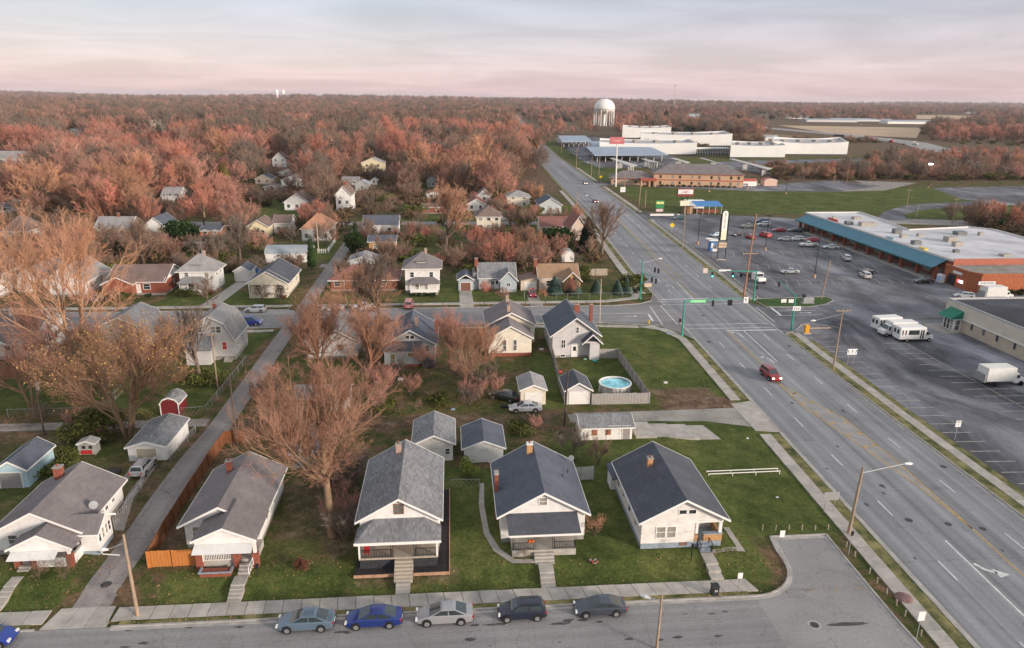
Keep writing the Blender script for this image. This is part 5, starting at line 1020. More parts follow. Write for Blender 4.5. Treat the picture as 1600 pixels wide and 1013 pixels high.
h_, _ = house('garage', 'long white garage with boarded windows and grey shingle roof beside the concrete slabs', (16.3, 23.1, 82.9, 86.9), 2.35, 3.35, sd_worn, rf_grey, axis='x', o=.35, og=.25, zf=.15, cat='garage', doors=[('S', 22.3, .35, dict(m_=gd_grey)), ('S', 20.6, .35, dict(w=1.6, m_=white))])
for x in (18.1, 19.9): MB().box(x - .35, x + .35, 82.84, 82.899, 1.2, 2.1).build('window_board', mat('rust_board', (.3, .14, .08), .9, .3, 3), h_)
h_, _ = house('garage', 'grey garage with white door against the wooden fence by the pool', (16.3, 19.9, 95.4, 100.4), 2.3, 3.55, sd_grey, rf_dark, o=.35, og=.3, zf=.05, cat='garage'); garage_door(h_, 'S', (16.3, 19.9, 95.4, 100), 18.1, .05, 2.5, 1.9, white)
h_, _ = house('garage', 'cream garage with white door behind the silver sedan on the alley', (9.6, 13.3, 95.6, 100.5), 2.45, 3.3, sd_cream, rf_lgrey, o=.2, og=.25, zf=.05, cat='garage'); garage_door(h_, 'S', (9.6, 13.3, 95.6, 100), 11.5, .05, 2.3, 1.8, white)
h_, _ = house('garage', 'long white garage with grey roof seen through the big bare tree', (-22.6, -15.2, 94.6, 99.0), 2.5, 3.4, sd_white, rf_lgrey, axis='x', o=.3, og=.3, zf=.05, cat='garage'); garage_door(h_, 'S', (-22.6, -15, 94.6, 99), -20.6, .05, 2.5, 2.0, gd_beige); garage_door(h_, 'S', (-22.6, -15, 94.6, 99), -17.4, .05, 2.5, 2.0, white)
h_, _ = house('shed', 'white shed under the branches of the big bare tree', (-19.6, -16.0, 77.5, 83.5), 2.6, 3.5, sd_white, rf_slate, o=.25, og=.2, zf=.05, cat='shed', doors=[('S', -17.8, .35)])
h_, _ = house('shed', 'dark red barn-shaped garden shed with white corner trim', (-41.2, -38.7, 95.1, 98.2), 1.75, 2.75, mat('barn_red', (.17, .022, .025), .7, .12, 3), rf_grey, kind='gambrel', o=.1, og=.08, zf=.05, cat='shed')
for x in (-41.17, -38.73): MB().box(x - .06, x + .06, 95.02, 95.08, .1, 1.75).build('corner_trim', trim, h_)
h_, _ = house('shed', 'small white round-roofed metal shed in the brambles', (30.0, 33.5, 191.0, 195.0), 1.9, 3.1, white, rf_metal, kind='round', o=.1, og=.1, zf=.05, cat='shed', doors=[('S', 31.7, .1, dict(w=1.4))])

# ---------------------------------------------------------------- houses between rear alley and cross street
h_, _ = house('wooden_house', 'cream wooden house with tall narrow rear windows and twin chimneys', (6.0, 14.6, 121.8, 130.4), 4.1, 6.5, sd_cream, rf_taupe, o=.4, og=.4, zf=.7, fm=brick, zg=0, chims=[(9.9, 122.6, 6.0, 7.5, dict(m_=MATS['buff_brick'])), (10.1, 128.8, 6.0, 7.6, dict(m_=MATS['buff_brick']))])
X_ = (6.0, 13.45, 116.3, 121.78); MB().ext([(6, .7), (13.45, .7), (13.45, 3.55), (9.7, 5.55), (6, 3.55)], 116.3, 121.78).build('rear_wing', sd_vert, h_); MB().box(6.04, 13.41, 116.34, 121.7, -.2, .7).build('foundation', brick, h_)
roof_gable(h_, X_, 3.45, 5.7, .3, .3, 'y', rf_taupe, name='rear_roof')
for u in (8.75, 10.55): window(h_, 'S', X_, u, 1.15, .55, 1.9, muntin=False)
h_, r_ = house('wooden_house', 'light grey tall-gabled house with brick chimneys inside the fenced pool yard', (17.0, 25.0, 115.4, 126.5), 4.0, 7.35, sd_grey, rf_slate, o=.55, og=.55, zf=.4, zg=0, chims=[(22.0, 121.0, 5.6, 8.0, dict(w=.9, d=.6)), (24.75, 121.5, 4.0, 7.8, dict(w=.55, d=.6))],
 wins=[('S', 18.9, 1.8, .65, 1.4, dict(muntin=True)), ('S', 21.3, 4.5, .5, 1.0), ('S', 18.9, .15, .8, .35, dict(rail=False)), ('W', 119, 1.8, .7, 1.3), ('W', 123, 1.8, .7, 1.3)], doors=[('S', 20.9, .1, dict(lite=True))])
MB().box(23.3, 24.98, 113.9, 115.39, 0, 3.1).build('rear_porch', sd_grey, h_); roof_gable(h_, (22.3, 25.1, 113.9, 116), 3.05, 4.75, .4, .35, 'y', rf_dark, name='porch_roof')
MB().box(22.25, 24.98, 113.95, 115.39, 3.05, 3.3).build('porch_beam', sd_grey, h_)
h_, r_ = house('wooden_house', 'sage grey house with dark roof among the brown brambles', (-11.6, -3.2, 113.9, 124.9), 3.45, 6.1, sd_sage, rf_slate, o=.45, og=.5, zf=.5, zg=0, chims=[(-6.4, 117.5, 5.2, 7.0, dict(m_=MATS['buff_brick'])), (-3.1, 119.5, 3.5, 6.0, {})],
 wins=[('S', -7.8, 4.4, .6, .6, dict(rail=False)), ('S', -7.0, 4.4, .6, .6, dict(rail=False)), ('S', -4.6, 2.1, .7, 1.1)])
MB().ext([(111.9, 2.9), (113.89, 3.9), (113.89, 4.02), (111.9, 3.02)], -11.9, -5.4, 'x').build('rear_roof', rf_dark, h_); XR = (-11.6, -5.6, 112.2, 113.88); MB().box(*XR, .5, 2.95).build('rear_wing', sd_sage, h_); MB().box(-11.5, -5.7, 112.3, 113.8, -.2, .5).build('foundation', brick, h_)
window(h_, 'S', XR, -7.2, 1.9, 1.1, .6, rail=False, gm_=mat('yellow_green_glass', (.25, .27, .08), .2)); window(h_, 'S', XR, -10.2, 1.4, .8, .9, gm_=MATS['yellow_green_glass']); MB().box(-5.3, -3.4, 111.6, 113.85, .2, 1.5).build('cellar_cover', rf_dark, h_)
h_, r_ = house('gambrel_house', 'light grey gambrel-roofed house with red-shaded window beside the alley', (-44.7, -37.2, 117.3, 125.2), 3.55, 7.9, sd_grey, rf_lgrey, kind='gambrel', o=.25, og=.3, zf=.7, zg=0, fm=found, chims=[(-41.6, 123, 7.5, 8.5, {})],
 wins=[('S', -40.4, 4.9, .75, 1.1), ('S', -39.5, 4.9, .75, 1.1), ('S', -42.6, 5.1, .8, .9), ('S', -38.8, 1.9, .7, 1.3, dict(gm_=mat('red_shade', (.45, .04, .04), .5))), ('E', 119.5, 2, .6, 1.2), ('E', 122, 2, .8, 1.2)])
MB().ext([(114.6, 2.6), (117.28, 4.6), (117.28, 4.75), (114.6, 2.75)], -44.6, -40.2, 'x').build('rear_porch_roof', rf_grey, h_); MB().box(-44.4, -40.5, 114.8, 117.28, .1, 2.6).build('rear_porch', sd_grey, h_); stair(h_, -38.9, -37.6, 117.2, .8, 3, .2, .35, concrete, -.1)
h_, r_ = house('gambrel_house', 'tan-grey gambrel-roofed house half hidden behind the ochre tree', (-61.4, -52.8, 120.8, 130), 2.7, 6.85, siding('pink_grey_boards', (.50, .41, .36)), rf_grey, kind='gambrel', o=.25, og=.3, zf=.6, zg=0, wins=[('S', -58.5, 4.2, .8, 1.1), ('S', -54.4, 2.9, .7, .9), ('E', 123, 1.6, .7, 1.2), ('E', 127, 1.6, .7, 1.2), ('S', -57.5, 1.3, .9, 1.1)])
h_, r_ = house('wooden_house', 'white house with dark brown roof behind the salmon tree at far left', (-80.0, -70.5, 119.5, 130), 3.7, 7.0, sd_white, rf_taupe, axis='x', o=.4, og=.4, zf=.6, zg=0, chims=[(-76, 124, 6.2, 7.8, dict(m_=white))], wins=[('S', -78.5, 1.6, .9, 1.3), ('S', -75, 1.6, .9, 1.3), ('S', -72, 1.6, .9, 1.3), ('E', 122, 1.7, .8, 1.2), ('E', 126, 1.7, .8, 1.2)])
MB().ext([(-78, 3.3), (-75.9, 4.5), (-73.8, 3.3)], 117.5, 119.49).build('dormer', sd_white, h_); roof_gable(h_, (-78, -73.8, 117.5, 121.5), 3.35, 4.8, .3, .3, 'y', rf_taupe, name='porch_roof')
h_, r_ = house('wooden_house', 'white rear-alley house with grey roof behind the twiggy thicket', (-25.2, -16.6, 117.2, 127.5), 3.1, 5.6, sd_white, rf_grey, o=.4, og=.4, zf=.4, zg=0, wins=[('S', -23.5, 1.3, .8, 1.2), ('S', -19.5, 1.3, .8, 1.2), ('E', 120, 1.3, .8, 1.2)])

# ---------------------------------------------------------------- north side of cross street
h_, r_ = house('brick_ranch', 'red brick ranch house with pink-brown roof and white gable end, left', (-76.6, -64.6, 160.6, 171.2), 3.2, 6.0, brick, rf_brown, axis='x', o=.6, og=.5, zf=.5, zg=0, wins=[('S', -72.2, 1.4, 1.6, 1.2), ('S', -68.5, 1.4, 1.4, 1.2), ('E', 166, 1.5, .7, 1)], doors=[('S', -70.4, .5)])
MB().ext([(-77, 3.1), (-73.9, 4.6), (-70.8, 3.1), (-70.8, .5), (-77, .5)], 158.6, 160.59).build('front_wing', brick, h_); roof_gable(h_, (-77, -70.8, 158.6, 164), 3.1, 4.8, .4, .4, 'y', rf_brown, name='front_roof'); MB().ext([(160.1, 3.3), (165.9, 5.85), (171.7, 3.3)], -64.6, -64.5, 'x').build('gable_panel', white, h_)
h_, r_ = house('wooden_house', 'white cape house with grey roof behind the spreading salmon branches', (-90.0, -81.5, 160, 172), 3.3, 6.6, sd_white, rf_lgrey, o=.5, og=.5, zf=.5, zg=0, wins=[('S', -88, 1.5, .9, 1.2), ('S', -83.5, 1.5, .9, 1.2), ('S', -85.8, 4, .8, 1), ('E', 163, 1.5, .9, 1.2), ('E', 168, 1.5, .9, 1.2)], doors=[('S', -85.8, .5)])
h_, r_ = house('wooden_house', 'tall white two-storey house at the far left edge past the street', (-108, -99.5, 158, 169), 5.2, 8.2, sd_white, rf_brown, o=.5, og=.5, zf=.5, zg=0, wins=[('S', -106, 1.5, .9, 1.4), ('S', -102, 1.5, .9, 1.4), ('S', -106, 4, .9, 1.3), ('S', -102, 4, .9, 1.3), ('E', 161, 4, .9, 1.3), ('E', 166, 4, .9, 1.3)])
h_, r_ = house('wooden_house', 'white low house with grey roof beside the tall white one at far left', (-97.5, -91.5, 163, 174), 3.4, 6, sd_white, rf_grey, o=.5, og=.5, zf=.5, zg=0, wins=[('S', -96, 1.5, .9, 1.3), ('S', -93, 1.5, .9, 1.3), ('E', 168, 1.5, .9, 1.3)])
def foursquare(label, X, eave, ridge, rm, px0, px1, dorm):
 h_, r_ = house('foursquare_house', label, X, eave, ridge, sd_white, rm, kind='hip', o=.65, rl=.6, zf=.5, zg=0, wins=[('S', X[0] + 1.6, 3.7, .8, 1.1), ('S', X[1] - 1.8, 3.7, .8, 1.1), ('E', X[2] + 1.5, 3.7, .7, 1.1), ('E', X[2] + 4.5, 3.7, .7, 1.1), ('E', X[2] + 3, 1.3, .7, 1.1)], chims=[((X[0] + X[1]) / 2 + .8, (X[2] + X[3]) / 2 + .6, ridge - .8, ridge + .5, dict(m_=MATS['buff_brick']))])
 y = X[2]; MB().box(px0 + .1, px1 - .1, y - 2.2, y - .01, -.2, .6).build('porch_floor', concrete, h_)
 mb = MB(); e = 2.75; mb.quad((px0 - .3, y - 2.6, e), (px1 + .3, y - 2.6, e), (px1 - 1, y - .01, e + .95), (px0 + 1, y - .01, e + .95)); mb.quad((px1 + .3, y - 2.6, e), (px1 + .3, y - .01, e), (px1 - 1, y - .01, e + .95)); mb.quad((px0 - .3, y - .01, e), (px0 - .3, y - 2.6, e), (px0 + 1, y - .01, e + .95)); mb.box(px0 - .3, px1 + .3, y - 2.6, y - .02, e - .15, e - .004); mb.build('porch_roof', rm, h_)
 for x in np.linspace(px0 + .2, px1 - .2, 4): box_part(h_, 'porch_post', trim, x - .1, x + .1, y - 2.2, y - 2.0, .6, e - .15)
 box_part(h_, 'porch_parapet', white, px0 + .1, px1 - .1, y - 2.25, y - 2.1, .6, 1.35); door(h_, 'S', X, (px0 + px1) / 2 + 1, .6); window(h_, 'S', X, px0 + 1.8, 1.3, 1.3, 1.1)
 xm = dorm; d = MB().box(xm - 1.1, xm + 1.1, y + .8, y + 2.8, eave + .3, eave + 1.25).build('dormer', white, h_); MB().box(xm - 1.35, xm + 1.35, y + .45, y + 3.2, eave + 1.25, eave + 1.4).build('dormer_roof', rm, d)
 window(h_, 'S', (xm - 1, xm + 1, y + .8, y + 2), xm, eave + .5, 1.3, .5, rail=False); return h_
foursquare('white foursquare house with taupe hipped roof and TV aerial, left of the small garage', (-62.0, -54.2, 162.8, 169.3), 4.95, 8.3, rf_lgrey, -61.6, -56, -58.4)
foursquare('white foursquare house with purple-brown hipped roof behind the dark bare tree', (-11.0, -3.2, 160.2, 168), 5.8, 8.9, rf_taupe, -9.9, -3.4, -7.2)
h_, _ = house('garage', 'small white garage between the foursquare and the cream bungalow', (-52.8, -49.1, 172.4, 177.4), 2.6, 3.85, sd_white, rf_slate, o=.25, og=.25, zf=.05, zg=0, cat='garage'); garage_door(h_, 'S', (-52.8, -49.1, 172.4, 177), -50.9, .05, 2.5, 1.9, white)
h_, r_ = house('bungalow', 'cream bungalow with dark blue roof beside the side alley', (-45.4, -37.0, 158.8, 170.5), 3.3, 6.15, sd_cream, rf_dark, o=.55, og=.3, zf=.5, zg=0, wins=[('S', -42.0, 4.1, .6, .6, dict(rail=False)), ('S', -41.2, 4.1, .6, .6, dict(rail=False)), ('S', -43.8, 1.5, .9, 1), ('S', -39, 1.5, .9, 1), ('E', 162, 1.5, .8, 1.1), ('E', 167, 1.5, .8, 1.1)], doors=[('S', -41.4, .5, dict(m_=white))])
MB().ext([(-45.4, 3.0), (-37.0, 3.0), (-37.0, 3.6), (-41.2, 5.95), (-45.4, 3.6)], 157.0, 157.2).build('porch_gable', sd_cream, h_); roof_gable(h_, (-45.4, -37, 157, 158.6), 3.3, 6.15, .55, .3, 'y', rf_dark, name='porch_roof'); MB().box(-45.3, -37.1, 157, 158.79, -.2, .6).box(-45.3, -42.4, 156.95, 157.2, .6, 1.3).box(-40.2, -37.1, 156.95, 157.2, .6, 1.3).build('porch_parapet', sd_cream, h_)
for x in (-45.2, -42.3, -40.2, -37.2): box_part(h_, 'porch_post', trim, x - .1, x + .1, 157.0, 157.2, 1.3 if x != 0 else .6, 3.0)
h_, r_ = house('workshop', 'long white workshop with rounded grey metal roof behind the cream bungalow', (-50.4, -38.7, 193, 200), 2.4, 4.1, white, rf_metal, kind='round', axis='x', zf=.1, zg=0, cat='workshop', wins=[('S', -41.2, 1.1, .9, .9)])
h_, r_ = house('brick_ranch', 'wide brick ranch house with red-brown hipped roof and front bay windows', (-28.2, -13.0, 162.3, 171.5), 2.7, 5.3, brick, rf_red, kind='hip', o=.6, zf=.4, zg=0, wins=[('S', -26.3, 1.2, 2.2, 1.1), ('S', -22.5, 1.3, 1.6, 1), ('S', -16.5, 1.2, 1.9, 1.1)], doors=[('S', -20.2, .4, dict(m_=white))])
h_, r_ = house('garage', 'pale carport garage with flat-pitched grey roof behind the brick ranch', (-26.5, -20.0, 182, 189), 2.8, 4.0, sd_white, rf_lgrey, o=.5, og=.4, zf=.05, zg=0, cat='garage'); garage_door(h_, 'S', (-26.5, -20, 182, 189), -23.2, .05, 3.4, 2.1, gd_grey)
h_, r_ = house('cottage', 'blue-grey cottage with small brown garage door and stone drive', (6.0, 14.6, 161.6, 169), 2.95, 5.9, sd_bg, rf_grey, axis='x', o=.4, og=.3, zf=.4, zg=0, chims=[(5.5, 165.0, 2, 6.9, dict(w=.8, d=.8))], wins=[('S', 8.2, 1.3, .8, .9, dict(rail=False)), ('S', 9.2, 1.3, .8, .9, dict(rail=False))], doors=[('S', 10.2, .4, dict(lite=True))])
MB().ext([(10.9, .35), (14.7, .35), (14.7, 2.75), (12.8, 4.85), (10.9, 2.75)], 159.6, 161.59).build('front_wing', sd_bg, h_); roof_gable(h_, (10.9, 14.7, 159.6, 165.2), 2.7, 5.0, .35, .3, 'y', rf_grey, name='front_roof'); window(h_, 'S', (10.9, 14.7, 159.6, 161), 12.8, 1.4, .7, .8, rail=False, muntin=True); MB().box(10.94, 14.66, 159.64, 161.5, -.2, .35).build('foundation', white, h_)
MB().box(1.2, 4.6, 161.4, 167, 0, 2.75).build('garage_wing', sd_bg, h_); MB().box(4.61, 6.0, 162.6, 168, 0, 2.9).build('link_wall', sd_bg, h_); roof_gable(h_, (1.2, 4.6, 161.4, 167), 2.7, 3.9, .3, .3, 'y', rf_slate, name='garage_roof'); MB().box(4.61, 6.3, 162.4, 168, 2.9, 3.9).build('link_roof', rf_grey, h_); garage_door(h_, 'S', (1.2, 4.6, 161.4, 167), 2.9, .05, 2.3, 1.9, gd_brown)
h_, r_ = house('cottage', 'tan cottage with brown roof behind the row of little blue spruces', (20.0, 29.4, 160.6, 168), 3.0, 5.7, sd_tan, rf_tan, axis='x', o=.4, og=.3, zf=.4, zg=0, chims=[(19.5, 164, 2.2, 6.8, dict(w=.8, d=.8))], wins=[('S', 22.6, 1.2, 1.6, 1.2)], doors=[('S', 24.6, .4)])
MB().ext([(25.6, .35), (29.5, .35), (29.5, 2.8), (27.5, 4.9), (25.6, 2.8)], 158.4, 160.59).build('front_wing', tanbrick, h_); roof_gable(h_, (25.6, 29.5, 158.4, 164), 2.75, 5.0, .4, .4, 'y', rf_tan, name='front_roof'); window(h_, 'S', (25.6, 29.5, 158.4, 161), 27.5, 1.3, 1.0, 1.1)
MB().ext([(15.8, 0), (19.7, 0), (19.7, 3.2), (15.8, 2.4)], 161, 166).build('garage_wing', sd_tan, h_); MB().ext([(15.5, 2.45), (19.9, 3.4), (19.9, 3.26), (15.5, 2.31)], 160.7, 166.2).build('garage_roof', rf_brown, h_); garage_door(h_, 'S', (15.8, 19.7, 161, 166), 18.0, .05, 2.5, 1.9, white)

# ---------------------------------------------------------------- houses farther north, placed by where their base corners stand
def farhouse(label, bl, br, eave_py, ridge, depth, wm_, rm, kind='gable', axis='y', name='house', o=.5, wins=2, rows=None, cat='house', chim=0, h=None):
 a, b = P(*bl), P(*br); y0 = (a[1] + b[1]) / 2; x0, x1 = a[0], b[0]; xm = (x0 + x1) / 2
 ev = h[0] if h else onY((bl[0] + br[0]) / 2, eave_py, y0 - o)[1]; rd = h[1] if h else onY(ridge[0], ridge[1], y0 - o if (axis == 'y' and kind == 'gable') else y0 + depth / 2)[1]
 ev = max(2.3, ev); rd = max(ev + 1.0, rd); X = (x0, x1, y0, y0 + depth); W_ = []
 nrow = rows or (2 if ev > 4.4 else 1)
 for r in range(nrow):
  z = 1.2 + r * 2.7
  for k in range(wins): W_.append(('S', x0 + (x1 - x0) * (k + .5) / wins, z, min(1.1, (x1 - x0) / wins * .5), 1.25))
  for k in range(2): W_.append(('E', y0 + depth * (k + .5) / 2, z, .9, 1.2))
 ch = [(xm + .3, y0 + depth * .5, rd - .8, rd + 1.0, dict(w=.7, d=.7))] if chim else []
 return house(name, label, X, ev, rd, wm_, rm, axis=axis, kind=kind, o=o, og=.4, zf=.4, zg=0, wins=W_, chims=ch, cat=cat)
c7 = lambda x, y: (360 + x * .1777, 220 + y * .1777)
farhouse('small white bungalow with brown roof facing the green yard', c7(485, 612), c7(690, 620), 317, (469, 302), 11, sd_white, rf_brown, wins=3)
farhouse('yellow house with pink roof along the back street', c7(150, 860), c7(340, 852), 355, (407, 344), 10, sd_yel, rf_brown, chim=0)
farhouse('long pink-roofed white house beside the yellow one', c7(345, 855), c7(570, 790), 352, (450, 343), 8, sd_white, rf_brown, axis='x', h=(3.6, 5.8))
farhouse('white house with orange hipped roof and two pale chimneys', c7(625, 895), c7(885, 880), 358, (498, 332), 12, sd_white, rf_peach, kind='hip', chim=1, wins=3)
farhouse('tall narrow white farmhouse with turquoise porch trim', c7(935, 645), c7(1065, 645), 306, (541, 291), 12, sd_white, rf_brown, rows=2, chim=1)
farhouse('white house with dark roof and pinkish twigs in front, east of the conifer', (569, 368), (622, 368), 352, (600, 336), 9, sd_white, rf_slate, axis='x')
farhouse('pale brick outbuilding with blue-grey roof at the alley end', (577, 395), (618, 395), 378, (598, 367), 7, tanbrick, rf_slate, axis='x', name='outbuilding', cat='outbuilding')
c8 = lambda x, y: (700 + x * .15, 270 + y * .15)
farhouse('white porch-fronted bungalow with red-brown roof, upper middle', c8(200, 412), c8(385, 402), 320, (744, 311), 12, sd_white, rf_red)
farhouse('white garage with brown roof behind the porch-fronted bungalow', (747, 318), (766, 316), 306, (756, 296), 8, sd_white, rf_taupe, wins=1, name='garage', cat='garage')
farhouse('brown hip-roofed house with two-tone cream walls', c8(300, 618), c8(548, 618), 339, (763, 321), 10, sd_cream, rf_brown, kind='hip', wins=3)
farhouse('cream two-storey house with grey hipped roof, upper middle', c8(635, 405), c8(830, 340), 308, (809, 297), 9, sd_cream, rf_lgrey, kind='hip', rows=2)
farhouse('white and grey bungalow with blue roof nearest the main road', c8(955, 432), c8(1180, 432), 321, (859, 310), 13, sd_sage, rf_slate, wins=3)
farhouse('rambling house with dark red roof beside the main road', (842, 364), (890, 372), 355, (870, 338), 11, sd_tan, rf_red, axis='x', wins=4)
farhouse('pinkish gabled wing with red-brown roof beside the big conifer', (890, 385), (917, 384), 362, (900, 338), 12, sd_tan, rf_red)
farhouse('white-walled ranch with pale orange roof in the thicket', (667, 313), (697, 313), 304, (683, 299), 9, sd_white, rf_peach)
farhouse('red brick ranch house behind bare twigs along the back street', (660, 334), (706, 334), 324, (680, 318), 9, brick, rf_brown, axis='x', wins=3)
farhouse('cream farmhouse with white gable standing at the edge of the wood', (566, 270), (600, 272), 255, (580, 247), 10, sd_yel, rf_lgrey, rows=2)
farhouse('white gabled cottage in front of the glowing red tree', (426, 262), (448, 262), 250, (437, 238), 9, sd_white, rf_brown, rows=2)
farhouse('white cottage with low grey roof left of the utility pole', (441, 293), (474, 294), 282, (458, 275), 9, sd_white, rf_lgrey)
farhouse('small white round-topped shed behind the low cottage', (437, 277), (457, 277), 270, (448, 266), 6, white, rf_metal, kind='gable', name='shed', cat='shed', wins=1)
farhouse('peach-gabled house with blue-black roof left of the green yard', (399, 289), (424, 289), 280, (412, 273), 10, sd_tan, rf_dark)
farhouse('small white outbuilding beside the wooden fence of the green yard', (413, 300), (437, 300), 295, (425, 291), 6, white, rf_brown, name='outbuilding', cat='outbuilding', wins=1)
farhouse('white house with pale roof behind the tall farmhouse', (535, 290), (560, 290), 283, (550, 276), 9, sd_white, rf_lgrey, axis='x')
farhouse('grey-white shed east of the tall farmhouse', (556, 299), (576, 300), 288, (566, 283), 8, white, rf_metal, name='shed', cat='shed', wins=1)
farhouse('round-topped pale shed beside the grey-white shed', (580, 290), (589, 290), 284, (585, 279), 6, white, rf_metal, name='shed', cat='shed', wins=1)
farhouse('white low garage below the red tree', (468, 319), (482, 319), 314, (475, 311), 6, white, rf_lgrey, name='garage', cat='garage', wins=1)
farhouse('tall grey-and-white shuttered house across the green lot, left', (252, 324), (284, 322), 307, (268, 292), 10, sd_white, rf_lgrey, axis='x', rows=2, wins=3, chim=1)
farhouse('brick ranch with dark roof left of the tall evergreen mass', (313, 372), (345, 371), 361, (330, 354), 8, mat('orange_brick', (.40, .16, .09), .9, .2, 5), rf_slate, axis='x')
farhouse('grey-roofed cape with dormer behind the salmon tree', (152, 372), (205, 372), 356, (180, 338), 9, sd_tan, rf_lgrey, axis='x', chim=1)
farhouse('white gabled house with blue-grey roof among dark trunks', (226, 378), (264, 378), 358, (245, 340), 10, sd_white, rf_slate)
farhouse('white house with long low wing at the far left edge', (-12, 334), (16, 334), 324, (0, 316), 10, sd_white, rf_slate, axis='x')
farhouse('white outbuilding with rounded end beyond the left pole', (16, 328), (42, 327), 319, (28, 314), 7, white, rf_metal, axis='x', name='outbuilding', cat='outbuilding', wins=1)
farhouse('brown hip-roofed house beyond the tall white one, far left', (6, 376), (44, 376), 362, (25, 336), 10, sd_white, rf_brown, kind='hip')
farhouse('white gabled farmhouse in the left wood', (2, 256), (44, 258), 247, (30, 236), 9, sd_white, rf_lgrey, axis='x', wins=4)
farhouse('low white school-like building in the far left wood', (188, 211), (222, 211), 206, (205, 202), 12, sd_white, rf_red, axis='x', h=(5, 6.5), wins=5, name='low_building', cat='building')
farhouse('pale-roofed house in the far left wood', (108, 214), (132, 214), 209, (120, 204), 12, sd_white, rf_lgrey, axis='x', h=(4.5, 8))
farhouse('blue-grey cottage behind the porch-fronted bungalow', (668, 293), (680, 293), 283, (674, 277), 7, sd_bg, rf_slate)
a = P(246, 212); tt = thing('stone_tower', 'pale square stone-coloured tower rising from the left wood', 'tower', (a[0], a[1], 0)); MB().prism([(a[0] - 7, a[1]), (a[0] + 7, a[1] - 3), (a[0] + 9, a[1] + 9), (a[0] - 4, a[1] + 12)], 0, 16).build('shaft', mat('tower_render', (.50, .44, .34), .9, .1, .2), tt); MB().prism([(a[0] - 7.5, a[1] - .5), (a[0] + 7.5, a[1] - 3.5), (a[0] + 9.5, a[1] + 9.5), (a[0] - 4.5, a[1] + 12.5)], 16, 16.6).build('parapet', mat('tower_render', (.5, .44, .34)), tt)
def text(par, s, size, loc, rot, m_, name='lettering', align='CENTER', ext=.01):
 cu = bpy.data.curves.new(name, 'FONT'); cu.body = s; cu.size = size; cu.align_x = align; cu.align_y = 'CENTER'; cu.extrude = ext; cu.resolution_u = 2
 cu.materials.append(m_); q_ = bpy.data.objects.new('glyphs', cu); C.objects.link(q_); me_ = bpy.data.meshes.new_from_object(q_.evaluated_get(bpy.context.evaluated_depsgraph_get())); bpy.data.objects.remove(q_); me_.materials.clear(); me_.materials.append(m_); o = bpy.data.objects.new(name, me_); link(o, par); off = OFF.get(par.name) if par else None
 o.location = Vector(loc) - (off or Vector((0, 0, 0))); o.rotation_euler = rot; return o
UPR = (R_(90), 0, 0)
ink = mat('sign_black', (.03, .03, .03), .6); inkred = mat('sign_red', (.45, .04, .04), .6); signw = mat('sign_white', (.78, .78, .76), .5, .04, 2); lit_w = mat('lit_sign_face', (.85, .82, .74), .4, .05, 1, emit=((1, .95, .82), .05))
# ---------------------------------------------------------------- shopping plaza
pl = thing('shopping_plaza', 'long brick shopping plaza with blue metal canopy and pale flat roof', 'shopping plaza', (125, 166, 0))
wallb = mat('plaza_brick', (0.27, 0.085, 0.05), .9, .2, 3); roofw = mat('pale_membrane', (0.52, 0.52, 0.53), .8, .22, .12, coord='World', detail=9, pos=(.3, .62)); canm = mat('blue_standing_seam', (0.075, 0.22, 0.29), .45, .08, .4, metal=.1)
base = [(125, 243), (145.5, 243.4), (144.7, 233), (141, 208), (164, 212.5), (168.8, 207.7), (166, 165), (125, 165)]
MB().prism(base, 0, 5.2).build('wall', wallb, pl); MB().prism([(x, y) for x, y in base], 5.204, 5.35).build('roof', roofw, pl)
mb = MB()
for a, b in zip(base, base[1:] + base[:1]): mb.obar((*a, 5.75), (*b, 5.75), .35, .55)
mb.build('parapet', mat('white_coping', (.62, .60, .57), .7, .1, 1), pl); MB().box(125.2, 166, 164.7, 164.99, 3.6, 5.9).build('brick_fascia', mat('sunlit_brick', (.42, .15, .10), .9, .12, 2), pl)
cp = MB(); cp.ext([(121.0, 3.25), (125.35, 5.45), (125.35, 5.3), (121.0, 3.05)][::-1], 166.9, 241.5, 'y')
co = cp.build('canopy_roof', canm, pl); sb = MB()
for y in np.arange(167.5, 241.5, 1.2): sb.ext([(121.0, 3.29), (125.3, 5.47), (125.3, 5.42), (121.0, 3.24)][::-1], y, y + .05)
s_ = sb.build('seams', canm, co); s_['kind'] = 'stuff'
MB().box(120.92, 121.02, 166.8, 241.6, 2.95, 3.3).build('canopy_fascia', mat('teal_fascia', (.03, .13, .14), .5), co)
for y in (167.2, 174.3, 181.3, 186.4, 191.1, 197.5, 204.3, 211, 218, 225, 232, 240.7): MB().box(122.2, 123.0, y - .4, y + .4, .1, 3.4).build('brick_pier', wallb, pl)
MB().box(120.6, 124.99, 165.5, 242, 0, .13).build('plaza_walk', concrete, pl)
for k, y in enumerate(np.arange(169.5, 240, 4.6)): window(pl, 'W', (125, 166, 165, 243), y, .7, 3.0, 1.9, fm=mat('bronze_frame', (.08, .06, .05), .5), rail=False, muntin=True)
for k, (x, y, w, h) in enumerate(((127.7, 219, 2.2, 1.1), (131, 216, 2.6, 1.3), (134.5, 218, 3, .8), (134, 203, 2.2, 1.4), (131.5, 196, 1.6, 1), (138, 198, 1.4, .9), (129, 186, 2.2, 1.1), (142, 190, 3, 1.4), (139, 183, 2.2, 1.3), (152, 200, 3, 1.1), (158, 199, 1.5, 1), (143, 170, 2.4, .6), (133, 175, 1.4, .8), (128.6, 230, 1.2, .9), (136, 229, 2.6, .9))):
 MB().box(x - w / 2, x + w / 2, y - w * .4, y + w * .4, 5.35, 5.35 + h).build('rooftop_unit', mat('unit_metal_a', (.36, .33, .29), .6, .15, 2) if k % 3 else mat('unit_metal_b', (.17, .18, .17), .6, .2, 2), pl)
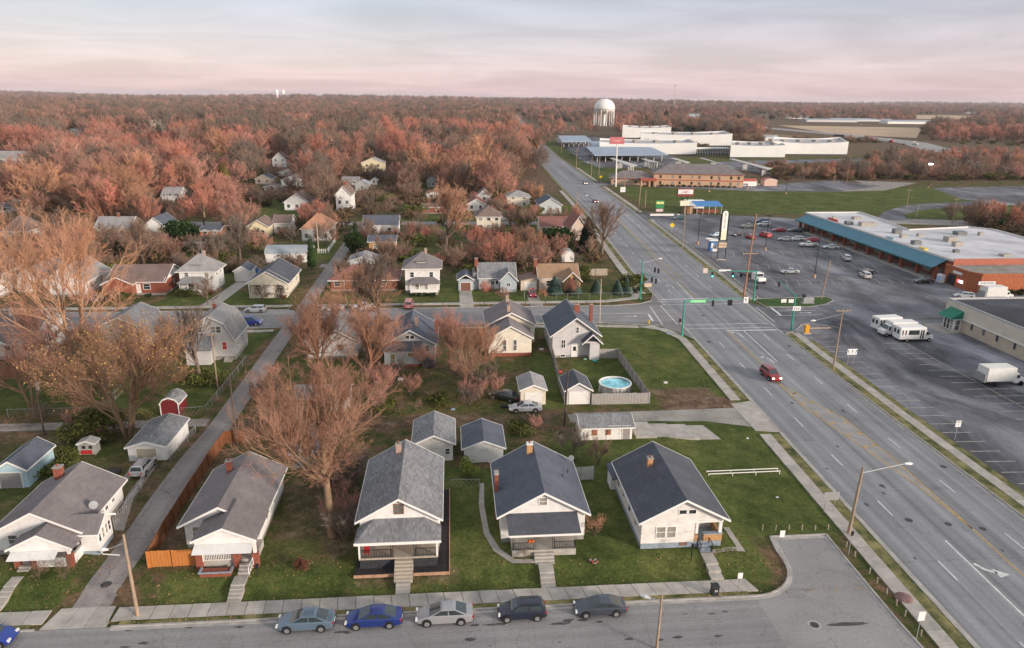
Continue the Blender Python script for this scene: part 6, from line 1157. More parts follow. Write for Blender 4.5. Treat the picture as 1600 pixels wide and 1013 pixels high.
MB().box(125.45, 125.7, 222, 228, 5.6, 6.3).build('red_sign_board', mat('red_board', (.62, .04, .05), .5), pl); MB().box(125.45, 125.7, 191, 194.5, 5.5, 6.2).build('pale_sign_board', mat('pale_blue_board', (.35, .55, .65), .5), pl); MB().box(125.5, 126.5, 177, 179.5, 5.4, 6.0).build('yellow_sign_board', mat('yellow_board', (.70, .50, .05), .5), pl)
ls = thing('corner_store', 'low brick corner store with lit window signs at the plaza south end', 'store', (123.2, 153.6, 0))
MB().prism([(123.2, 156.4), (124.6, 153.7), (165, 152.6), (165, 164.65), (124.9, 164.65), (123.2, 164.65)], 0, 4.3).build('wall', mat('orange_brick_wall', (.40, .13, .06), .9, .18, 2), ls)
MB().prism([(123.6, 156.8), (125.2, 154.2), (164.6, 153.1), (164.6, 164.3), (123.6, 164.3)], 4.304, 4.4).build('roof', mat('weathered_flat_roof', (.26, .24, .21), .95, .3, .25, coord='World'), ls)
mb = MB(); pp = [(123.2, 164.65), (123.2, 156.4), (124.6, 153.7), (165, 152.6)]
for a, b in zip(pp[:-1], pp[1:]): mb.obar((*a, 4.75), (*b, 4.75), .3, .5)
mb.build('parapet', mat('orange_brick_wall', (.4, .13, .06)), ls)
MB().box(123.06, 123.19, 160.5, 163, .2, 2.8).build('shop_entrance', darkint, ls)
for y, m_ in ((159.4, mat('lit_sign_red', (.8, .1, .1), .5, emit=((1, .12, .1), 1.5))), (158.7, mat('lit_sign_blue', (.5, .6, .9), .5, emit=((.55, .7, 1), 1.5))), (158.0, mat('lit_sign_white', (.9, .9, .9), .5, emit=((1, .95, .95), 1.5)))):
 MB().box(123.05, 123.19, y - .3, y + .3, 1.3, 2.0).build('window_sign', m_, ls)
MB().box(122.95, 123.19, 158.4, 161.4, 3.2, 3.8).build('store_sign', signw, ls)
tr_ = thing('roadside_sign', 'slanting white banner sign on posts in front of the corner store', 'sign', (123.5, 151.6, 0)); MB().box(122.4, 126.6, 151.6, 151.75, 2.6, 3.4).build('sign_panel', signw, tr_); text(tr_, 'TOTES GOODS', .5, (124.5, 151.58, 3.0), UPR, ink)
for x in (122.7, 126.3): MB().tube((x, 151.68, 0), (x, 151.68, 3.4), .06, k=6).build('post', galv, tr_)
mcs = thing('ice_freezer', 'white ice freezer box beside the corner store door', 'ice freezer', (121.9, 164.2, .13)); MB().box(121.6, 122.6, 163.2, 165.0, .13, 2.1).build('body', white, mcs); MB().box(121.57, 121.6, 163.4, 164.8, .4, 1.7).build('door', mat('ice_blue', (.35, .5, .75), .4), mcs)
for k, x in enumerate((126.5, 128.5, 131, 133.5, 136)): tree('small_bush', x, 151.9, ('clipped dark bush below the banner sign', 'second clipped bush right of the banner sign', 'middle clipped bush along the orange brick wall', 'fourth clipped bush along the orange brick wall', 'last clipped bush along the orange brick wall')[k], 'bush', 1.1, name='clipped_bush', group='bushes along the orange brick wall')

gs = thing('flat_roofed_store', 'long beige flat-roofed store with green entrance awning', 'store', (99.7, 60, 0))
bei = mat('beige_block', (.62, .56, .46), .85, .08, .5); bei2 = mat('tan_block', (.52, .44, .34), .85, .08, .5)
MB().box(99.7, 145, 46, 130.6, 0, 2.6).build('lower_wall', bei2, gs); MB().box(99.55, 145, 45.9, 130.7, 2.6, 5.2).build('upper_wall', bei, gs); MB().box(99.45, 99.55, 45.9, 130.7, 2.55, 2.75).build('band', trim, gs)
MB().box(99.55, 99.8, 45.9, 130.7, 5.2, 5.6).box(99.8, 145, 130.4, 130.7, 5.2, 5.6).build('parapet', mat('grey_coping', (.42, .42, .42), .6), gs)
MB().box(99.82, 145, 46, 130.38, 5.2, 5.25).build('roof', asphalt('black_flat_roof', (.055, .058, .068), var=.3, patch=.8), gs)
for y in (122.8, 119.6, 116.1, 111.8, 104, 96, 88): window(gs, 'W', (99.7, 145, 46, 130), y, 1.3, .55, 1.1, fm=galv, rail=False)
aw = MB(); aw.ext([(96.9, 2.7), (99.54, 4.2), (99.54, 2.7)][::-1], 125.4, 129.3); aw.build('awning', mat('green_awning', (.02, .19, .12), .6, .1, 2), gs)
XA = (98.2, 99.7, 125.8, 128.9); MB().box(*XA, .1, 2.6).build('vestibule', trim, gs)
for y in (126.3, 127.2, 128.1): window(gs, 'W', XA, y + .15, .2, .7, 2.1, fm=trim, rail=True)
for x in (98.6,): window(gs, 'S', XA, 98.95, .3, .9, 2.0, fm=trim, rail=True)
MB().box(95.2, 99.69, 124.6, 131, 0, .12).build('entrance_slab', concrete, gs)
for k, (x, y) in enumerate(((95.5, 130.7), (97.6, 124.9), (98.9, 94.0))): tag(MB().tube((x, y, .1), (x, y, 1.1), .09, k=8).build('bollard', mat('bollard_tan', (.55, .42, .25), .7)), ('tan bollard at the outer corner of the awning entrance', 'tan bollard in front of the green awning doors', 'tan bollard beside the long beige store wall')[k], 'bollard')

# ---------------------------------------------------------------- motel
mo = thing('motel', 'two-storey tan motel with brown hipped roof and red balcony band', 'motel', (106, 372, 0), R_(-10.5))
tanw = mat('motel_tan', (.55, .36, .23), .8, .08, 1); redt = mat('motel_red', (.42, .10, .07), .6)
MB().box(0, 46, 0, 17, 0, 6.5).build('wall', tanw, mo); roof_hip(mo, (0, 46, 0, 17), 6.5, 11.0, .8, rf_taupe, fas=redt)
MB().box(-22, -.01, 2, 14, 0, 3.3).build('lobby_wall', tanw, mo); roof_hip(mo, (-22, 0, 2, 14), 3.4, 7.0, 1, rf_taupe, name='lobby_roof', fas=redt)
MB().box(0, 46.1, -.14, -.002, 3.0, 3.45).build('band', redt, mo)
for k in range(9):
 for z in (1.0, 4.1): window(mo, 'S', (0, 46, 0, 17), 3.5 + k * 5 + (1.2 if k % 2 else 0), z, 1.1, 1.5, fm=tanw, rail=False, gm_=glass)
for k in (4, 6): door(mo, 'S', (0, 46, 0, 17), 3.9 + k * 5, .1 if k == 4 else 3.5, m_=gd_brown)
for k in range(5): window(mo, 'S', (-22, 0, 2, 14), -20 + k * 3.6, 1, 1.5, 1.3, rail=False)
MB().box(-7, 1, -5.5, 1.9, 2.9, 3.9).build('entrance_canopy', redt, mo)
for x in (-6.5, -2.5, .5): MB().box(x - .4, x + .4, -5.3, -4.5, 0, 2.9).build('pillar', tanw, mo)
hg = bush_mesh('hedge_ball', 15, 1.1, .9, 260, .16, LF_GRN, stem=False)
for k in range(14):
 u = 4 + k * 2.9; c_, s__ = math.cos(R_(-10.5)), math.sin(R_(-10.5)); tree('hedge_ball', 106 + u * c_ + 1.4 * s__, 372 + u * s__ - 1.4 * c_, 'round dark shrub in the row below the motel windows', 'shrub', random.uniform(.8, 1.1), group='shrubs below the motel windows', name='shrub')
ms = thing('motel_sign', 'tall white pole carrying a faded red motel sign', 'sign', (84.8, 367.4, 0)); MB().tube((84.8, 367.4, 0), (84.3, 367.4, 21.5), .42, .3, 10).build('pole', white, ms); MB().box(80.4, 88.0, 367.1, 367.7, 21.5, 25).build('sign_panel', mat('faded_red', (.50, .16, .17), .6, .1, 1), ms); text(ms, 'motel', 1.7, (84.2, 367.08, 23.3), UPR, mat('pink_ink', (.8, .5, .45), .6))
for k, (x, y, w, lb) in enumerate(((153, 370, 6, 'long white low shed right of the motel'), (166, 371, 5, 'pink round-topped shed beside the long white one'))):
 house('shed', lb, (x, x + w * 1.4, y, y + 5), 2.6, 3.8, white if k == 0 else mat('pink_shed', (.62, .42, .33), .7), redt, kind='gable' if k == 0 else 'round', axis='x' if k == 0 else 'y', o=.2, og=.1, zf=.05, zg=0, cat='shed')
# ---------------------------------------------------------------- white curved-parapet factory and blue canopies
def slab_building(name, label, front, depth_px, hz, m_, sag=1.5, cat='factory'):
 """front: two base pixels; parapet dips in the middle"""
 a, b = P(*front[0]), P(*front[1]); L = b[0] - a[0]; dep = depth_px; sk_ = a[0] / a[1]
 t_ = thing(name, label, cat, (a[0], a[1], 0), 1e-6)
 def pg(i, y0, y1): return [(i + y0 * sk_, y0), (L - i + y0 * sk_, y0), (L - i + y1 * sk_, y1), (i + y1 * sk_, y1)]
 lo = hz - sag - .8
 MB().prism(pg(0, 0, dep), 1.2, lo).build('wall', m_, t_); MB().prism(pg(.3, .3, dep - .3), 0, 1.2).build('plinth', mat('dark_plinth', (.05, .06, .06), .6), t_)
 MB().prism(pg(.6, .6, dep - .6), lo, lo + .2).build('roof', mat('pale_roof', (.42, .42, .43), .8, .15, .02), t_)
 for y0 in (0, dep - .5):
  mb = MB(); N_ = 10
  for i in range(N_):
   u0, u1 = L * i / N_ + y0 * sk_, L * (i + 1) / N_ + y0 * sk_; h0 = hz - sag * math.sin(math.pi * i / N_); h1 = hz - sag * math.sin(math.pi * (i + 1) / N_)
   mb.ext([(u0, lo), (u1, lo), (u1, h1), (u0, h0)], y0 - .02, y0 + .5, 'y')
  mb.build('parapet', m_, t_)
 for x in (0, L - .5): MB().prism([(x + .5 * sk_, .5), (x + .5 + .5 * sk_, .5), (x + .5 + dep * sk_, dep - .5), (x + dep * sk_, dep - .5)], lo, hz - .3).build('parapet', m_, t_)
 for k in range(4): u = L * (.15 + .22 * k) + dep * .4 * sk_; MB().box(u, u + L * .05, dep * .4, dep * .4 + 8, lo + .2, lo + 2).build('rooftop_unit', mat('unit_metal_a', (.36, .33, .29)), t_)
 return t_, L
wfac = mat('factory_white_panels', (.70, .70, .67), .6, .04, .1)
slab_building('factory_building', 'white factory block behind the blue canopies, nearest of the group', ((936, 243), (1072, 240)), 60, 10.5, wfac, 1)
slab_building('factory_building', 'white factory block with upswept right corner, behind the nearest one', ((1000, 229), (1121, 226)), 70, 12.5, wfac, 1.6)
slab_building('factory_building', 'farthest white factory wing with pale left end', ((972, 217), (1045, 217)), 60, 13.5, wfac, 1.2)
f4, L4 = slab_building('factory_building', 'long white factory block right of the glass link', ((1140, 248), (1235, 250)), 60, 10.5, wfac, .8)
slab_building('factory_building', 'far right white factory block with curved roofline above the thicket', ((1205, 243), (1347, 247)), 80, 11.5, wfac, 1.6)
a, b = P(1074, 243), P(1138, 243); lk = thing('glass_link', 'long dark glazed link between the white factory blocks', 'link building', (a[0], a[1], 0), math.atan2(b[1] - a[1], b[0] - a[0])); Lk_ = math.dist(a, b)
MB().box(0, Lk_, 0, 8, 0, 5.2).build('glazing', glass, lk); MB().box(-.5, Lk_ + .5, -.4, 8.4, 5.2, 6.1).build('roof', white, lk); mb = MB()
for i in range(26): mb.box(Lk_ * i / 25 - .12, Lk_ * i / 25 + .12, -.15, -.01, 0, 5.2)
mb.box(0, Lk_, -.12, -.02, 2.5, 2.7); mb.build('mullions', trim, lk)
cb = mat('blue_grey_canopy_sheet', (.30, .37, .45), .5, .06, .1, metal=.1)
def canopy(label, quad, z0, z1, posts=9, cb=cb):
 q = [P(*p, z) for p, z in zip(quad, (z0, z0, z1, z1))]; t_ = thing('parking_canopy', label, 'canopy', (q[0][0], q[0][1], 0), 0, 'blue-grey parking canopies')
 v = [(q[i][0], q[i][1], (z0, z0, z1, z1)[i]) for i in range(4)]; mb = MB(); mb.v = v + [(x, y, z - .35) for x, y, z in v]; mb.f = [(0, 1, 2, 3), (7, 6, 5, 4), (0, 4, 5, 1), (1, 5, 6, 2), (2, 6, 7, 3), (3, 7, 4, 0)]; mb.build('roof', cb, t_)
 for i in range(posts):
  u = (i + .5) / posts
  for w in (.12, .6):
   x = (v[0][0] * (1 - u) + v[1][0] * u) * (1 - w) + (v[3][0] * (1 - u) + v[2][0] * u) * w; y = (v[0][1] * (1 - u) + v[1][1] * u) * (1 - w) + (v[3][1] * (1 - u) + v[2][1] * u) * w
   MB().tube((x, y, 0), (x, y, z0 + (z1 - z0) * w - .3), .3, k=6).build('post', white, t_)
canopy('large blue-grey parking canopy on white posts in front of the white factory', ((929, 243), (1044, 242), (1018, 230), (915, 229)), 5, 7)
canopy('smaller blue-grey parking canopy at the far left of the factory', ((878, 222), (925, 221), (915, 212), (872, 212)), 5, 7, 6)
canopy('long low canopy strip between the two blue-grey canopies', ((925, 228), (960, 228), (950, 221), (921, 221)), 5, 6, 4)
pale_c = mat('pale_carport_sheet', (.50, .48, .45), .6, .08, .2)
for q, lb in ((((985, 260), (996, 258), (959, 247), (952, 247)), 'pale sloping carport roof left of the motel'), (((1015, 253), (1032, 254), (1007, 248), (1002, 248)), 'pale sloping carport roof behind the motel, middle'), (((1069, 254), (1079, 254), (1056, 247), (1047, 247)), 'pale sloping carport roof behind the motel, right'), (((1142, 260), (1154, 264), (1099, 247), (1093, 247)), 'long pale carport roof beyond the motel, right end'), (((1199, 265), (1206, 263), (1146, 248), (1139, 248)), 'far right pale carport roof beside the thicket')): canopy(lb, q, 4.5, 5.0, 4, pale_c)
sheet('factory_parking_lot', [P(*q) for q in ((912, 252), (872, 224), (868, 216), (930, 214), (1050, 240), (1060, 256), (1000, 262), (935, 262))], .0065, lot2_m)
sheet('factory_service_yard', [P(*q) for q in ((1080, 258), (1140, 252), (1350, 248), (1350, 252), (1190, 258), (1245, 276), (1200, 272), (1120, 262))], .0065, lot2_m)
# ---------------------------------------------------------------- water tower, mast, far things
def lathe(prof, k=28, cx=0, cy=0, ring=False):
 mb = MB()
 for r, z in prof:
  for i in range(k): q = 2 * math.pi * i / k; mb.v.append((cx + r * math.cos(q), cy + r * math.sin(q), z))
 for j in range(len(prof) - 1):
  for i in range(k): n = (i + 1) % k; mb.f.append((j * k + i, j * k + n, (j + 1) * k + n, (j + 1) * k + i))
 n = (len(prof) - 1) * k
 if ring: mb.f += [(n + i, n + (i + 1) % k, (i + 1) % k, i) for i in range(k)]
 else: mb.f.append(tuple(range(k - 1, -1, -1))); mb.f.append(tuple(range(n, n + k)))
 return mb
wt = thing('water_tower', 'white domed water tower on many slender white legs', 'water tower', (262, 1251, 0))
wtm = mat('tank_white', (.78, .76, .72), .5, .03, .2); lathe([(2.5, 19.5), (8, 20.5), (14, 23.2), (17.2, 26), (17.8, 28), (17.8, 30.5), (17.0, 34), (14.5, 38.5), (10.5, 42), (5.5, 44), (.6, 44.7)], 36, 262, 1251).build('tank', wtm, wt, smooth=True)
for i in range(11): q = 2 * math.pi * i / 11 + .2; MB().tube((262 + 17 * math.cos(q), 1251 + 17 * math.sin(q), 0), (262 + 17 * math.cos(q), 1251 + 17 * math.sin(q), 26.5), .75, k=8).build('leg', wtm, wt)
MB().tube((262, 1251, 0), (262, 1251, 20.5), 2.6, k=14).build('riser', wtm, wt)
lathe([(18.0, 27.8), (18.6, 27.8), (18.6, 28.4), (18.0, 28.4)], 36, 262, 1251, True).build('balcony', galv, wt)
mk = thing('lattice_mast', 'very tall slim mast with a ring of lamps at its top', 'mast', (752, 2457, 0)); MB().tube((752, 2457, 0), (752, 2457, 92), 1.5, .9, 8).build('pole', mat('mast_paint', (.55, .45, .40), .6), mk); lathe([(4, 91), (4.6, 91), (4.6, 93), (4, 93)], 16, 752, 2457, True).build('lamp_ring', galv, mk)
for k, (px, py, w, h, lb, m_) in enumerate(((1250, 186, 62, 10, 'white shed with red side beyond the highway', white), (1300, 191, 120, 7, 'long pale greenhouse sheds beyond the field, left part', galv), (1350, 190, 150, 7, 'long pale greenhouse sheds beyond the field, middle part', mat('pale_shed', (.55, .58, .60), .5)), (1425, 194, 110, 8, 'white greenhouse shed beyond the field, right part', white), (1128, 181, 25, 9, 'white barn near the highway, far off', white), (1205, 220, 16, 6, 'small white canopy building beside the highway ramp', white), (1110, 192, 30, 6, 'low white building at the highway bend', white))):
 x, y = P(px, py); house('shed', lb, (x - w / 2, x + w / 2, y, y + w * .3), h * .6, h, m_, rf_metal, axis='x', o=.3, og=.2, zf=.05, zg=0, cat='shed')
for k, (px, py, w) in enumerate(((1165, 172, 30), (1205, 175, 45), (1262, 172, 26), (1300, 178, 60), (1345, 174, 30), (1372, 172, 26), (1452, 171, 40), (1476, 172, 26), (1520, 178, 60), (1118, 176, 30), (985, 184, 20), (1085, 188, 24))):
 x, y = P(px, py); house('far_building', ('first', 'second', 'third', 'fourth', 'fifth', 'sixth', 'seventh', 'eighth', 'ninth', 'tenth', 'eleventh', 'twelfth')[k] + ' small pale building in the distant woods right of the water tower', (x - w / 2, x + w / 2, y, y + 14), 8, 14, white if k % 3 else tanw, rf_metal, axis='x', o=.3, og=.2, zf=.05, zg=G(x, y), cat='building')
for k in range(2):
 x, y = P(433 + k * 10, 153.4); x *= 5200 / y; y = 5200
 tag(lathe([(9, 0), (8, 50), (13, 62), (13, 76), (7, 84), (1, 86)], 14, x, y).build('storage_tank', wtm, None, smooth=True), ('left one of two pale tanks on the far horizon', 'right one of two pale tanks on the far horizon')[k], 'tank')
def semi(x, y, ang, col, lb, name='semi_truck', tank=False):
 t_ = thing(name, lb, 'truck', (x, y, .1), R_(ang)); MB().box(-11, 3.2, -1.3, 1.3, 1.2, 4.0).build('trailer', white if not tank else mat('dark_trailer', (.06, .06, .07)), t_, bevel=.05); c_ = MB().box(3.7, 5.6, -1.2, 1.2, .6, 3.6).box(5.6, 7.2, -1.05, 1.05, .6, 2.2).build('cab', paint('cab_%s' % lb[:8], col), t_, bevel=.1)
 MB().box(5.55, 5.64, -1.0, 1.0, 2.3, 3.3).build('windscreen', autoglass, c_)
 for wx_ in (-9.8, -8.6, 2.2, 4.2, 6.5):
  for sy in (-1.15, 1.15): MB().tube((wx_, sy - .15, .5), (wx_, sy + .15, .5), .5, k=10).build('wheel', tyre_m, t_)
for px, py, c_, lb, tk in ((1356, 219, (.5, .05, .04), 'semi truck with white trailer and red cab on the highway', 0), (1386, 223, (.04, .08, .3), 'semi truck with white trailer and blue cab on the highway', 0), (1315, 216, (.5, .5, .48), 'dark flatbed truck with white cab on the highway', 1), (1424, 227, (.7, .7, .68), 'white truck farthest right on the highway', 0)):
 x, y = P(px, py); semi(x, y, -68 if not tk else -60, c_, lb, tank=bool(tk))

# ---------------------------------------------------------------- roadside signs and stands
bs = thing('pylon_sign', 'tall round-topped white pylon sign with vertical lettering', 'sign', (75.7, 192, 0))
MB().box(74.3, 77.2, 191.7, 192.3, 0, .25).build('footing', concrete, bs)
for x in (74.6, 76.9): MB().tube((x, 192, .2), (x, 192, 12.9), .13, k=8).build('post', black, bs)
n = 10; prf = [(74.75, 5.6), (76.75, 5.6), (76.75, 13.2)] + [(75.75 + math.cos(math.pi * i / n), 13.2 + math.sin(math.pi * i / n)) for i in range(1, n)] + [(74.75, 13.2)]
MB().ext(prf[::-1], 191.85, 192.15, 'y').build('frame', black, bs)
prf2 = [(74.98, 5.8), (76.52, 5.8), (76.52, 13.2)] + [(75.75 + .77 * math.cos(math.pi * i / n), 13.2 + .77 * math.sin(math.pi * i / n)) for i in range(1, n)] + [(74.98, 13.2)]
MB().ext(prf2[::-1], 191.8, 191.85, 'y').build('sign_face', lit_w, bs); MB().box(74.98, 76.52, 191.76, 191.8, 5.8, 8.4).build('reader_board', mat('cream_board', (.75, .74, .55), .5), bs)
for i, ch in enumerate('ANDERSON'): text(bs, ch, .72, (75.75, 191.78, 13.35 - i * .58), UPR, inkred if i in (2, 3) else ink)
MB().box(74.6, 76.9, 191.8, 192.2, 3.6, 5.0).build('lower_panel', mat('tan_panel', (.6, .47, .33), .6), bs); text(bs, 'PLAZA', .7, (75.75, 191.78, 4.3), UPR, mat('brown_ink', (.25, .12, .08), .6))
lsn = thing('pylon_sign', 'oval white sign with red frame above a cream board at the grill', 'sign', (91, 273.7, 0))
for x in (89.7, 92.1): MB().tube((x, 273.7, 0), (x, 273.7, 7.2), .15, k=6).build('post', black, lsn)
MB().box(87.6, 94.3, 273.5, 273.9, 7.2, 10.3).build('frame', mat('maroon_frame', (.25, .05, .04), .6), lsn, bevel=.5); MB().box(88.0, 93.9, 273.3, 273.5, 8.2, 9.9).build('sign_face', signw, lsn); text(lsn, "Luigi's", 1.35, (90.9, 273.26, 9.1), UPR, inkred); MB().box(89.2, 92.9, 273.4, 273.7, 3.6, 5.6).build('lower_panel', mat('cream_board', (.75, .74, .55)), lsn)
gr = thing('monument_sign', 'green and white monument sign in a planted bed by the road', 'sign', (81, 273, 0)); MB().box(77, 86.5, 271.6, 272.2, 0, .7).build('bed_wall', white, gr); MB().box(79.3, 82.6, 272.8, 273.1, 2.8, 5.8).build('sign_panel', mat('sign_green', (.04, .22, .08), .5), gr); MB().box(79.5, 82.4, 272.7, 272.8, 4.4, 5.3).build('sign_stripe', mat('sign_yellow', (.7, .68, .25), .5), gr); MB().box(79.5, 82.3, 272.7, 273.1, 1.5, 2.5).build('lower_panel', mat('sign_pink', (.65, .5, .48), .5), gr)
for x in (79.6, 82.2): MB().tube((x, 272.95, 0), (x, 272.95, 2.8), .1, k=5).build('post', black, gr)
gl = thing('grill_stand', 'open food stand with bright blue canopy and white-topped trailer', 'food stand', (99, 277, 0))
MB().ext([(275.5, 3.0), (282, 4.2), (282, 4.35), (275.5, 3.15)], 96.5, 107.5, 'x').build('blue_canopy', mat('bright_blue_sheet', (.06, .22, .48), .5), gl); MB().ext([(275.5, 3.3), (282, 4.0), (282, 4.15), (275.5, 3.45)], 91.5, 96.4, 'x').build('pale_canopy', mat('pale_sheet', (.6, .6, .58), .6), gl)
for x in np.linspace(92, 107, 7): MB().tube((x, 275.8, 0), (x, 275.8, 3.1), .1, k=5).build('post', trim, gl)
MB().box(92.5, 95.5, 276.5, 281, 0, 2.8).build('timber_kiosk', mat('kiosk_wood', (.33, .18, .09), .8, .2, 2), gl); MB().box(98, 107, 279, 281.5, 0, 1.1).build('counter', brick, gl)
tr2 = thing('white_trailer', 'white box trailer with dark red end behind the food stand', 'trailer', (98, 287, 0)); MB().box(95.5, 103.5, 286, 289, .7, 4.0).build('body', white, tr2, bevel=.15); MB().box(95.44, 95.5, 286.2, 288.8, 1.2, 3.4).build('end_panel', inkred, tr2)
for x in (97.5, 101.5): MB().tube((x, 286.1, .45), (x, 286.4, .45), .45, k=10).build('wheel', tyre_m, tr2)
ks = thing('water_kiosk', 'small blue vending kiosk with white top in the plaza lot', 'kiosk', (77.9, 205.5, 0)); MB().box(77.0, 78.8, 204.4, 206.4, 0, 3.1).build('body', mat('kiosk_blue', (.08, .22, .5), .5, .1, 2), ks, bevel=.08); MB().box(76.4, 79.4, 203.9, 206.9, 3.1, 3.35).box(75.6, 77.5, 204.5, 205.5, 3.6, 3.8).build('roof', white, ks); MB().box(77.2, 77.9, 204.35, 204.4, 1.0, 2.4).build('vending_panel', signw, ks)

def road_sign(x, y, w, h, z, lb, txt=None, two=True, m_=signw, back=False, rot=0, s=.35):
 t_ = thing('road_sign', lb, 'sign', (x, y, 0), R_(rot) or 1e-6)
 for u in ((-w * .3, w * .3) if two else (0,)): MB().tube((u, 0, 0), (u, 0, z + h * (.9 if back else .1)), .04, k=5).build('post', galv, t_)
 MB().box(-w / 2, w / 2, -.08, -.045, z, z + h).build('sign_panel', galv if back else m_, t_)
 if txt:
  for k, (ch, dx_, dz_) in enumerate(txt): text(t_, ch, s, (dx_, -.085, z + h / 2 + dz_), UPR, ink, ext=.004)
 return t_
def arrows(t_, w, z, h, n=3):
 mb = MB()
 for i in range(n):
  u = -w * .32 + w * .32 * i * (2 / (n - 1) if n > 1 else 1); L = h * .5; dx_ = (-.12, 0, .14)[i % 3] * w * .6; y = -.088
  mb.quad((u - .045, y, z + h * .2), (u + .045, y, z + h * .2), (u + .045 + dx_, y, z + h * .62), (u - .045 + dx_, y, z + h * .62)); mb.quad((u - .15 + dx_, y, z + h * .6), (u + .15 + dx_, y, z + h * .6), (u + dx_ * 1.5, y, z + h * .84))
 mb.build('arrows', ink, t_)
t_ = road_sign(67.7, 109, 1.7, 1.05, 1.9, 'white lane-use sign on two posts beside the side parking lot'); arrows(t_, 1.7, 1.9, 1.05)
road_sign(66.6, 80.8, .75, .9, 2.0, 'small white speed sign on one post in the right verge', [('SPEED', 0, .25), ('35', 0, -.12)], False, s=.24)
t_ = road_sign(74.3, 193.5, 1.4, 1.8, 2.2, 'white lane sign on two posts near the pylon sign', [('R', 0, .1)], True, s=1.3)
road_sign(81.8, 338.8, 2.4, 2.4, .8, 'square white board standing in the grass by the road', [('1', 0, 0)], True, s=1.6)
road_sign(40.7, 65.0, 1.75, 1.0, 1.6, 'two grey sign backs on posts beside the west sidewalk', back=True)
road_sign(31.9, 58.0, .5, .75, 2.1, 'small white sign on a dark post at the turning circle', two=False); road_sign(25.6, 52.75, .45, .6, 1.6, 'small white sign on a dark post at the end of the front sidewalk', two=False)
road_sign(38.4, 46.0, .6, .9, 1.9, 'sign on a dark post near the bottom edge of the photo', two=False); road_sign(38.8, 57.5, .3, .5, 2.3, 'thin dark post with small sign beside the turning circle kerb', two=False, m_=black)
for x, y, lb in ((73.5, 232, 'yellow diamond warning sign at the plaza driveway'), (80.5, 385, 'yellow diamond warning sign beyond the motel drive')):
 t_ = thing('road_sign', lb, 'sign', (x, y, 0)); MB().tube((x, y, 0), (x, y, 3.2), .06, k=5).build('post', galv, t_); MB().ext([(x, 2.2), (x + .9, 3.1), (x, 4.0), (x - .9, 3.1)][::-1], y - .12, y - .06).build('sign_panel', mat('warning_yellow', (.75, .52, .03), .5), t_)
for x, y, lb in ((73.0, 146.2, 'white yard sign in the corner grass'), (74.6, 146.0, 'second white yard sign in the corner grass, right of the first')):
 t_ = thing('yard_sign', lb, 'sign', (x, y, 0)); MB().box(x - .6, x + .6, y - .02, y + .02, .5, 1.3).build('sign_panel', signw, t_)
 for u in (-.4, .4): MB().tube((x + u, y + .05, 0), (x + u, y + .05, 1.2), .03, k=4).build('post', galv, t_)
# ---------------------------------------------------------------- traffic signals
sig_g = mat('signal_green_lit', (.1, .9, .5), .3, emit=((.05, 1, .45), 9)); sigb = mat('signal_black', (.015, .015, .017), .5)
def signal(par, x, y, z, front=True, n=3, lit=True):
 h = MB().box(x - .19, x + .19, y - .12, y + .14, z - n * .36, z).build('signal_head', sigb, par)
 for i in range(n):
  zz = z - .18 - i * .36; o = -1 if front else 1
  MB().tube((x, y + o * .13, zz), (x, y + o * .16, zz), .13, k=10).build('lens', sig_g if (front and lit and i == n - 1) else darkint, h)
 return h
def mast(lb, x, y, H_, arm, heads, extra=None):
 t_ = thing('traffic_signal', lb, 'traffic signal', (x, y, 0)); MB().tube((x, y, 0), (x, y, H_), .2, .13, 10).build('pole', green_steel, t_); MB().tube((x, y, .02), (x, y, .3), .32, .26, 10).build('base', green_steel, t_)
 if arm: MB().tube((x, y, H_ - .25), (*arm, H_ - .05), .14, .07, 8).build('arm', green_steel, t_)
 for hx, hy, fr, n in heads: signal(t_, hx, hy, H_ - .35, fr, n)
 return t_
t_ = mast('green signal mast with long arm nearest the camera, seen from behind', 43.5, 126.0, 7.1, (55.4, 127.2), [(49.3, 126.7, False, 3), (52.5, 126.9, False, 3), (52.95, 126.9, False, 3)])
MB().box(44.6, 47.6, 126.0, 126.06, 6.6, 7.1).build('street_name_sign', mat('lit_green_sign', (.08, .45, .2), .5, emit=((.35, .9, .4), .35)), t_); text(t_, 'CENTRAL ST', .42, (46.3, 125.98, 6.85), UPR, mat('sign_yellow_ink', (.85, .85, .5), .5)); MB().box(55.4, 56.3, 126.9, 126.97, 6.1, 7.3).build('lane_sign', signw, t_); mb = MB(); mb.quad((55.8, 126.89, 6.3), (55.9, 126.89, 6.3), (55.9, 126.89, 6.8), (55.8, 126.89, 6.8)).quad((55.6, 126.89, 6.75), (55.95, 126.89, 6.75), (55.7, 126.89, 7.1)); mb.build('arrow', ink, t_); signal(t_, 43.0, 126.2, 3.4, False, 2, False)
t_ = mast('green signal mast across the junction with two lit green lights', 67.6, 149.8, 7.0, (56.6, 150.4), [(57.6, 150.1, True, 3), (62.3, 150.0, True, 3)])
MB().box(55.5, 56.5, 150.25, 150.31, 6.4, 7.5).build('lane_sign', mat('sign_pale_pink', (.62, .52, .45), .6), t_); MB().box(59.0, 61.8, 150.1, 150.16, 6.8, 7.2).build('street_name_sign', signw, t_); signal(t_, 68.1, 149.7, 3.4, True, 2, False)
t_ = mast('green corner mast with street lamp and short arm, far left of junction', 42.2, 152.4, 8.6, None, [(43.9, 148.2, False, 3), (44.4, 147.2, False, 3)])
MB().tube((42.2, 152.4, 6.0), (44.4, 146.8, 6.3), .1, .06, 7).build('arm', green_steel, t_); 
for hx, hy in ((43.6, 148.9), (44.1, 147.5)): signal(t_, hx, hy, 5.9, False, 3)
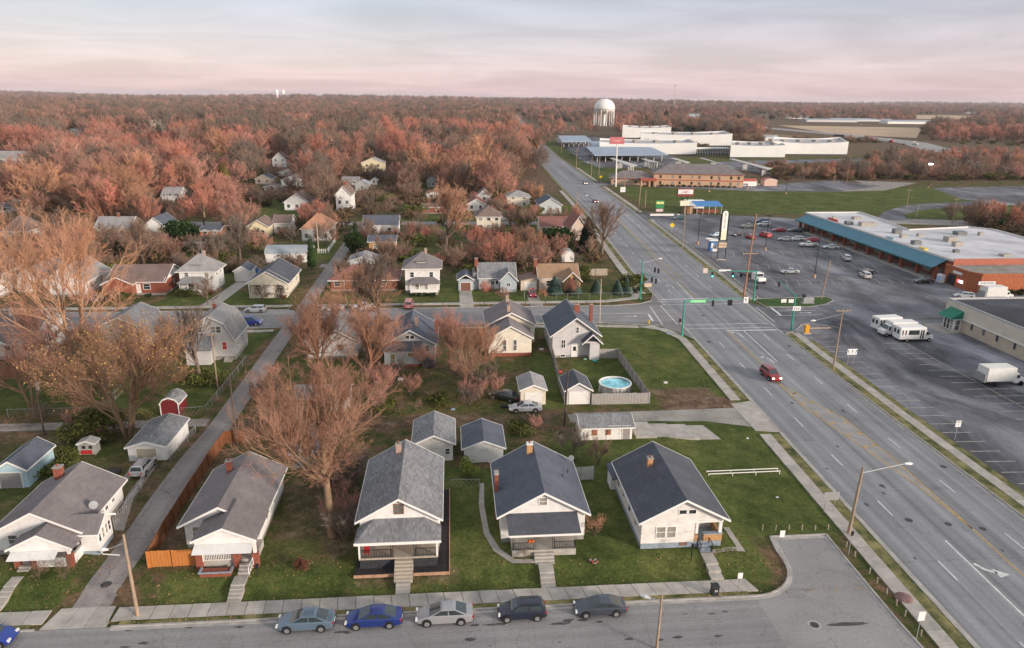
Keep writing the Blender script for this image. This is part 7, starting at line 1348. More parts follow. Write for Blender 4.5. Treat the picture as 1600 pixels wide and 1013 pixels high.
MB().box(42.6, 44.2, 150.9, 150.96, 3.2, 4.0).build('back_panel', mat('tan_panel', (.6, .47, .33)), t_); MB().tube((42.2, 152.4, 8.3), (46.2, 153.4, 9.1), .06, .04, 6).build('lamp_arm', galv, t_); MB().box(46.1, 46.9, 153.25, 153.6, 9.0, 9.2).build('lamp_head', signw, t_)
t_ = mast('green corner mast with arm over the plaza entrance, right of junction', 66.5, 128.6, 7.2, None, [])
MB().tube((66.5, 128.6, 6.9), (68.8, 141.6, 6.9), .14, .07, 8).build('arm', green_steel, t_); signal(t_, 68.7, 140.6, 6.7, True, 3, False); MB().box(66.1, 67.7, 128.3, 128.37, 4.0, 4.9).build('lane_sign', signw, t_); arrows_ = MB()
for i in range(3): arrows_.quad((66.35 + i * .42, 128.28, 4.2), (66.45 + i * .42, 128.28, 4.2), (66.5 + i * .46, 128.28, 4.65), (66.35 + i * .46, 128.28, 4.65))
arrows_.build('arrows', ink, t_)
gb = thing('gate_barrier', 'yellow barrier box with wooden arm at the side lot entrance', 'gate barrier', (68.4, 126.2, 0)); MB().box(68.0, 68.8, 125.9, 126.6, 0, 1.7).build('box', mat('signal_yellow', (.70, .33, .02), .5, .1, 2), gb, bevel=.05); MB().box(68.8, 73.2, 126.1, 126.25, 1.0, 1.15).build('arm', mat('arm_wood', (.5, .36, .22), .7), gb); MB().box(67.7, 69.1, 125.6, 126.9, 0, .15).build('base', concrete, gb)
hy = thing('fire_hydrant', 'yellow fire hydrant at the corner of the cross street', 'fire hydrant', (39.2, 134.0, 0)); MB().tube((39.2, 133.9, 0), (39.2, 133.9, .62), .14, .12, 8).tube((39.2, 133.9, .62), (39.2, 133.9, .8), .15, .05, 8).build('body', mat('hydrant_yellow', (.7, .5, .05), .5), hy); MB().tube((38.98, 133.9, .5), (39.42, 133.9, .5), .06, k=6).build('outlet', MATS['hydrant_yellow'], hy)
cbx = thing('control_cabinet', 'grey signal control cabinet on the corner island', 'cabinet', (79.0, 147.3, 0)); MB().box(77.9, 80.3, 146.8, 147.8, 0, 1.3).build('cabinet', galv, cbx); MB().box(77.6, 80.6, 146.5, 148.1, 0, .12).build('base', concrete, cbx); MB().box(77.9, 78.5, 147.3, 147.7, 1.3, 2.0).build('meter', black, cbx)
sheet('corner_island_grass', [(68.4, 144.8), (78, 144.4), (83.0, 146.6), (85.9, 149.3), (85.7, 151.9), (68.9, 150.9)], .10, mat('island_grass', (.05, .095, .022), .95, .3, .8, coord='World'))
# ---------------------------------------------------------------- poles
wire_m = mat('cable_black', (.03, .03, .03), .6)
def upole(x, y, H_, lb, arms=0, lean=(0, 0), m_=wood, r=.16, lamp=None, name='utility_pole', cat='utility pole', arm_w=2.2, z=None, can=False):
 z0 = G(x, y) if z is None else z; t_ = thing(name, lb, cat, (x, y, z0)); T_ = (x + lean[0], y + lean[1], H_); MB().tube((x, y, z0), T_, r, r * .62, 9).build('pole', m_, t_)
 for k in range(arms):
  z = H_ - .35 - k * 1.1; q = MB().box(T_[0] - arm_w / 2, T_[0] + arm_w / 2, T_[1] - .2, T_[1] - .08, z - .12, z).build('crossarm', m_, t_)
  for u in (-.95, -.5, .5, .95): MB().tube((T_[0] + u * arm_w / 2, T_[1] - .14, z), (T_[0] + u * arm_w / 2, T_[1] - .14, z + .2), .05, k=5).build('insulator', galv, q)
 if can: MB().tube((T_[0] + .35, T_[1], H_ - 2.4), (T_[0] + .35, T_[1], H_ - 1.5), .25, k=9).build('transformer', galv, t_)
 if lamp:
  dx_, dy_, dz_ = lamp; e = (T_[0] + dx_, T_[1] + dy_, H_ - .5 + dz_); MB().tube((T_[0], T_[1], H_ - .5 - abs(dz_) * .3), e, .045, .035, 6).build('lamp_arm', galv, t_); L_ = math.hypot(dx_, dy_); ux, uy = dx_ / L_, dy_ / L_
  h = MB(); h.tube((e[0] - ux * .1, e[1] - uy * .1, e[2]), (e[0] + ux * .35, e[1] + uy * .35, e[2] - .02), .08, .17, 8); h.tube((e[0] + ux * .35, e[1] + uy * .35, e[2] - .02), (e[0] + ux * .75, e[1] + uy * .75, e[2] - .06), .17, .09, 8); h.build('lamp_head', signw, t_)
 return t_, T_
upole(-27.6, 53.35, 8.2, 'light wooden street-lamp pole beside the alley mouth on the front sidewalk', lamp=(-1.6, .2, -1.0), name='street_lamp', cat='street lamp', r=.17)
upole(40.7, 60.9, 7.9, 'brown wooden street-lamp pole with long arm over the main road', lamp=(4.6, .2, .6), name='street_lamp', cat='street lamp', r=.19, lean=(.3, 0))
upole(16.2, 46.4, 5.3, 'wooden street-lamp pole cut off by the bottom edge of the photo', lamp=(-.8, .6, -.2), name='street_lamp', cat='street lamp', r=.13, lean=(.05, 0))
_, tA = upole(63.6, 107.0, 10.8, 'wooden pole with crossarm and lamp beside the side parking lot', 1, lamp=(-4.2, .5, -1.7), name='street_lamp', cat='street lamp', lean=(.1, 0), arm_w=2.6)
_, tB = upole(66.4, 152.5, 19.2, 'tallest brown wooden utility pole at the junction corner with low crossarm', 0, lean=(.8, 0), r=.24, m_=mat('red_brown_pole', (.36, .20, .13), .9, .2, 2)); MB().box(65.0, 68.6, 152.3, 152.45, 10.2, 10.4).build('crossarm', wood, _)
_, tC = upole(69.7, 208.5, 10.6, 'grey wooden pole with lamp arm beside the plaza wall', 0, lamp=(-1.8, .3, .2), name='street_lamp', cat='street lamp', lean=(.2, 0))
upole(84.0, 150.6, 9.0, 'plain tan wooden pole on the corner grass island', lean=(.9, 0), r=.17)
upole(29.3, 134.7, 9.2, 'slim pale pole on the south side of the cross street', r=.11, m_=mat('pale_pole', (.55, .45, .35), .8), lean=(-.1, 0))
_, tD = upole(14.9, 88.0, 8.3, 'dark wooden utility pole in the rear alley beside the grey garage', 0, lean=(.3, 0), m_=mat('dark_pole', (.10, .075, .06), .9, .2, 2), r=.15)
_, tE = upole(-27.9, 84.7, 10.2, 'dark wooden utility pole beside the brown fence at the alley bend', 0, lean=(0, .1), r=.13, m_=MATS['dark_pole'])
_, tF = upole(-53.9, 89.5, 9.0, 'dark utility pole with white transformer at the far left', 0, r=.13, m_=MATS['dark_pole'], can=True)
_, tG = upole(-36.5, 105.0, 9.0, 'brown utility pole beside the chain-link fence of the gambrel house', 1, r=.13, arm_w=1.2)
for k, (x, y, H_, a_, lb, ln) in enumerate(((74.2, 279, 15.5, 0, 'tall tan utility pole in the grass before the food stand', .3), (79.8, 388, 17.5, 0, 'tall reddish utility pole at the motel drive corner', .2), (80, 461, 13, 2, 'utility pole beside the main road beyond the motel', 0), (91.2, 601, 17, 1, 'utility pole beside the green verge far along the road', 0), (97.5, 720, 17, 1, 'utility pole farther along the main road', 0), (108, 857, 18, 1, 'utility pole near where the road bends', 0), (122, 1010, 18, 0, 'utility pole seen small past the road bend', 0), (84, 345, 9.5, 1, 'short pole with crossarm at the motel driveway', 0), (80.3, 292, 7.5, 0, 'short slim pole left of the monument sign', 0), (48.6, 276, 7.5, 0, 'grey pole with lamp on the left verge near the blue-roofed bungalow', 0), (82.0, 420, 11, 0, 'grey pole beyond the motel sign, left of it', 0), (63, 505, 14, 1, 'pole with crossarm among red trees left of the road', 0))):
 upole(x, y, H_, lb, a_, lean=(ln, 0), r=.2, lamp=(3.6, .2, .3) if k == 9 else None)
for px, py, H_, lb in ((1190, 182, 20, 'thin pole at the highway left'), (1415, 332, 9.5, 'tan pole with crossarm on the green field beside the lane'), (1302, 290, 10, 'thin pole in the field near the thicket'), (1322, 292, 9, 'second thin pole near the thicket, right of the first'), (1487, 352, 10, 'pole with crossarms behind the plaza roof'), (498, 395, 9, 'pale pole beside the north side alley'), (605, 262, 8, 'short pale pole in the wood clearing'), (755, 268, 10, 'pale pole at the edge of the wood near the road'), (463, 300, 9, 'pale utility pole between small white houses'), (183, 336, 9, 'utility pole with bright lamp in the left wood'), (1432, 340, 5, 'short pole with lamp beside the pale drive'), (1006, 250, 8, 'pole in front of the white factory')):
 x, y = P(px, py); upole(x, y, H_, lb, 1 if 'crossarm' in lb else 0, r=.14, m_=MATS['pale_pole'] if 'pale' in lb else wood)
def lot_lamp(x, y, H_, lb, heads=1):
 t_ = thing('lot_lamp', lb, 'lamp post', (x, y, 0)); MB().tube((x, y, 0), (x, y, .9), .32, .3, 10).build('base', mat('orange_concrete', (.55, .33, .17), .8), t_); MB().tube((x, y, .9), (x, y, H_), .11, .08, 8).build('pole', black, t_)
 for s_ in ((-1, 1) if heads == 2 else (1,)): MB().box(x + (.1 if s_ > 0 else -.8), x + (.8 if s_ > 0 else -.1), y - .25, y + .25, H_ - .15, H_ + .08).build('lamp_head', darkint, t_)
for x, y, H_, lb, h in ((94.4, 204.9, 10.6, 'black lamp post with orange base among the red cars', 2), (92.4, 170.4, 10.8, 'black lamp post with orange base near the silver car', 2), (76.8, 215, 10.5, 'black lamp post behind the pylon sign', 1)): lot_lamp(x, y, H_, lb, h)
for px, py, lb, H_ in ((1228, 303, 'lamp post with orange base at the motel lot edge', 8), (1450, 294, 'lamp post with a bright lamp at the far parking lot', 9), (1108, 300, 'low orange marker post on the motel grass edge', .9), (1168, 296, 'orange marker post beside the white parked car', .9)):
 x, y = P(px, py)
 if H_ > 1: lot_lamp(x, y, H_, lb)
 else: tag(MB().tube((x, y, 0), (x, y, H_), .4, .35, 8).build('marker_post', mat('orange_concrete', (.55, .33, .17))), lb, 'marker post')
x, y = P(1450, 281); tag(MB().box(x - 1, x + 1, y - .5, y + .5, 8.6, 9.4).build('flood_lamp', mat('lit_lamp', (1, 1, 1), .3, emit=((1, .98, .92), 6))), 'bright white flood lamp burning on the far lamp post', 'lamp')
def wire(a, b, sag, lb, n=14, r=.012):
 mb = MB(); p = None
 for i in range(n + 1):
  t = i / n; q = (a[0] + (b[0] - a[0]) * t, a[1] + (b[1] - a[1]) * t, a[2] + (b[2] - a[2]) * t - sag * 4 * t * (1 - t))
  if p: mb.tube(p, q, r, k=3)
  p = q
 return tag(mb.build('power_line', wire_m), lb, 'cable')
wire((-27.6, 53.3, 7.8), (-20.2, 61.8, 3.6), .4, 'service cable from the alley-mouth lamp pole to the fenced white house'); wire((tE[0], tE[1], 9.6), (tD[0], tD[1], 8.1), .8, 'cable sagging along the rear alley to the dark pole'); wire((tE[0], tE[1], 9.2), (tF[0], tF[1], 8.8), .7, 'cable along the rear alley towards the far left pole'); wire((tE[0], tE[1], 9.9), (tG[0], tG[1], 8.6), .5, 'cable crossing the side alley to the fence pole')
wire((tD[0], tD[1], 8.2), (40.9, 61, 7.4), .7, 'cable from the rear alley pole to the long-armed street lamp', r=.009); wire((tB[0], tB[1], 18.8), (74.5, 279, 15.2), 1.4, 'cable from the tallest junction pole up the main road', r=.015); wire((74.5, 279, 15.2), (80, 388, 17), 1.4, 'cable between the two tall poles near the motel', r=.018); wire((84.9, 150.6, 8.8), (118, 190, 9.5), 1.3, 'loose cable from the island pole over the plaza lot', r=.012)
wire((63, 505, 13.6), (-60, 520, 13), 2, 'pale cable strung over the wood tops', r=.05)
for k_, (a_, b_) in enumerate((((80.0, 388, 16.9), (80, 461, 12.6)), ((80, 461, 12.6), (91.2, 601, 16.6)), ((91.2, 601, 16.6), (97.5, 720, 16.6)), ((97.5, 720, 16.6), (108, 857, 17.6)))): wire(a_, b_, 1.6, ('first', 'second', 'third', 'last')[k_] + ' cable span along the main road beyond the motel', r=.03)
for z_, lb_ in ((9.9, 'upper cable'), (8.9, 'lower cable')): wire((63.7, 107, z_), (67.2, 152.5, z_ + 1.5), .8, lb_ + ' from the side-lot lamp pole to the tallest junction pole', r=.012); wire((63.7, 107, z_), (60.5, 40, z_), 1.0, lb_ + ' running down the right verge out of the photo', r=.011)
for a_, b_, s_ in (((tD[0], tD[1], 7.6), (8.6, 70.9, 5.6), 'the white bungalow'), ((tD[0], tD[1], 7.4), (-4.6, 71.3, 5.4), 'the grey-roofed house'), ((tD[0], tD[1], 7.7), (20.4, 115.4, 5.8), 'the pool-yard house'), ((tD[0], tD[1], 7.5), (21.5, 70.3, 5.0), 'the peeling house'), ((tE[0], tE[1], 9.0), (-22.5, 72.3, 4.6), 'the orange-fenced house'), ((tG[0], tG[1], 8.2), (-41, 117.1, 5.6), 'the gambrel house'), ((tF[0], tF[1], 8.2), (-41, 71.3, 4.6), 'the bay-wing house'), ((84.7, 150.6, 8.6), (99.8, 130.5, 5.4), 'the beige store')): wire(a_, b_, .5, 'thin service cable dropping to ' + s_, r=.011)
wire((tG[0], tG[1], 8.6), (-35.5, 150, 8.8), .8, 'cable from the fence pole across the cross street'); wire((tF[0], tF[1], 8.6), (-90, 92, 8.5), .6, 'cable from the far left pole out of the photo')
wire((-40, 290, 9), (-120, 300, 9), 1, 'cable running west among the left trees', r=.03)

# ---------------------------------------------------------------- fences, pool, yard things
fwood = mat('grey_fence_wood', (.34, .32, .30), .9, .18, 2.5, stretch=(6, 6, .6)); fbrown = mat('brown_fence_wood', (.22, .085, .035), .85, .2, 2.5, stretch=(6, 6, .6)); forange = mat('orange_cedar', (.50, .19, .05), .8, .15, 2.5, stretch=(8, 8, .6))
def board_fence(lb, P_, h, m_, cat='fence', bw=.29, post=2.4, name='board_fence'):
 t_ = thing(name, lb, cat, (P_[0][0], P_[0][1], G(*P_[0])))
 for a, b in zip(P_[:-1], P_[1:]):
  L = math.dist(a, b); n = max(1, round(L / bw)); d = ((b[0] - a[0]) / L, (b[1] - a[1]) / L)
  for i in range(n):
   u0, u1 = L * i / n + .012, L * (i + 1) / n - .012; p = (a[0] + d[0] * u0, a[1] + d[1] * u0); q = (a[0] + d[0] * u1, a[1] + d[1] * u1); z = G(*p); hh = h + random.uniform(-.03, .03)
   o = random.uniform(-.012, .012); MB().obar((p[0] - d[1] * o, p[1] + d[0] * o, z + hh), (q[0] - d[1] * o, q[1] + d[0] * o, z + hh), .025, hh).build('board', m_, t_)
  m = max(1, round(L / post))
  for i in range(m + 1): x, y = a[0] + d[0] * L * i / m + d[1] * .09, a[1] + d[1] * L * i / m - d[0] * .09; MB().box(x - .05, x + .05, y - .05, y + .05, G(x, y) - .1, G(x, y) + h + .06).build('post', m_, t_)
 return t_
board_fence('weathered grey board fence around the round swimming pool', [(25.2, 114.6), (28.4, 114.5), (28.8, 95.1), (20.1, 95.2)], 1.75, fwood, bw=.45)
board_fence('grey board fence along the left side of the pool yard', [(17.1, 115.2), (16.3, 102.0), (16.2, 95.6)], 1.75, fwood, bw=.5)
board_fence('bright orange cedar fence panel beside the brick porch pier', [(-28.9, 59.3), (-24.3, 59.3)], 1.75, forange, bw=.3)
board_fence('long dark brown board fence following the side alley', [(-28.9, 59.5), (-29.3, 64.5), (-29.5, 85.2), (-27.0, 85.3)], 1.75, fbrown, bw=.5)
board_fence('two white board panels standing in the shrubs between the last two houses', [(13.6, 72.5), (14.5, 72.5), (15.9, 72.6)], 1.7, mat('dirty_white_boards', (.5, .5, .46), .8, .15, 2), bw=.8)
board_fence('pale board fence at the back of the spruce yard', [(33.5, 175), (39.5, 175)], 1.8, mat('pale_fence', (.45, .38, .3), .9), bw=.7)
board_fence('pinkish board fence along the upper green yard', [P(408, 306), P(465, 303)], 1.9, mat('pink_fence', (.45, .32, .25), .9), bw=1.2)
def chain_fence(lb, P_, h=1.2, m_=galv, post=2.6, thin=.5):
 t_ = thing('chain_link_fence', lb, 'fence', (P_[0][0], P_[0][1], G(*P_[0]))); w = MB(); r = MB()
 for a, b in zip(P_[:-1], P_[1:]):
  L = math.dist(a, b); n = max(1, round(L / post)); d = ((b[0] - a[0]) / L, (b[1] - a[1]) / L)
  for i in range(n + 1): x, y = a[0] + d[0] * L * i / n, a[1] + d[1] * L * i / n; MB().tube((x, y, G(x, y) - .1), (x, y, G(x, y) + h + .08), .035, k=5).build('post', m_, t_)
  for i in range(n): p = (a[0] + d[0] * L * i / n, a[1] + d[1] * L * i / n); q = (a[0] + d[0] * L * (i + 1) / n, a[1] + d[1] * L * (i + 1) / n); r.tube((*p, G(*p) + h), (*q, G(*q) + h), .022, k=4)
  k = int(L / thin)
  for i in range(k):
   u = L * i / k; x, y = a[0] + d[0] * u, a[1] + d[1] * u; z = G(x, y)
   for sgn in (-1, 1): w.tube((x, y, z + (0 if sgn > 0 else h)), (x + d[0] * thin * 1.6, y + d[1] * thin * 1.6, z + (h if sgn > 0 else 0)), .006, k=3)
 r.build('top_rail', m_, t_); m = w.build('wire_mesh', m_, t_); m['kind'] = 'stuff'; return t_
chain_fence('chain-link fence along the alley side of the gambrel house yard', [(-37.1, 117), (-35.0, 116.2), (-35.2, 95.2), (-38.6, 94.8)]); chain_fence('chain-link fence with gate posts behind the bay-wing house beside the alley', [(-35.0, 66.2), (-35.0, 72.5), (-36.1, 77.5)]); chain_fence('chain-link fence beside the white alley garage', [(-34.6, 80.4), (-34.3, 88.5)])
chain_fence('chain-link fence in front of the blue spruces', [(20.6, 152.9), (40.8, 153.3), (41.0, 159.5)], 1.3); chain_fence('short chain-link fence at the red leaf border behind the lawn', [(-.6, 71.9), (2.6, 71.7)], 1.0); chain_fence('low chain-link fence left of the tan cottage drive', [(15.9, 152.9), (16.2, 157.5)], 1.2); chain_fence('chain-link fence around the leaf-strewn back yard at the far left', [(-62, 95.8), (-50, 95.8), (-50, 104), (-60, 106)])
t_ = thing('picket_fence', 'white picket fence in the corner of the hip-roofed house yard', 'fence', (*P(497, 396), 0)); mb = MB(); a, b, c_ = P(497, 396), P(512, 396), P(524, 378)
for p, q in ((a, b), (b, c_)):
 n = int(math.dist(p, q) / .5)
 for i in range(n + 1): x, y = p[0] + (q[0] - p[0]) * i / n, p[1] + (q[1] - p[1]) * i / n; mb.box(x - .09, x + .09, y - .03, y + .03, 0, 1.3)
 mb.obar((*p, 1.0), (*q, 1.0), .06, .1)
mb.build('pickets', white, t_)
po = thing('swimming_pool', 'round above-ground pool with turquoise water inside the board fence', 'swimming pool', (24.8, 100.6, 0))
k = 26; r_ = 2.45; mb = MB()
for i in range(k):
 q0, q1 = 2 * math.pi * i / k, 2 * math.pi * (i + 1) / k - .02; f = lambda r, q, z: (24.8 + r * math.cos(q), 100.6 + r * math.sin(q), z)
 mb.quad(f(r_, q0, 0), f(r_, q1, 0), f(r_, q1, 1.2), f(r_, q0, 1.2)); mb.quad(f(r_ - .05, q1, 0), f(r_ - .05, q0, 0), f(r_ - .05, q0, 1.2), f(r_ - .05, q1, 1.2))
mb.build('wall_panels', mat('pool_wall', (.50, .47, .45), .6, .12, 3), po); lathe([(r_ - .12, 1.18), (r_ + .1, 1.18), (r_ + .1, 1.26), (r_ - .12, 1.26)], 32, 24.8, 100.6, True).build('rim', trim, po)
mb = MB(); mb.quad(*[(24.8 + (r_ - .1) * math.cos(2 * math.pi * i / 32), 100.6 + (r_ - .1) * math.sin(2 * math.pi * i / 32), .95) for i in range(32)]); mb.build('water', mat('pool_water', (.12, .50, .58), .08, .25, .8, spec=.8, col2=(.3, .72, .8)), po)
for i in range(13): q = 2 * math.pi * i / 13; MB().box(24.8 + (r_ + .03) * math.cos(q) - .06, 24.8 + (r_ + .03) * math.cos(q) + .06, 100.6 + (r_ + .03) * math.sin(q) - .06, 100.6 + (r_ + .03) * math.sin(q) + .06, 0, 1.2).build('upright', galv, po)
t_ = thing('pool_ladder', 'small white ladder leaning on the pool rim', 'ladder', (22.3, 99.8, 0)); MB().tube((22.1, 99.6, 0), (22.4, 99.7, 1.6), .03).tube((22.1, 100.1, 0), (22.4, 100.2, 1.6), .03).build('rail', white, t_); mb = MB()
for z in (.3, .6, .9, 1.2): mb.tube((22.1 + z * .19, 99.6 + z * .06, z), (22.1 + z * .19, 100.1 + z * .06, z), .02, k=5)
mb.build('rungs', white, t_)
rl = thing('white_rail', 'long white pipe rail lying low over the right lawn', 'rail', (34.5, 73.8, 0))
for y in (73.35, 74.0):
 MB().tube((30.1, y, .45), (39.0, y + .15, .45), .055, k=6).build('pipe', white, rl)
 for x in (30.1, 33.1, 36.0, 39.0): MB().tube((x, y + (x - 30) * .017, 0), (x, y + (x - 30) * .017, .5), .05, k=5).build('post', white, rl)
for k, (x, y) in enumerate(((32.0, 62.3), (33.4, 62.2), (34.8, 62.1), (36.2, 62.0), (37.6, 61.9), (39.0, 61.9), (39.3, 58.8), (39.3, 57.2), (39.3, 54.6), (39.2, 53.2), (39.2, 51.6), (39.2, 50.1), (39.1, 48.7), (39.0, 46.3))):
 tag(MB().tube((x, y, -.05), (x + random.uniform(-.04, .04), y, .62), .075, .07, 7).build('guard_post', mat('guard_post_wood', (.34, .29, .22), .9, .2, 3)), 'short weathered wooden post in the row around the turning circle', 'post', 'short wooden posts around the turning circle')
wb = thing('trash_bin', 'black wheeled trash bin at the kerb of the front street', 'trash bin', (23.3, 52.55, .1)); MB().box(22.98, 23.6, 52.25, 52.85, .18, 1.05).build('body', mat('bin_black', (.03, .032, .035), .5), wb, bevel=.03); MB().box(22.93, 23.65, 52.2, 52.92, 1.05, 1.13).build('lid', mat('bin_black', (.03, .032, .035)), wb, bevel=.03)
for x in (23.0, 23.55): MB().tube((x, 52.87, .22), (x + .06, 52.87, .22), .12, k=8).build('wheel', tyre_m, wb)
text(wb, '36', .3, (23.3, 52.24, .7), UPR, signw)
tag(MB().tube((22.55, 57.0, .2), (22.55, 57.0, 2.15), .05, k=6).tube((22.55, 57, 2.15), (22.55, 57, 2.45), .12, .1, 6).build('lamp_post', black), 'short black garden lamp post beside the front steps of the peeling house', 'lamp post')
mp_ = thing('mailbox', 'small black mailbox post beside the brick pier steps', 'mailbox', (-18.4, 57.2, .7)); MB().tube((-18.4, 57.2, .6), (-18.4, 57.2, 1.7), .04, k=5).build('post', black, mp_); MB().box(-18.55, -18.25, 57.0, 57.4, 1.7, 1.95).build('box', black, mp_)
ph = thing('playhouse', 'grey plastic toy playhouse with red panel in the dirt yard', 'playhouse', (-45.3, 83.4, 0)); MB().box(-46.4, -44.4, 82.9, 84.2, .5, 2.0).build('wall', mat('grey_plastic', (.42, .41, .38), .5, .1, 3), ph); MB().box(-46.1, -44.8, 82.84, 82.9, .6, 1.1).build('red_panel', mat('red_plastic', (.5, .03, .03)), ph); MB().box(-45.9, -45.5, 82.86, 82.9, 1.3, 1.7).box(-45.1, -44.7, 82.86, 82.9, 1.3, 1.7).build('window', darkint, ph); roof_gable(ph, (-46.4, -44.4, 82.9, 84.2), 2.0, 2.4, .1, .1, 'y', MATS['grey_plastic'])
g = thing('stone_pile', 'small ring of broken bricks and leaves on the lawn of the white bungalow', 'stone pile', (12.9, 57.0, .7))
for k in range(14): q = random.uniform(0, 6.28); r0 = random.uniform(.05, .55); x, y = 12.9 + r0 * math.cos(q), 57.2 + r0 * math.sin(q) * .7; MB().box(x - .1, x + .1, y - .07, y + .07, .7, .7 + random.uniform(.08, .16)).build('stone', brick if k % 2 else found, g)
for (x, y, s_, c_, lb, cat_) in ((24.1, 113.2, .35, (.05, .4, .4), 'turquoise toy lying on the pool yard grass near the back door', 'toy'), (22.6, 114.1, .3, (.3, .5, .35), 'green tub beside the rear porch', 'tub'), (16.7, 104.0, .3, (.65, .05, .07), 'red ball caught on the left fence of the pool yard', 'ball'), (-8.6, 106.5, .45, (.7, .7, .68), 'white frame lying among the brambles', 'frame'), (15.6, 119.5, .4, (.7, .7, .7), 'white grill between the two houses', 'grill'), (33.5, 102.8, .3, (.7, .7, .7), 'white litter on the right lawn', 'litter'), (36.4, 68.4, .16, (.6, .6, .6), 'white scrap on the grass near the pipe rail', 'litter'), (38.9, 83.0, .16, (.7, .7, .7), 'small white scrap near the alley corner', 'litter'), (41.3, 127.0, .4, (.25, .35, .4), 'blue-grey utility cover beside the signal mast', 'cover'), (-.3, 94.6, .3, (.25, .3, .42), 'blue bin in the bramble yard', 'bin'), (7.2, 95.0, .5, (.02, .02, .025), 'dark barbecue beside the cream garage', 'barbecue')):
 z = G(x, y) + (1.75 if 'fence of' in lb else 0); mb = MB(); mb.box(x - s_, x + s_, y - s_ * .7, y + s_ * .7, z, z + s_ * .7); tag(mb.build(cat_.replace(' ', '_'), mat('thing_%s' % lb[:14], c_, .6), None, bevel=s_ * .15), lb, cat_)
bl = thing('boulder', 'low rusty-red stone mound in the verge grass beside the west sidewalk', 'boulder', (40.6, 50.9, 0)); mb = lathe([(.85, 0), (.8, .14), (.5, .26), (.1, .3)], 12, 40.4, 50.9); mb.build('stone', mat('rusty_stone', (.20, .12, .11), .9, .2, 3), bl, smooth=True)
sh = MB()
for i in range(4): sh.tube((-40.2 + i * .3, 77.4, .8), (-40.2 + i * .3, 77.6, 1.4), .25, k=8)
tag(sh.build('tarpaulin_heap', darkint), 'black covered grill and bins beside the satellite-dish house fence', 'bins')
tv = thing('tv_aerial', 'spidery television aerial standing over the white foursquare roof', 'aerial', (-58.8, 169.5, 0)); mb = MB().tube((-58.8, 169.6, 0), (-58.8, 169.6, 10.5), .04, k=5)
for i in range(6): mb.tube((-60 + i * .45, 169.2, 10.2), (-60 + i * .45, 170.0, 10.2), .025, k=4)
mb.tube((-60.2, 169.6, 10.2), (-57.4, 169.6, 10.2), .03, k=4); mb.build('antenna', galv, tv)

# ---------------------------------------------------------------- vehicles
ROW = 'cars parked along the front street'
car('sedan', (.13, .19, .25), -12.9, 51.15, 180, 'pale blue-grey sedan, leftmost of the five cars at the front kerb', ROW)
car('sedan', (.015, .04, .21), -7.2, 51.15, 180, 'bright blue sedan parked before the grey-roofed house steps', ROW, s=1.0)
car('sedan', (.36, .36, .37), -1.2, 51.15, 180, 'silver sedan at the front kerb between blue sedan and black crossover', ROW, s=1.03)
car('hatch', (.018, .025, .045), 5.5, 51.15, 180, 'black-blue hatchback crossover parked before the white bungalow', ROW, rack=True)
car('coupe', (.06, .07, .09), 12.4, 51.2, 180, 'dark grey sedan, rightmost of the five cars at the front kerb', ROW, s=.97)
car('hatch', (.02, .05, .30), -38.4, 51.0, 0, 'blue hatchback cut off by the left edge of the photo')
car('hatch', (.42, .42, .42), -36.7, 77.9, 90, 'silver station wagon with roof rails in front of the beige garage door', rack=True)
car('suv', (.30, .012, .02), 51.3, 104.0, -88, 'dark red SUV driving on the main road with headlights on', lit=True, name='moving_car', s=1.0)
car('sedan', (.48, .50, .53), 10.1, 93.6, 180, 'silver sedan parked on the alley before the cream garage')
car('coupe', (.03, .04, .035), 7.4, 98.0, 150, 'dark old car half hidden left of the cream garage')
car('hatch', (.52, .55, .57), -41.2, 146.1, 180, 'silver hatchback parked on the north side of the cross street'); car('minivan', (.015, .035, .22), -40.2, 137.2, 0, 'dark blue minivan on the cross street behind the gambrel house')
car('pickup', (.60, .60, .58), -18.6, 146.2, 180, 'white pickup truck parked on the cross street near the brick ranch'); car('sedan', (.55, .54, .50), -25.4, 146.2, 180, 'pale sedan parked left of the white pickup'); car('suv', (.02, .02, .025), -13.5, 136.6, 0, 'black SUV behind the big trunk on the cross street')
car('suv', (.65, .64, .62), -25.5, 136.6, 0, 'white van-like car behind the twiggy trees on the cross street'); car('minivan', (.6, .2, .2), -9.6, 148.4, 90, 'red and white car nosing onto the sidewalk by the foursquare')
car('hatch', (.42, .01, .03), 18.0, 156.2, -90, 'red hatchback parked nose-out before the tan cottage garage'); car('sedan', (.03, .035, .05), 20.2, 136.4, 180, 'dark sedan on the cross street partly behind the light grey house', z=0.02)
car('sedan', (.08, .10, .14), -78.5, 155.8, 200, 'dark blue car in the drive behind the salmon tree'); car('sedan', (.03, .04, .06), -62.5, 173.5, 10, 'dark car behind the foursquare house'); car('hatch', (.03, .1, .35), -50.0, 181, 0, 'blue car parked behind the small white garage')
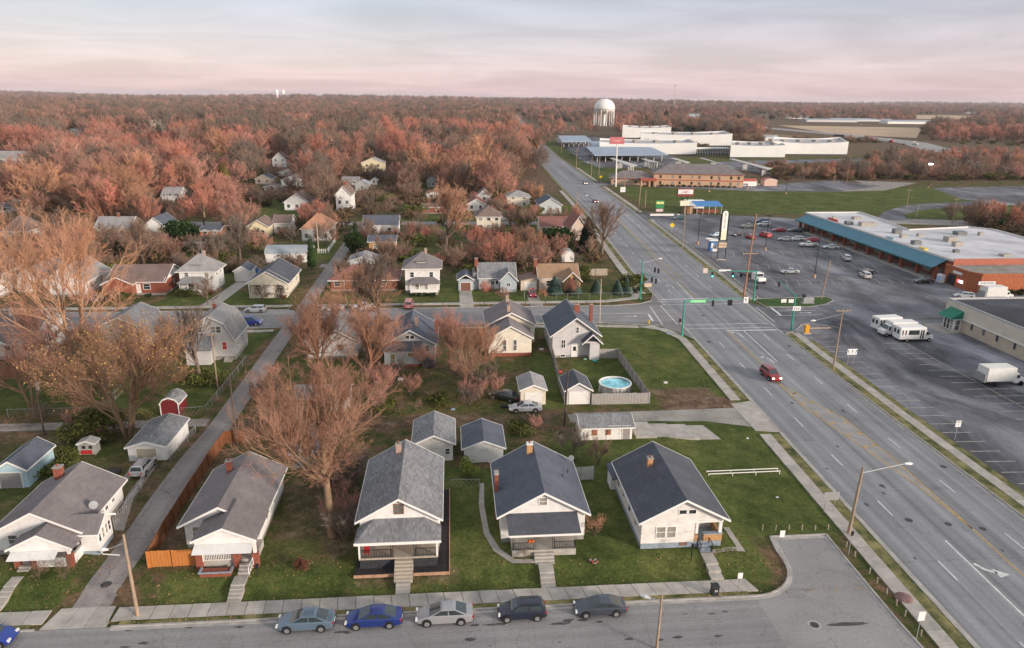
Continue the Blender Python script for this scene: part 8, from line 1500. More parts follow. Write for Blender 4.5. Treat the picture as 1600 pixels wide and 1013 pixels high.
for k, (kd, c_, x, y, an, lb) in enumerate((
 ('sedan', (.03, .10, .09), 86.0, 262.5, 180, 'dark green car beside the road entrance of the plaza lot'), ('pickup', (.22, .22, .18), 105, 243.5, 180, 'grey-brown pickup in the far group of plaza cars'), ('suv', (.03, .07, .15), 114.5, 254, 170, 'dark blue SUV farthest back among plaza cars'), ('suv', (.55, .57, .58), 112.2, 247.5, 175, 'white SUV with blue tint behind the red coupe'),
 ('coupe', (.50, .01, .02), 113.0, 236.5, 175, 'bright red low coupe in the plaza lot'), ('sedan', (.05, .07, .08), 118.2, 235.5, 170, 'dark grey sedan right of the red coupe'), ('sedan', (.015, .015, .02), 95.2, 229, 200, 'black sedan left of the small red car'), ('hatch', (.45, .01, .02), 97.2, 223.5, 100, 'small red car seen from behind near the utility pole'),
 ('minivan', (.50, .02, .02), 103.4, 226.2, 100, 'red minivan seen from behind near the lamp post'), ('hatch', (.25, .33, .38), 87.0, 227.5, 200, 'pale blue car behind the pylon sign posts'), ('sedan', (.38, .38, .36), 107.5, 219.5, 160, 'grey sedan left of the white one in the plaza lot'), ('hatch', (.62, .62, .60), 111.5, 220, 165, 'small white car between grey sedan and red car'),
 ('hatch', (.45, .02, .03), 115.5, 218, 165, 'small red car right of the white one'), ('pickup', (.62, .62, .60), 110.5, 210, 175, 'large white pickup in the plaza lot'), ('sedan', (.025, .035, .06), 115.8, 206.5, 170, 'dark blue sedan right of the white pickup'), ('sedan', (.14, .15, .13), 121.0, 235.5, 180, 'olive-grey car under the far end of the plaza canopy'),
 ('sedan', (.42, .44, .45), 88.1, 175.4, 178, 'lone silver car crossing the plaza lot'), ('suv', (.60, .60, .58), 111.9, 190.5, 75, 'white SUV driving along the plaza front'), ('suv', (.60, .58, .55), 105.6, 170.0, 80, 'white SUV beside the black sedan in the plaza lot'), ('coupe', (.015, .015, .018), 109.0, 174.6, 5, 'black sedan beside the white SUV'),
 ('coupe', (.012, .012, .014), 117.5, 164.0, 178, 'black coupe near the corner store entrance'), ('hatch', (.58, .60, .60), 118.0, 149.8, 160, 'white car seen over the parapet of the beige store'))):
 car(kd, c_, x, y, an, lb, 'cars in the plaza parking lot')
car('sedan', (.55, .55, .53), *P(1179, 290), 170, 'white car parked at the end of the motel'); car('pickup', (.6, .6, .58), *P(1166, 286), 175, 'white pickup near the motel end'); car('suv', (.03, .035, .04), *P(1162, 292), 175, 'dark car beside the white motel cars')
car('sedan', (.35, .33, .33), 70.7, 378.8, -88, 'pale car driving far up the main road', lit=True, name='moving_car'); car('sedan', (.25, .03, .02), 62.6, 309, -88, 'dark red car coming down the main road behind the bare tree', lit=True, name='moving_car')
car('suv', (.03, .08, .25), 19.0, 289, -92, 'blue SUV in the drive beside the cream two-storey house'); car('suv', (.02, .02, .02), *P(468, 345), 180, 'black SUV on the back street by the orange-roofed house')
for k, (px, py) in enumerate(((905, 250), (893, 243), (915, 256), (885, 232), (1012, 262), (1105, 262), (1085, 214), (1345, 195), (1250, 209), (1205, 206))):
 x, y = P(px, py); car('sedan', ((.3, .3, .3), (.05, .05, .06), (.5, .5, .5), (.06, .08, .12), (.4, .4, .38))[k % 5], x, y, 90 + k * 20, 'small far-off car standing near the factory and highway', 'far-off cars near the factory and highway')
tw = thing('tow_truck', 'white flatbed truck with dark deck parked beneath the signal mast', 'truck', (75.2, 168.5, .02), R_(-82)); MB().box(-4.8, 1.0, -1.2, 1.2, .75, 1.05).build('deck', mat('dark_deck', (.07, .07, .075), .6), tw); cb_ = MB().box(1.1, 3.0, -1.15, 1.15, .7, 2.5).box(3.0, 4.4, -1.05, 1.05, .7, 1.55).build('cab', white, tw, bevel=.15)
MB().box(2.98, 3.06, -.95, .95, 1.6, 2.35).build('windscreen', autoglass, cb_); MB().box(-1.4, .8, -.9, .9, 1.05, 1.7).build('toolbox', mat('dark_deck', (.07, .07, .075)), tw)
for x in (-3.6, 3.5):
 for sy in (-1.1, 1.1): MB().tube((x, sy - .15, .45), (x, sy + .15, .45), .45, k=12).build('wheel', tyre_m, tw)
def shuttle(x, y, ang, lb):
 t_ = thing('shuttle_bus', lb, 'shuttle bus', (x, y, .02), R_(ang) or 1e-6, 'white shuttle buses in the side lot'); MB().box(-3.3, 1.9, -1.15, 1.15, .55, 2.9).build('body', white, t_, bevel=.14)
 c_ = MB().ext([(1.9, .5), (3.5, .5), (3.5, 1.2), (2.75, 1.4), (2.3, 2.15), (1.9, 2.3)][::-1], -1.0, 1.0, 'y').build('cab', white, t_, bevel=.06); MB().quad((2.34, -.9, 2.12), (2.76, -.9, 1.43), (2.76, .9, 1.43), (2.34, .9, 2.12)).build('windscreen', autoglass, c_)
 for s_ in (-1, 1):
  Y0, Y1 = (1.15, 1.17) if s_ > 0 else (-1.17, -1.15)
  for a, b in ((-2.9, -2.65), (-2.3, -2.05), (-1.6, .5), (.75, 1.0), (1.15, 1.45)): MB().box(a, b, Y0, Y1, 1.5 if b < .6 else .75, 2.4).build('side_window', autoglass, t_)
  MB().box(2.0, 2.4, s_ * 1.0 - .01, s_ * 1.0 + .01, 1.4, 2.05).build('cab_window', autoglass, c_); MB().box(2.35, 2.5, s_ * 1.25 - .12, s_ * 1.25 + .12, 1.5, 1.85).build('mirror', black, c_)
  for wx_ in (-1.7, 2.75): w_ = MB().tube((wx_, s_ * 1.0 - .13, .4), (wx_, s_ * 1.0 + .17, .4), .4, k=14).build('wheel', tyre_m, t_); MB().tube((wx_, s_ * 1.12 - .08, .4), (wx_, s_ * 1.12 + .08, .4), .22, k=10).build('rim', rim_m, w_)
 MB().box(-3.33, -3.3, -.8, -.2, 1.6, 2.4).box(-3.33, -3.3, .2, .8, 1.6, 2.4).build('rear_window', autoglass, t_)
 for sy in (-1, 1): MB().box(3.48, 3.53, sy * .75 - .16, sy * .75 + .16, .9, 1.1).build('headlight', hl_m, c_)
shuttle(86.6, 121.0, 0, 'white shuttle bus nearest the camera, facing right'); shuttle(85.6, 124.2, 180, 'middle white shuttle bus with its nose to the left'); shuttle(85.9, 127.4, 6, 'rear white shuttle bus behind the other two')
def box_truck(x, y, ang, lb):
 t_ = thing('box_truck', lb, 'box truck', (x, y, .02), R_(ang) or 1e-6); MB().box(-3.2, 1.6, -1.2, 1.2, .85, 3.1).build('cargo_box', mat('truck_cream', (.72, .71, .66), .6, .05, 1), t_, bevel=.03); MB().box(-3.1, 1.5, -.5, .5, .5, .84).build('chassis', black, t_); MB().box(-3.55, -3.25, -1.15, 1.15, .7, 2.0).build('tail_lift', galv, t_)
 c_ = MB().ext([(1.65, .45), (3.6, .45), (3.6, 1.2), (2.85, 1.35), (2.35, 2.1), (1.65, 2.2)][::-1], -1.0, 1.0, 'y').build('cab', white, t_, bevel=.06); MB().quad((2.4, -.9, 2.07), (2.87, -.9, 1.38), (2.87, .9, 1.38), (2.4, .9, 2.07)).build('windscreen', autoglass, c_)
 for s_ in (-1, 1):
  MB().box(1.95, 2.5, s_ - .012, s_ + .012, 1.3, 1.85).build('side_window', autoglass, c_)
  for wx_ in (-1.5, 2.85): w_ = MB().tube((wx_, s_ * 1.0 - .13, .42), (wx_, s_ * 1.0 + .1, .42), .42, k=14).build('wheel', tyre_m, t_); MB().tube((wx_, s_ * 1.05 - .08, .42), (wx_, s_ * 1.05 + .08, .42), .23, k=10).build('rim', rim_m, w_)
 for sy in (-1, 1): MB().box(3.58, 3.63, sy * .75 - .16, sy * .75 + .16, .85, 1.05).build('headlight', hl_m, c_)
box_truck(87.4, 99.4, 0, 'white box truck with tail lift parked across the side lot'); box_truck(124.8, 148.6, 0, 'white box truck beside the corner store, seen over the store roof')
# ---------------------------------------------------------------- a worker on the plaza walk
x, y = P(1309, 388); pr_ = thing('person', 'person in orange vest and dark trousers walking along the plaza front', 'person', (x, y, .02))
jt = [(0, 0, .95), (0, 0, 1.2), (0, 0, 1.45), (0, 0, 1.6), (0, -.02, 1.72), (.1, 0, .9), (.12, .1, .5), (.12, .05, .06), (-.1, 0, .9), (-.12, -.12, .5), (-.12, 0, .06), (.2, 0, 1.42), (.25, -.08, 1.15), (.25, -.22, .95), (-.2, 0, 1.42), (-.26, .08, 1.15), (-.26, .02, .92)]
ed = [(0, 1), (1, 2), (2, 3), (3, 4), (0, 5), (5, 6), (6, 7), (0, 8), (8, 9), (9, 10), (2, 11), (11, 12), (12, 13), (2, 14), (14, 15), (15, 16)]
rd = [.14, .15, .15, .06, .1, .1, .07, .05, .1, .07, .05, .07, .05, .035, .07, .05, .035]
me = bpy.data.meshes.new('body'); me.from_pydata(jt, ed, []); o = bpy.data.objects.new('body', me); link(o, pr_); me.materials.append(mat('trousers', (.05, .05, .06), .8)); sk = o.modifiers.new('skin', 'SKIN')
for v, r in zip(me.skin_vertices[0].data, rd): v.radius = (r, r)
me.skin_vertices[0].data[0].use_root = True; o.modifiers.new('sub', 'SUBSURF').levels = 1
lathe([(.17, 1.0), (.19, 1.2), (.2, 1.42), (.12, 1.5)], 12).build('vest', mat('orange_vest', (.8, .16, .02), .7), None).parent = pr_

# ---------------------------------------------------------------- trees one can tell apart
tree('hero', -12.6, 63.2, 'largest bare reddish tree with pale trunk, left of the grey-roofed house', rz=.6, s=1.0)
tree('vase', -42.8, 88.2, 'spreading many-stemmed tree with yellow-brown leaves behind the white alley garage', rz=.4, s=1.12)
tree('tall', -61.5, 113.0, 'tall salmon-coloured bare tree spreading over the left houses', rz=2.0, s=.98, sz=1.05)
tree('multi', -52.5, 104.0, 'ochre-leaved tangled tree left of the red shed', rz=1, s=.9, crown=TW_OCH); tree('multi', -60.0, 98.0, 'rusty bare tree over the leaf-strewn yard, far left', rz=4, s=1.15, crown=TW_RED); tree('tall', -80.0, 128.0, 'second salmon bare tree at the far left edge, before the brown-roofed white house', rz=.5, s=.7, sz=.75); tree('multi', -56, 111, 'tangled rusty tree in front of the tan-grey gambrel house', rz=2.5, s=.9, crown=TW_RED); tree('multi', -68, 117, 'rosy many-stemmed tree before the brown-roofed white house', rz=1.5, s=1.0, crown=TW_RED); tree('round', -74, 103, 'rosy bare tree at the left edge beyond the rear alley', rz=3.5, s=.9, crown=TW_RED); tree('multi', -49, 95.5, 'low spreading ochre tree behind the many-stemmed one', rz=.8, s=.75, crown=TW_OCH)
tree('round', -21.0, 104.5, 'round pinkish bare tree behind the long white garage, left of two', s=1.2, rz=1.1); tree('round', -12.8, 103.5, 'round pinkish bare tree right of the long white garage', s=1.1, rz=2.7)
tree('multi', -24.0, 90.5, 'reddish bare tree at the alley bend beside the brown fence end', s=.62, rz=3); tree('round', -15.2, 88.6, 'bare tree behind the biggest tree, near the white shed', s=.7, rz=4.2); tree('multi', -22.5, 110.5, 'many-stemmed bare tree before the rear-alley house', s=1.05, rz=5); tree('multi', -18.0, 130.5, 'wide bare tree beside the cross street, left of the sage house', s=1.25, rz=.2, crown=TW_ORG)
tree('multi', 2.4, 101.8, 'orange-tinted bare tree on the edge of the bramble yard', s=1.02, rz=.9); tree('round', -.8, 111.0, 'bare pinkish tree right of the sage grey house', s=.82, rz=2, crown=TW_RED); tree('round', 5.0, 108.5, 'bare orange tree beside the cream house rear wall', s=.68, rz=5, crown=TW_ORG)
tree('open', -14.2, 133.4, 'dark open bare tree with thick trunk at the cross street kerb', s=1.12, rz=1.0, crown=TW_GRY); tree('open', 43.2, 200.5, 'dark wide bare tree leaning over the main road', s=1.3, rz=2.2, crown=TW_BRN, sz=1.15)
tree('darkspruce', 39.6, 203.5, 'dark brown-green conifer beside the main road', s=1.0, name='conifer'); tree('open', -2.0, 200.0, 'tall orange-barked bare tree in the middle thicket', s=1.5, rz=4, crown=TW_ORG); tree('open', -58.0, 196, 'grey bare tree behind the foursquare house', s=.95, rz=3, crown=TW_GRY)
tree('open', -39.6, 106.8, 'dark upright bare tree before the gambrel house', s=.8, rz=1, crown=TW_GRY, sz=.95); tree('ivy_mass', -39.2, 107.2, 'olive creeper mass around the upright dark tree', 'shrub', 1.2, name='creeper_shrub')
tree('evergreen_mass', *P(285, 392), 'tall dark evergreen mass left of the brick ranch', s=1.25, name='evergreen_tree'); tree('column', *P(488, 420), 'narrow dark green columnar cypress at the workshop corner', s=1.0, name='columnar_tree'); tree('column', *P(557, 391), 'broad green arborvitae at the alley end', s=.95, name='columnar_tree', sz=1.0); tree('evergreen_mass', *P(553, 396), 'green arborvitae clump beside the alley end', s=.62, name='evergreen_tree', sz=.9)
tree('larch', *P(340, 262), 'golden-green conifer standing over the left wood', s=1.2, name='conifer', crown=ND_GLD); tree('larch', *P(352, 300), 'larger golden-green conifer in front of the first', s=1.15, name='conifer', crown=ND_GLD); tree('darkspruce', *P(250, 222), 'dark pointed conifer before the pale tower', s=1.6, name='conifer'); tree('darkspruce', *P(1040, 196), 'dark rounded conifer left of the tall mast', s=2.6, name='conifer'); tree('darkspruce', *P(1008, 204), 'dark conifer near the factory, right of the water tower', s=2.0, name='conifer')
tree('lime_bush', 1.3, 74.5, 'yellow-green leafy young tree beside the clean white garage', 'bush', .9, name='leafy_bush'); tree('shrub', 13.9, 61.5, 'orange-brown bare bush against the white bungalow', 'bush', .95, name='bare_bush', crown=TW_ORG); tree('thicket', 14.2, 77.5, 'grey leafless thicket behind the white bungalow', 'bush', .8, name='bare_bush', crown=TW_GRY); tree('thicket', 17.2, 76.0, 'tangled brown bush between the last two front houses', 'bush', .62, name='bare_bush'); tree('ivy_mass', 8.5, 86.8, 'olive-green bush beside the alley behind the garages', 'bush', .8, name='leafy_bush')
tree('redbush', -14.9, 58.2, 'dark maroon round bush at the porch corner of the grey-roofed house', 'bush', .6, name='leafy_bush'); tree('shrub', 6.4, 57.9, 'small reddish leafless shrub by the porch of the white bungalow', 'bush', .4, name='bare_bush')
for k, (x, y, s_) in enumerate(((-38.2, 58.3, .6), (-35.9, 58.2, .7))): tree('shrub', x, y, ('leafless shrub in front of the bay-wing house porch, left', 'leafless shrub in front of the bay-wing house porch, right')[k], 'bush', s_, name='bare_bush')
for k, (x, y, s_) in enumerate(((23.3, 157.4, 1.0), (27.9, 157.3, .95), (33.2, 157.9, .8), (37.9, 156.8, .78), (40.2, 157.6, .85))): tree('spruce', x, y, ('largest blue spruce before the tan cottage', 'second blue spruce at the tan cottage corner', 'lone middle blue spruce in the fenced yard', 'blue spruce left of the last pair', 'blue spruce nearest the junction')[k], s=s_, name='blue_spruce')
for x, y, s_, key, lb in ((-59.5, 160.6, .95, 'ivy_mass', 'green bush before the white foursquare porch'), (-54.9, 160.8, .8, 'redbush', 'dark red bush beside the foursquare steps'), (-73.0, 158.0, .9, 'ivy_mass', 'bushy shrub before the left brick ranch'), (-67.5, 158.6, .8, 'small_bush', 'round dark bush at the brick ranch steps'), (-37.5, 156.2, .7, 'redbush', 'rust-coloured bush at the cream bungalow corner'), (8.3, 160.5, .7, 'redbush', 'maroon bush before the blue-grey cottage'), (42.2, 160.5, 1.0, 'olive_bush', 'autumn-gold bushy tree at the junction corner'), (31.5, 171, .9, 'olive_bush', 'pale brown bush near the pale board fence'), (-29.0, 86.8, .7, 'redbush', 'orange leafy bush at the alley bend'),
                         (8, 228, 1.0, 'olive_bush', 'yellow-green bush below the brown hip-roofed house'), (13, 226, .9, 'olive_bush', 'second yellow-green bush below the brown hip-roofed house'), (30.2, 203, 1.1, 'evergreen_mass', 'tall green bush behind the round-roofed shed'), (-10.2, 95.5, .7, 'ivy_mass', 'green undergrowth clump in the bramble yard, left'), (-2.5, 97.0, .8, 'ivy_mass', 'green undergrowth clump in the bramble yard, right'), (-46.5, 78.0, .8, 'ivy_mass', 'ivy-green creeper along the blue garage side'), (-47.2, 81.5, .7, 'ivy_mass', 'ivy-green creeper at the blue garage back corner'), (-46.8, 88.5, 1.0, 'olive_bush', 'green bush by the rear alley at the left')):
 tree(key, x, y, lb, 'bush', s_, name='leafy_bush')
for k in range(4): tree('small_bush', -9.3 + k * 1.6, 156.8, 'low clipped green bush in the row before the foursquare porch', 'bush', .75, name='clipped_bush', group='clipped bushes before the foursquare porch')
for k in range(5): tree('shrub', 25.4 + k * .45, 57.6 + (k % 2) * .3, 'withered yellow plant in the bed by the peeling house steps', 'plant', .22, name='withered_plant', group='withered plants beside the peeling house steps', crown=LF_LIM)
rng = np.random.default_rng(77)
for k, (x0, x1, y0, y1, n, sc) in enumerate(((-13, 6, 94.5, 111, 26, (.5, .9)), (-27, -16, 86, 93, 8, (.45, .8)), (-29, -24, 96, 128, 9, (.4, .7)), (-60, -40, 88, 94.5, 6, (.4, .7)), (-16.5, -10.5, 60, 76, 16, (.45, .8)), (-70, -45, 104, 114, 8, (.6, .9)), (5, 13, 86.2, 88.2, 4, (.35, .5)), (-15, -11, 106, 124, 7, (.6, .95)))):
 for i in range(n):
  x, y = rng.uniform(x0, x1), rng.uniform(y0, y1)
  tree('thicket' if i % 3 else 'shrub', x, y, 'leafless brown bush in the brambles ' + ('of the yard behind the garages', 'at the alley bend', 'along the side alley', 'by the far left alley', 'around the foot of the biggest bare tree', 'below the tall salmon tree', 'at the rear alley edge', 'left of the sage house')[k], 'bush', rng.uniform(*sc), name='bare_bush', group='brambles %s' % ('behind the garages', 'at the alley bend', 'along the side alley', 'far left alley', 'under the biggest tree', 'under the salmon tree', 'rear alley edge', 'left of the sage house')[k], crown=(TW_BRN, TW_RED, TW_GRY)[i % 3])

# ---------------------------------------------------------------- the wood: what must stay visible is kept free of trees in front
def proj(x, y, z=0.0):
 v = np.array([x, y, z - EYE]); w = v @ _f; return 800 + FOC * (v @ CR) / w, 506.5 - FOC * (v @ CU) / w
bpy.context.view_layer.update()
keep = []; foot = []; named = []; seen = {}
for o in list(C.objects):
 if o.type == 'EMPTY' and o.get('category') in ('house', 'garage', 'shed', 'workshop', 'outbuilding', 'tower', 'building'):
  co = []
  for c in o.children:
   if c.type == 'MESH': co += [c.matrix_world @ Vector(b_) for b_ in c.bound_box]
  if not co: continue
  X0, X1, Y0, Y1, Z1 = min(c.x for c in co), max(c.x for c in co), min(c.y for c in co), max(c.y for c in co), max(c.z for c in co)
  foot.append((X0 - 2, X1 + 2, Y0 - 2, Y1 + 2)); named.append(((X0 + X1) / 2, (Y0 + Y1) / 2, o['label']))
  if Y0 > 150:
   a = proj(X0, Y0, 0.8); b = proj(X1, Y0, 0.8); c = proj((X0 + X1) / 2, (Y0 + Y1) / 2, Z1); w = b[0] - a[0]; keep.append((a[0] + w * .12, b[0] - w * .12, c[1] + 1, a[1] - (a[1] - c[1]) * (.35 if Y0 < 250 else .2), Y0))
keep += [(395, 450, 308, 335, 290), (540, 830, 340, 352, 250), (640, 720, 368, 392, 215), (300, 345, 312, 355, 250), (380, 560, 372, 400, 205), (430, 550, 356, 390, 215), (280, 360, 376, 398, 190), (500, 560, 380, 440, 150), (862, 1000, 175, 320, 900), (210, 240, 216, 222, 600), (1130, 1300, 205, 250, 560), (905, 1350, 200, 250, 610), (926, 962, 150, 196, 1250), (815, 868, 205, 285, 420), (1190, 1450, 197, 216, 1000), (1160, 1560, 168, 179, 2300), (1190, 1450, 184, 196, 1500), (1430, 1520, 180, 187, 1900), (328, 352, 206, 240, P(340, 262)[1]), (334, 372, 238, 275, P(352, 300)[1]), (1105, 1440, 187, 228, 780), (232, 264, 184, 210, 880)]
def kindpick(P_, n_, seed):
 g = np.random.default_rng(seed); a = np.array([(p[0], p[1]) for p in P_]); f = np.sin(a[:, 0] * .021 + 1.7 * np.sin(a[:, 1] * .011)) + np.sin(a[:, 1] * .019 - a[:, 0] * .007 + 2) + .6 * np.sin(a[:, 0] * .05 + a[:, 1] * .043) + g.normal(0, .75, len(a))
 return np.clip(((f + 2.6) / 5.2 * n_).astype(int), 0, n_ - 1)
def hwx(y): return float(np.interp(y, [q[1] for q in hw], [q[0] for q in hw]))
def clear(x, y, R2, H2, margin=0.0):
 for f in foot:
  if f[0] < x < f[1] and f[2] < y < f[3]: return False
 if 253 < y < 266 and x < wx(y): return False
 if -36 < x < -28 and y < 262: return False
 if wx(y) - (4 if y > 300 else 8) < x < ex(y) + 5: return False
 pxa, pya = proj(x, y, H2 * .9); pxb, pyb = proj(x, y, 0); hwpx = R2 / math.hypot(x, y) * FOC * .75
 for k0, k1, t0, t1, Yk in keep:
  if y < Yk - 2 and pxb + hwpx > k0 and pxb - hwpx < k1 and pya < t1 and pyb > t0: return False
 return True
def woods_ok(x, y):
 if x < wx(y): return True
 if y < 395: return (x > 188 and 200 < y < 262) or (x > 235 and 262 <= y < 300 and x > 300)
 if y < 480: return x > 186 + (y - 400) * .2
 if y < 760: return (x > 265 and y < 560) or x > 600
 if hwx(y) - 28 < x < hwx(y) + 62 and y < 2300: return False
 a, b = proj(x, y); 
 if 1205 < a < 1440 and 195 < b < 212: return False
 if 1425 < a < 1525 and 179 < b < 188: return False
 return True
rng = np.random.default_rng(5); cand = []
def sector(y0, y1, n, xl=-.80, xr=.93):
 for _ in range(n):
  y = math.sqrt(rng.uniform(y0 ** 2, y1 ** 2)); yield rng.uniform(xl * y - 15, xr * y + 15), y
for y0, y1, n in ((152, 250, 1200), (250, 420, 1500), (420, 700, 3300)):
 for x, y in sector(y0, y1, n):
  if not woods_ok(x, y): continue
  s_ = rng.uniform(.7, 1.15) * (.85 if y < 230 else 1.25 if y < 420 else 1.45)
  if (155 < y < 178 and -110 < x < 45) or (x > ex(y) and y < 760 and rng.random() < .3): continue
  if any((x - c[0]) ** 2 + (y - c[1]) ** 2 < (5.6 * s_) ** 2 for c in cand[-900:]) or math.sin(x * .06 + 3) + math.sin(y * .05 + x * .03) > (1.25 if y < 430 else 1.6): continue
  sm = s_ * (.55 if x > ex(y) else 1)
  if not clear(x, y, 7 * sm, 14 * sm):
   sm *= .55
   if not clear(x, y, 7 * sm, 14 * sm):
    sm *= .6
    if not clear(x, y, 7 * sm, 14 * sm): continue
  cand.append((x, y, sm))
cand.sort(key=lambda c: c[1] / c[2])
print('trees placed', len(cand))
ind = cand[:290]; rest = cand[290:]
CRW = [TW_RED, TW_RED, TW_RUST, TW_BRN, TW_GRY, TW_ORG]
for i, (x, y, s_) in enumerate(ind):
 nz_ = math.sin(x * .045 + 1.3) + math.sin(y * .037 + x * .02) + rng.normal(0, .7); k = int(np.clip((nz_ + 2.4) / 4.8 * 6, 0, 5)); cr_i = [TW_GRY, TW_BRN, TW_RED, TW_RUST, TW_RED, TW_ORG][k]
 if i % 10 == 5 and s_ < 1.0: tree(('evergreen_mass', 'olive_bush', 'darkspruce')[i // 13 % 3], x, y, 'evergreen tree or bush standing dark among the bare trees of the neighbourhood', 'tree', s_ * .9, name='evergreen_tree', group='evergreens among the bare neighbourhood trees'); continue
 d_, hx_, hy_, hl_ = min((math.hypot(x - a, y - b), a, b, l) for a, b, l in named); w_ = ('small', 'mid-sized', 'large')[(s_ > .7) + (s_ > 1.15)]; cn = {TW_GRY: 'grey', TW_BRN: 'brown', TW_RED: 'pinkish', TW_RUST: 'rust-red', TW_ORG: 'salmon'}[cr_i]
 rel_ = 'behind' if y > hy_ + 5 else 'before' if y < hy_ - 7 else 'left of' if x < hx_ else 'right of'
 lb = '%s %s bare tree %s the %s' % (w_, cn, rel_, ' '.join(re.split(' with | behind | beside | at | left | along | facing | in | seen ', hl_)[0].split()[:6])) if d_ < 32 else '%s %s bare tree deep in the wood, away from any house' % (w_, cn)
 if d_ >= 32: a_ = proj(x, y)[0]; lb = '%s %s bare tree %s, %s' % (w_, cn, 'at the near wood edge' if y < 330 else 'halfway into the wood' if y < 420 else 'deep in the wood', 'far left' if a_ < 200 else 'left part' if a_ < 450 else 'middle part' if a_ < 680 else 'close to the main road' if a_ < 900 else 'in the belt beyond the plaza')
 tree('mid%d' % (i % 6), x, y, lb, 'tree', s_, group='bare trees of the wooded neighbourhood', crown=cr_i)
bush_mesh('a_evergreen', 31, 9, 3.6, 1100, .5, ND_DRK); PROTO['b_grey'] = PROTO['mid4']; PROTO['c_brown'] = PROTO['mid1']; PROTO['d_greybrown'] = PROTO['far3']; PROTO['e_red'] = PROTO['mid0']; PROTO['f_red'] = PROTO['mid5']; PROTO['g_rust'] = PROTO['mid3']; PROTO['h_salmon'] = PROTO['mid2']
KK = ['a_evergreen', 'b_grey', 'c_brown', 'd_greybrown', 'e_red', 'f_red', 'g_rust', 'h_salmon']
stuff_instances('wood_rest', KK, [(x, y, G(x, y)) for x, y, s_ in rest], [s_ for *_, s_ in rest], 3, kindpick(rest, 8, 1))
pts, sc = [], []
for y0, y1, n in ((700, 1200, 3600), (1200, 2200, 7500), (2200, 4200, 12000), (4200, 9000, 15000)):
 for x, y in sector(y0, y1, n):
  if not woods_ok(x, y): continue
  if x > wx(y) and y < 2400 and math.sin(x * .006 + y * .004) + math.sin(y * .009 - x * .003) < -.1: continue
  if wx(y) - 8 < x < ex(y) + 8 and y < 2000: continue
  if any(y < Yk and k0 < a[0] < k1 and a[1] > t0 and proj(x, y, 12)[1] < t1 for k0, k1, t0, t1, Yk in keep[-16:] for a in (proj(x, y),)): continue
  pts.append((x, y, G(x, y))); sc.append(rng.uniform(.8, 1.6) * (1.15 if y < 2200 else 1.4 if y < 4200 else 2.0) * (1.0 if x < wx(y) else .8))
print('far trees', len(pts)); PROTO['c_brown'] = PROTO['far1']; PROTO['b_grey'] = PROTO['far3']; PROTO['e_red'] = PROTO['f_red'] = PROTO['far0']; PROTO['g_rust'] = PROTO['far2']
stuff_instances('distant_woods', ['a_evergreen', 'b_grey', 'c_brown', 'e_red', 'f_red', 'g_rust'], pts, sc, 9, kindpick(pts, 6, 2))
pts, sc = [], []
for x, y in [(rng.uniform(186, 520), rng.uniform(398, 475)) for _ in range(900)] + [(rng.uniform(190, 330), rng.uniform(205, 262)) for _ in range(260)] + [(rng.uniform(110, 480), rng.uniform(655, 860)) for _ in range(1500)] + [(rng.uniform(330, 900), rng.uniform(560, 1250)) for _ in range(2200)] + [(rng.uniform(-250, 40), rng.uniform(176, 420)) for _ in range(1500)]:
 if not clear(x, y, 3, 4) or (y > 500 and not woods_ok(x, y) and x > 330): continue
 if x > 186 and y < 480 and x < 186 + (y - 400) * .3: continue
 pts.append((x, y, G(x, y))); sc.append(rng.uniform(.6, 1.5))
bush_mesh('olive_low', 21, 3.2, 2.6, 500, .28, LF_OLV); bush_mesh('brown_low', 22, 3.0, 2.6, 500, .28, mat('brown_leaves', (.16, .10, .055), .9, .3, 1.0))
stuff_instances('scrub_undergrowth', ['thicket', 'olive_low', 'brown_low', 'thicket', 'brown_low'], pts, sc, 4)
rg = np.random.default_rng(9); n = 42000; X_ = rg.uniform(-46, 44, n); Y_ = rg.uniform(54.6, 92, n); ok = ~((X_ > -34.2) & (X_ < -30)) & ~((X_ > 31.5) & (Y_ < 61.8)) & (X_ < 40)
for f in foot: ok &= ~((X_ > f[0] + 1.4) & (X_ < f[1] - 1.4) & (Y_ > f[2] + 1.4) & (Y_ < f[3] - 1.4))
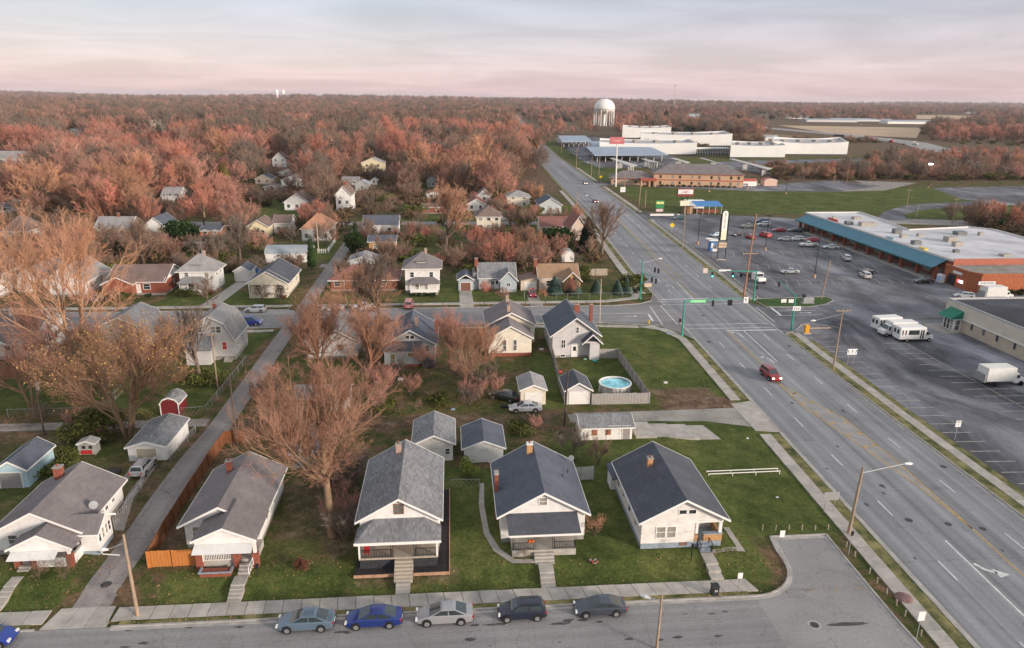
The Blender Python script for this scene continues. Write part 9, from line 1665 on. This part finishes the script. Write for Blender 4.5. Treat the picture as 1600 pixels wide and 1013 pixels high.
X_, Y_ = X_[ok], Y_[ok]; n = len(X_); Z_ = gz(X_, Y_); a = rg.uniform(0, 6.28, n); h = rg.uniform(.04, .13, n); w = rg.uniform(.02, .05, n); c_, s__ = np.cos(a) * w, np.sin(a) * w; lx, ly = rg.normal(0, .04, n), rg.normal(0, .04, n)
V = np.stack([np.stack([X_ - c_, Y_ - s__, Z_], 1), np.stack([X_ + c_, Y_ + s__, Z_], 1), np.stack([X_ + lx, Y_ + ly, Z_ + h], 1)], 1).reshape(-1, 3)
o = bpy.data.objects.new('grass_tufts', np_mesh('grass_tufts', V, np.arange(n * 3).reshape(-1, 3), [mat('grass_blade', (.05, .10, .02), .9, .35, .5, coord='World', col2=(.11, .12, .04))])); link(o); o['kind'] = 'stuff'
pts = []
for x0, x1, y0, y1, n in ((-28, -10, 54.5, 60, 350), (-10, 30, 55, 58, 420), (30, 42, 92, 118, 500), (-62, -42, 92, 97, 1400), (-29, -18, 84, 90, 700), (-45, -30, 54.5, 64, 500), (-14, 8, 92, 110, 1600), (-30, 40, 52.3, 52.7, 420), (-46, -34, 66, 88, 500), (-30, 40, 148.9, 149.3, 300)): pts += [(rg.uniform(x0, x1), rg.uniform(y0, y1)) for _ in range(n)]
pts = np.array(pts); P3 = np.stack([pts[:, 0], pts[:, 1], gz(pts[:, 0], pts[:, 1]) + .05 + .08 * (pts[:, 1] < 52.9)], 1); o = bpy.data.objects.new('fallen_leaves', np_mesh('fallen_leaves', *leaf_tris(rg, P3, 9000, .06, .03), [mat('leaf_litter', (.26, .13, .06), .9, .4, 3, col2=(.42, .25, .12))])); link(o); o['kind'] = 'stuff'

# ---------------------------------------------------------------- air
hz_m = bpy.data.materials.new('haze'); hz_m.use_nodes = True; t = hz_m.node_tree; t.nodes.remove(t.nodes['Principled BSDF']); v = t.nodes.new('ShaderNodeVolumePrincipled'); v.inputs['Color'].default_value = (.93, .90, .95, 1); v.inputs['Density'].default_value = HAZE; v.inputs['Anisotropy'].default_value = 0.1
t.links.new(v.outputs[0], t.nodes['Material Output'].inputs['Volume'])
if HAZE > 0:
 o = MB().box(-18500, 18500, -400, 21000, -3, 110).build('haze', hz_m, None, kind='stuff')
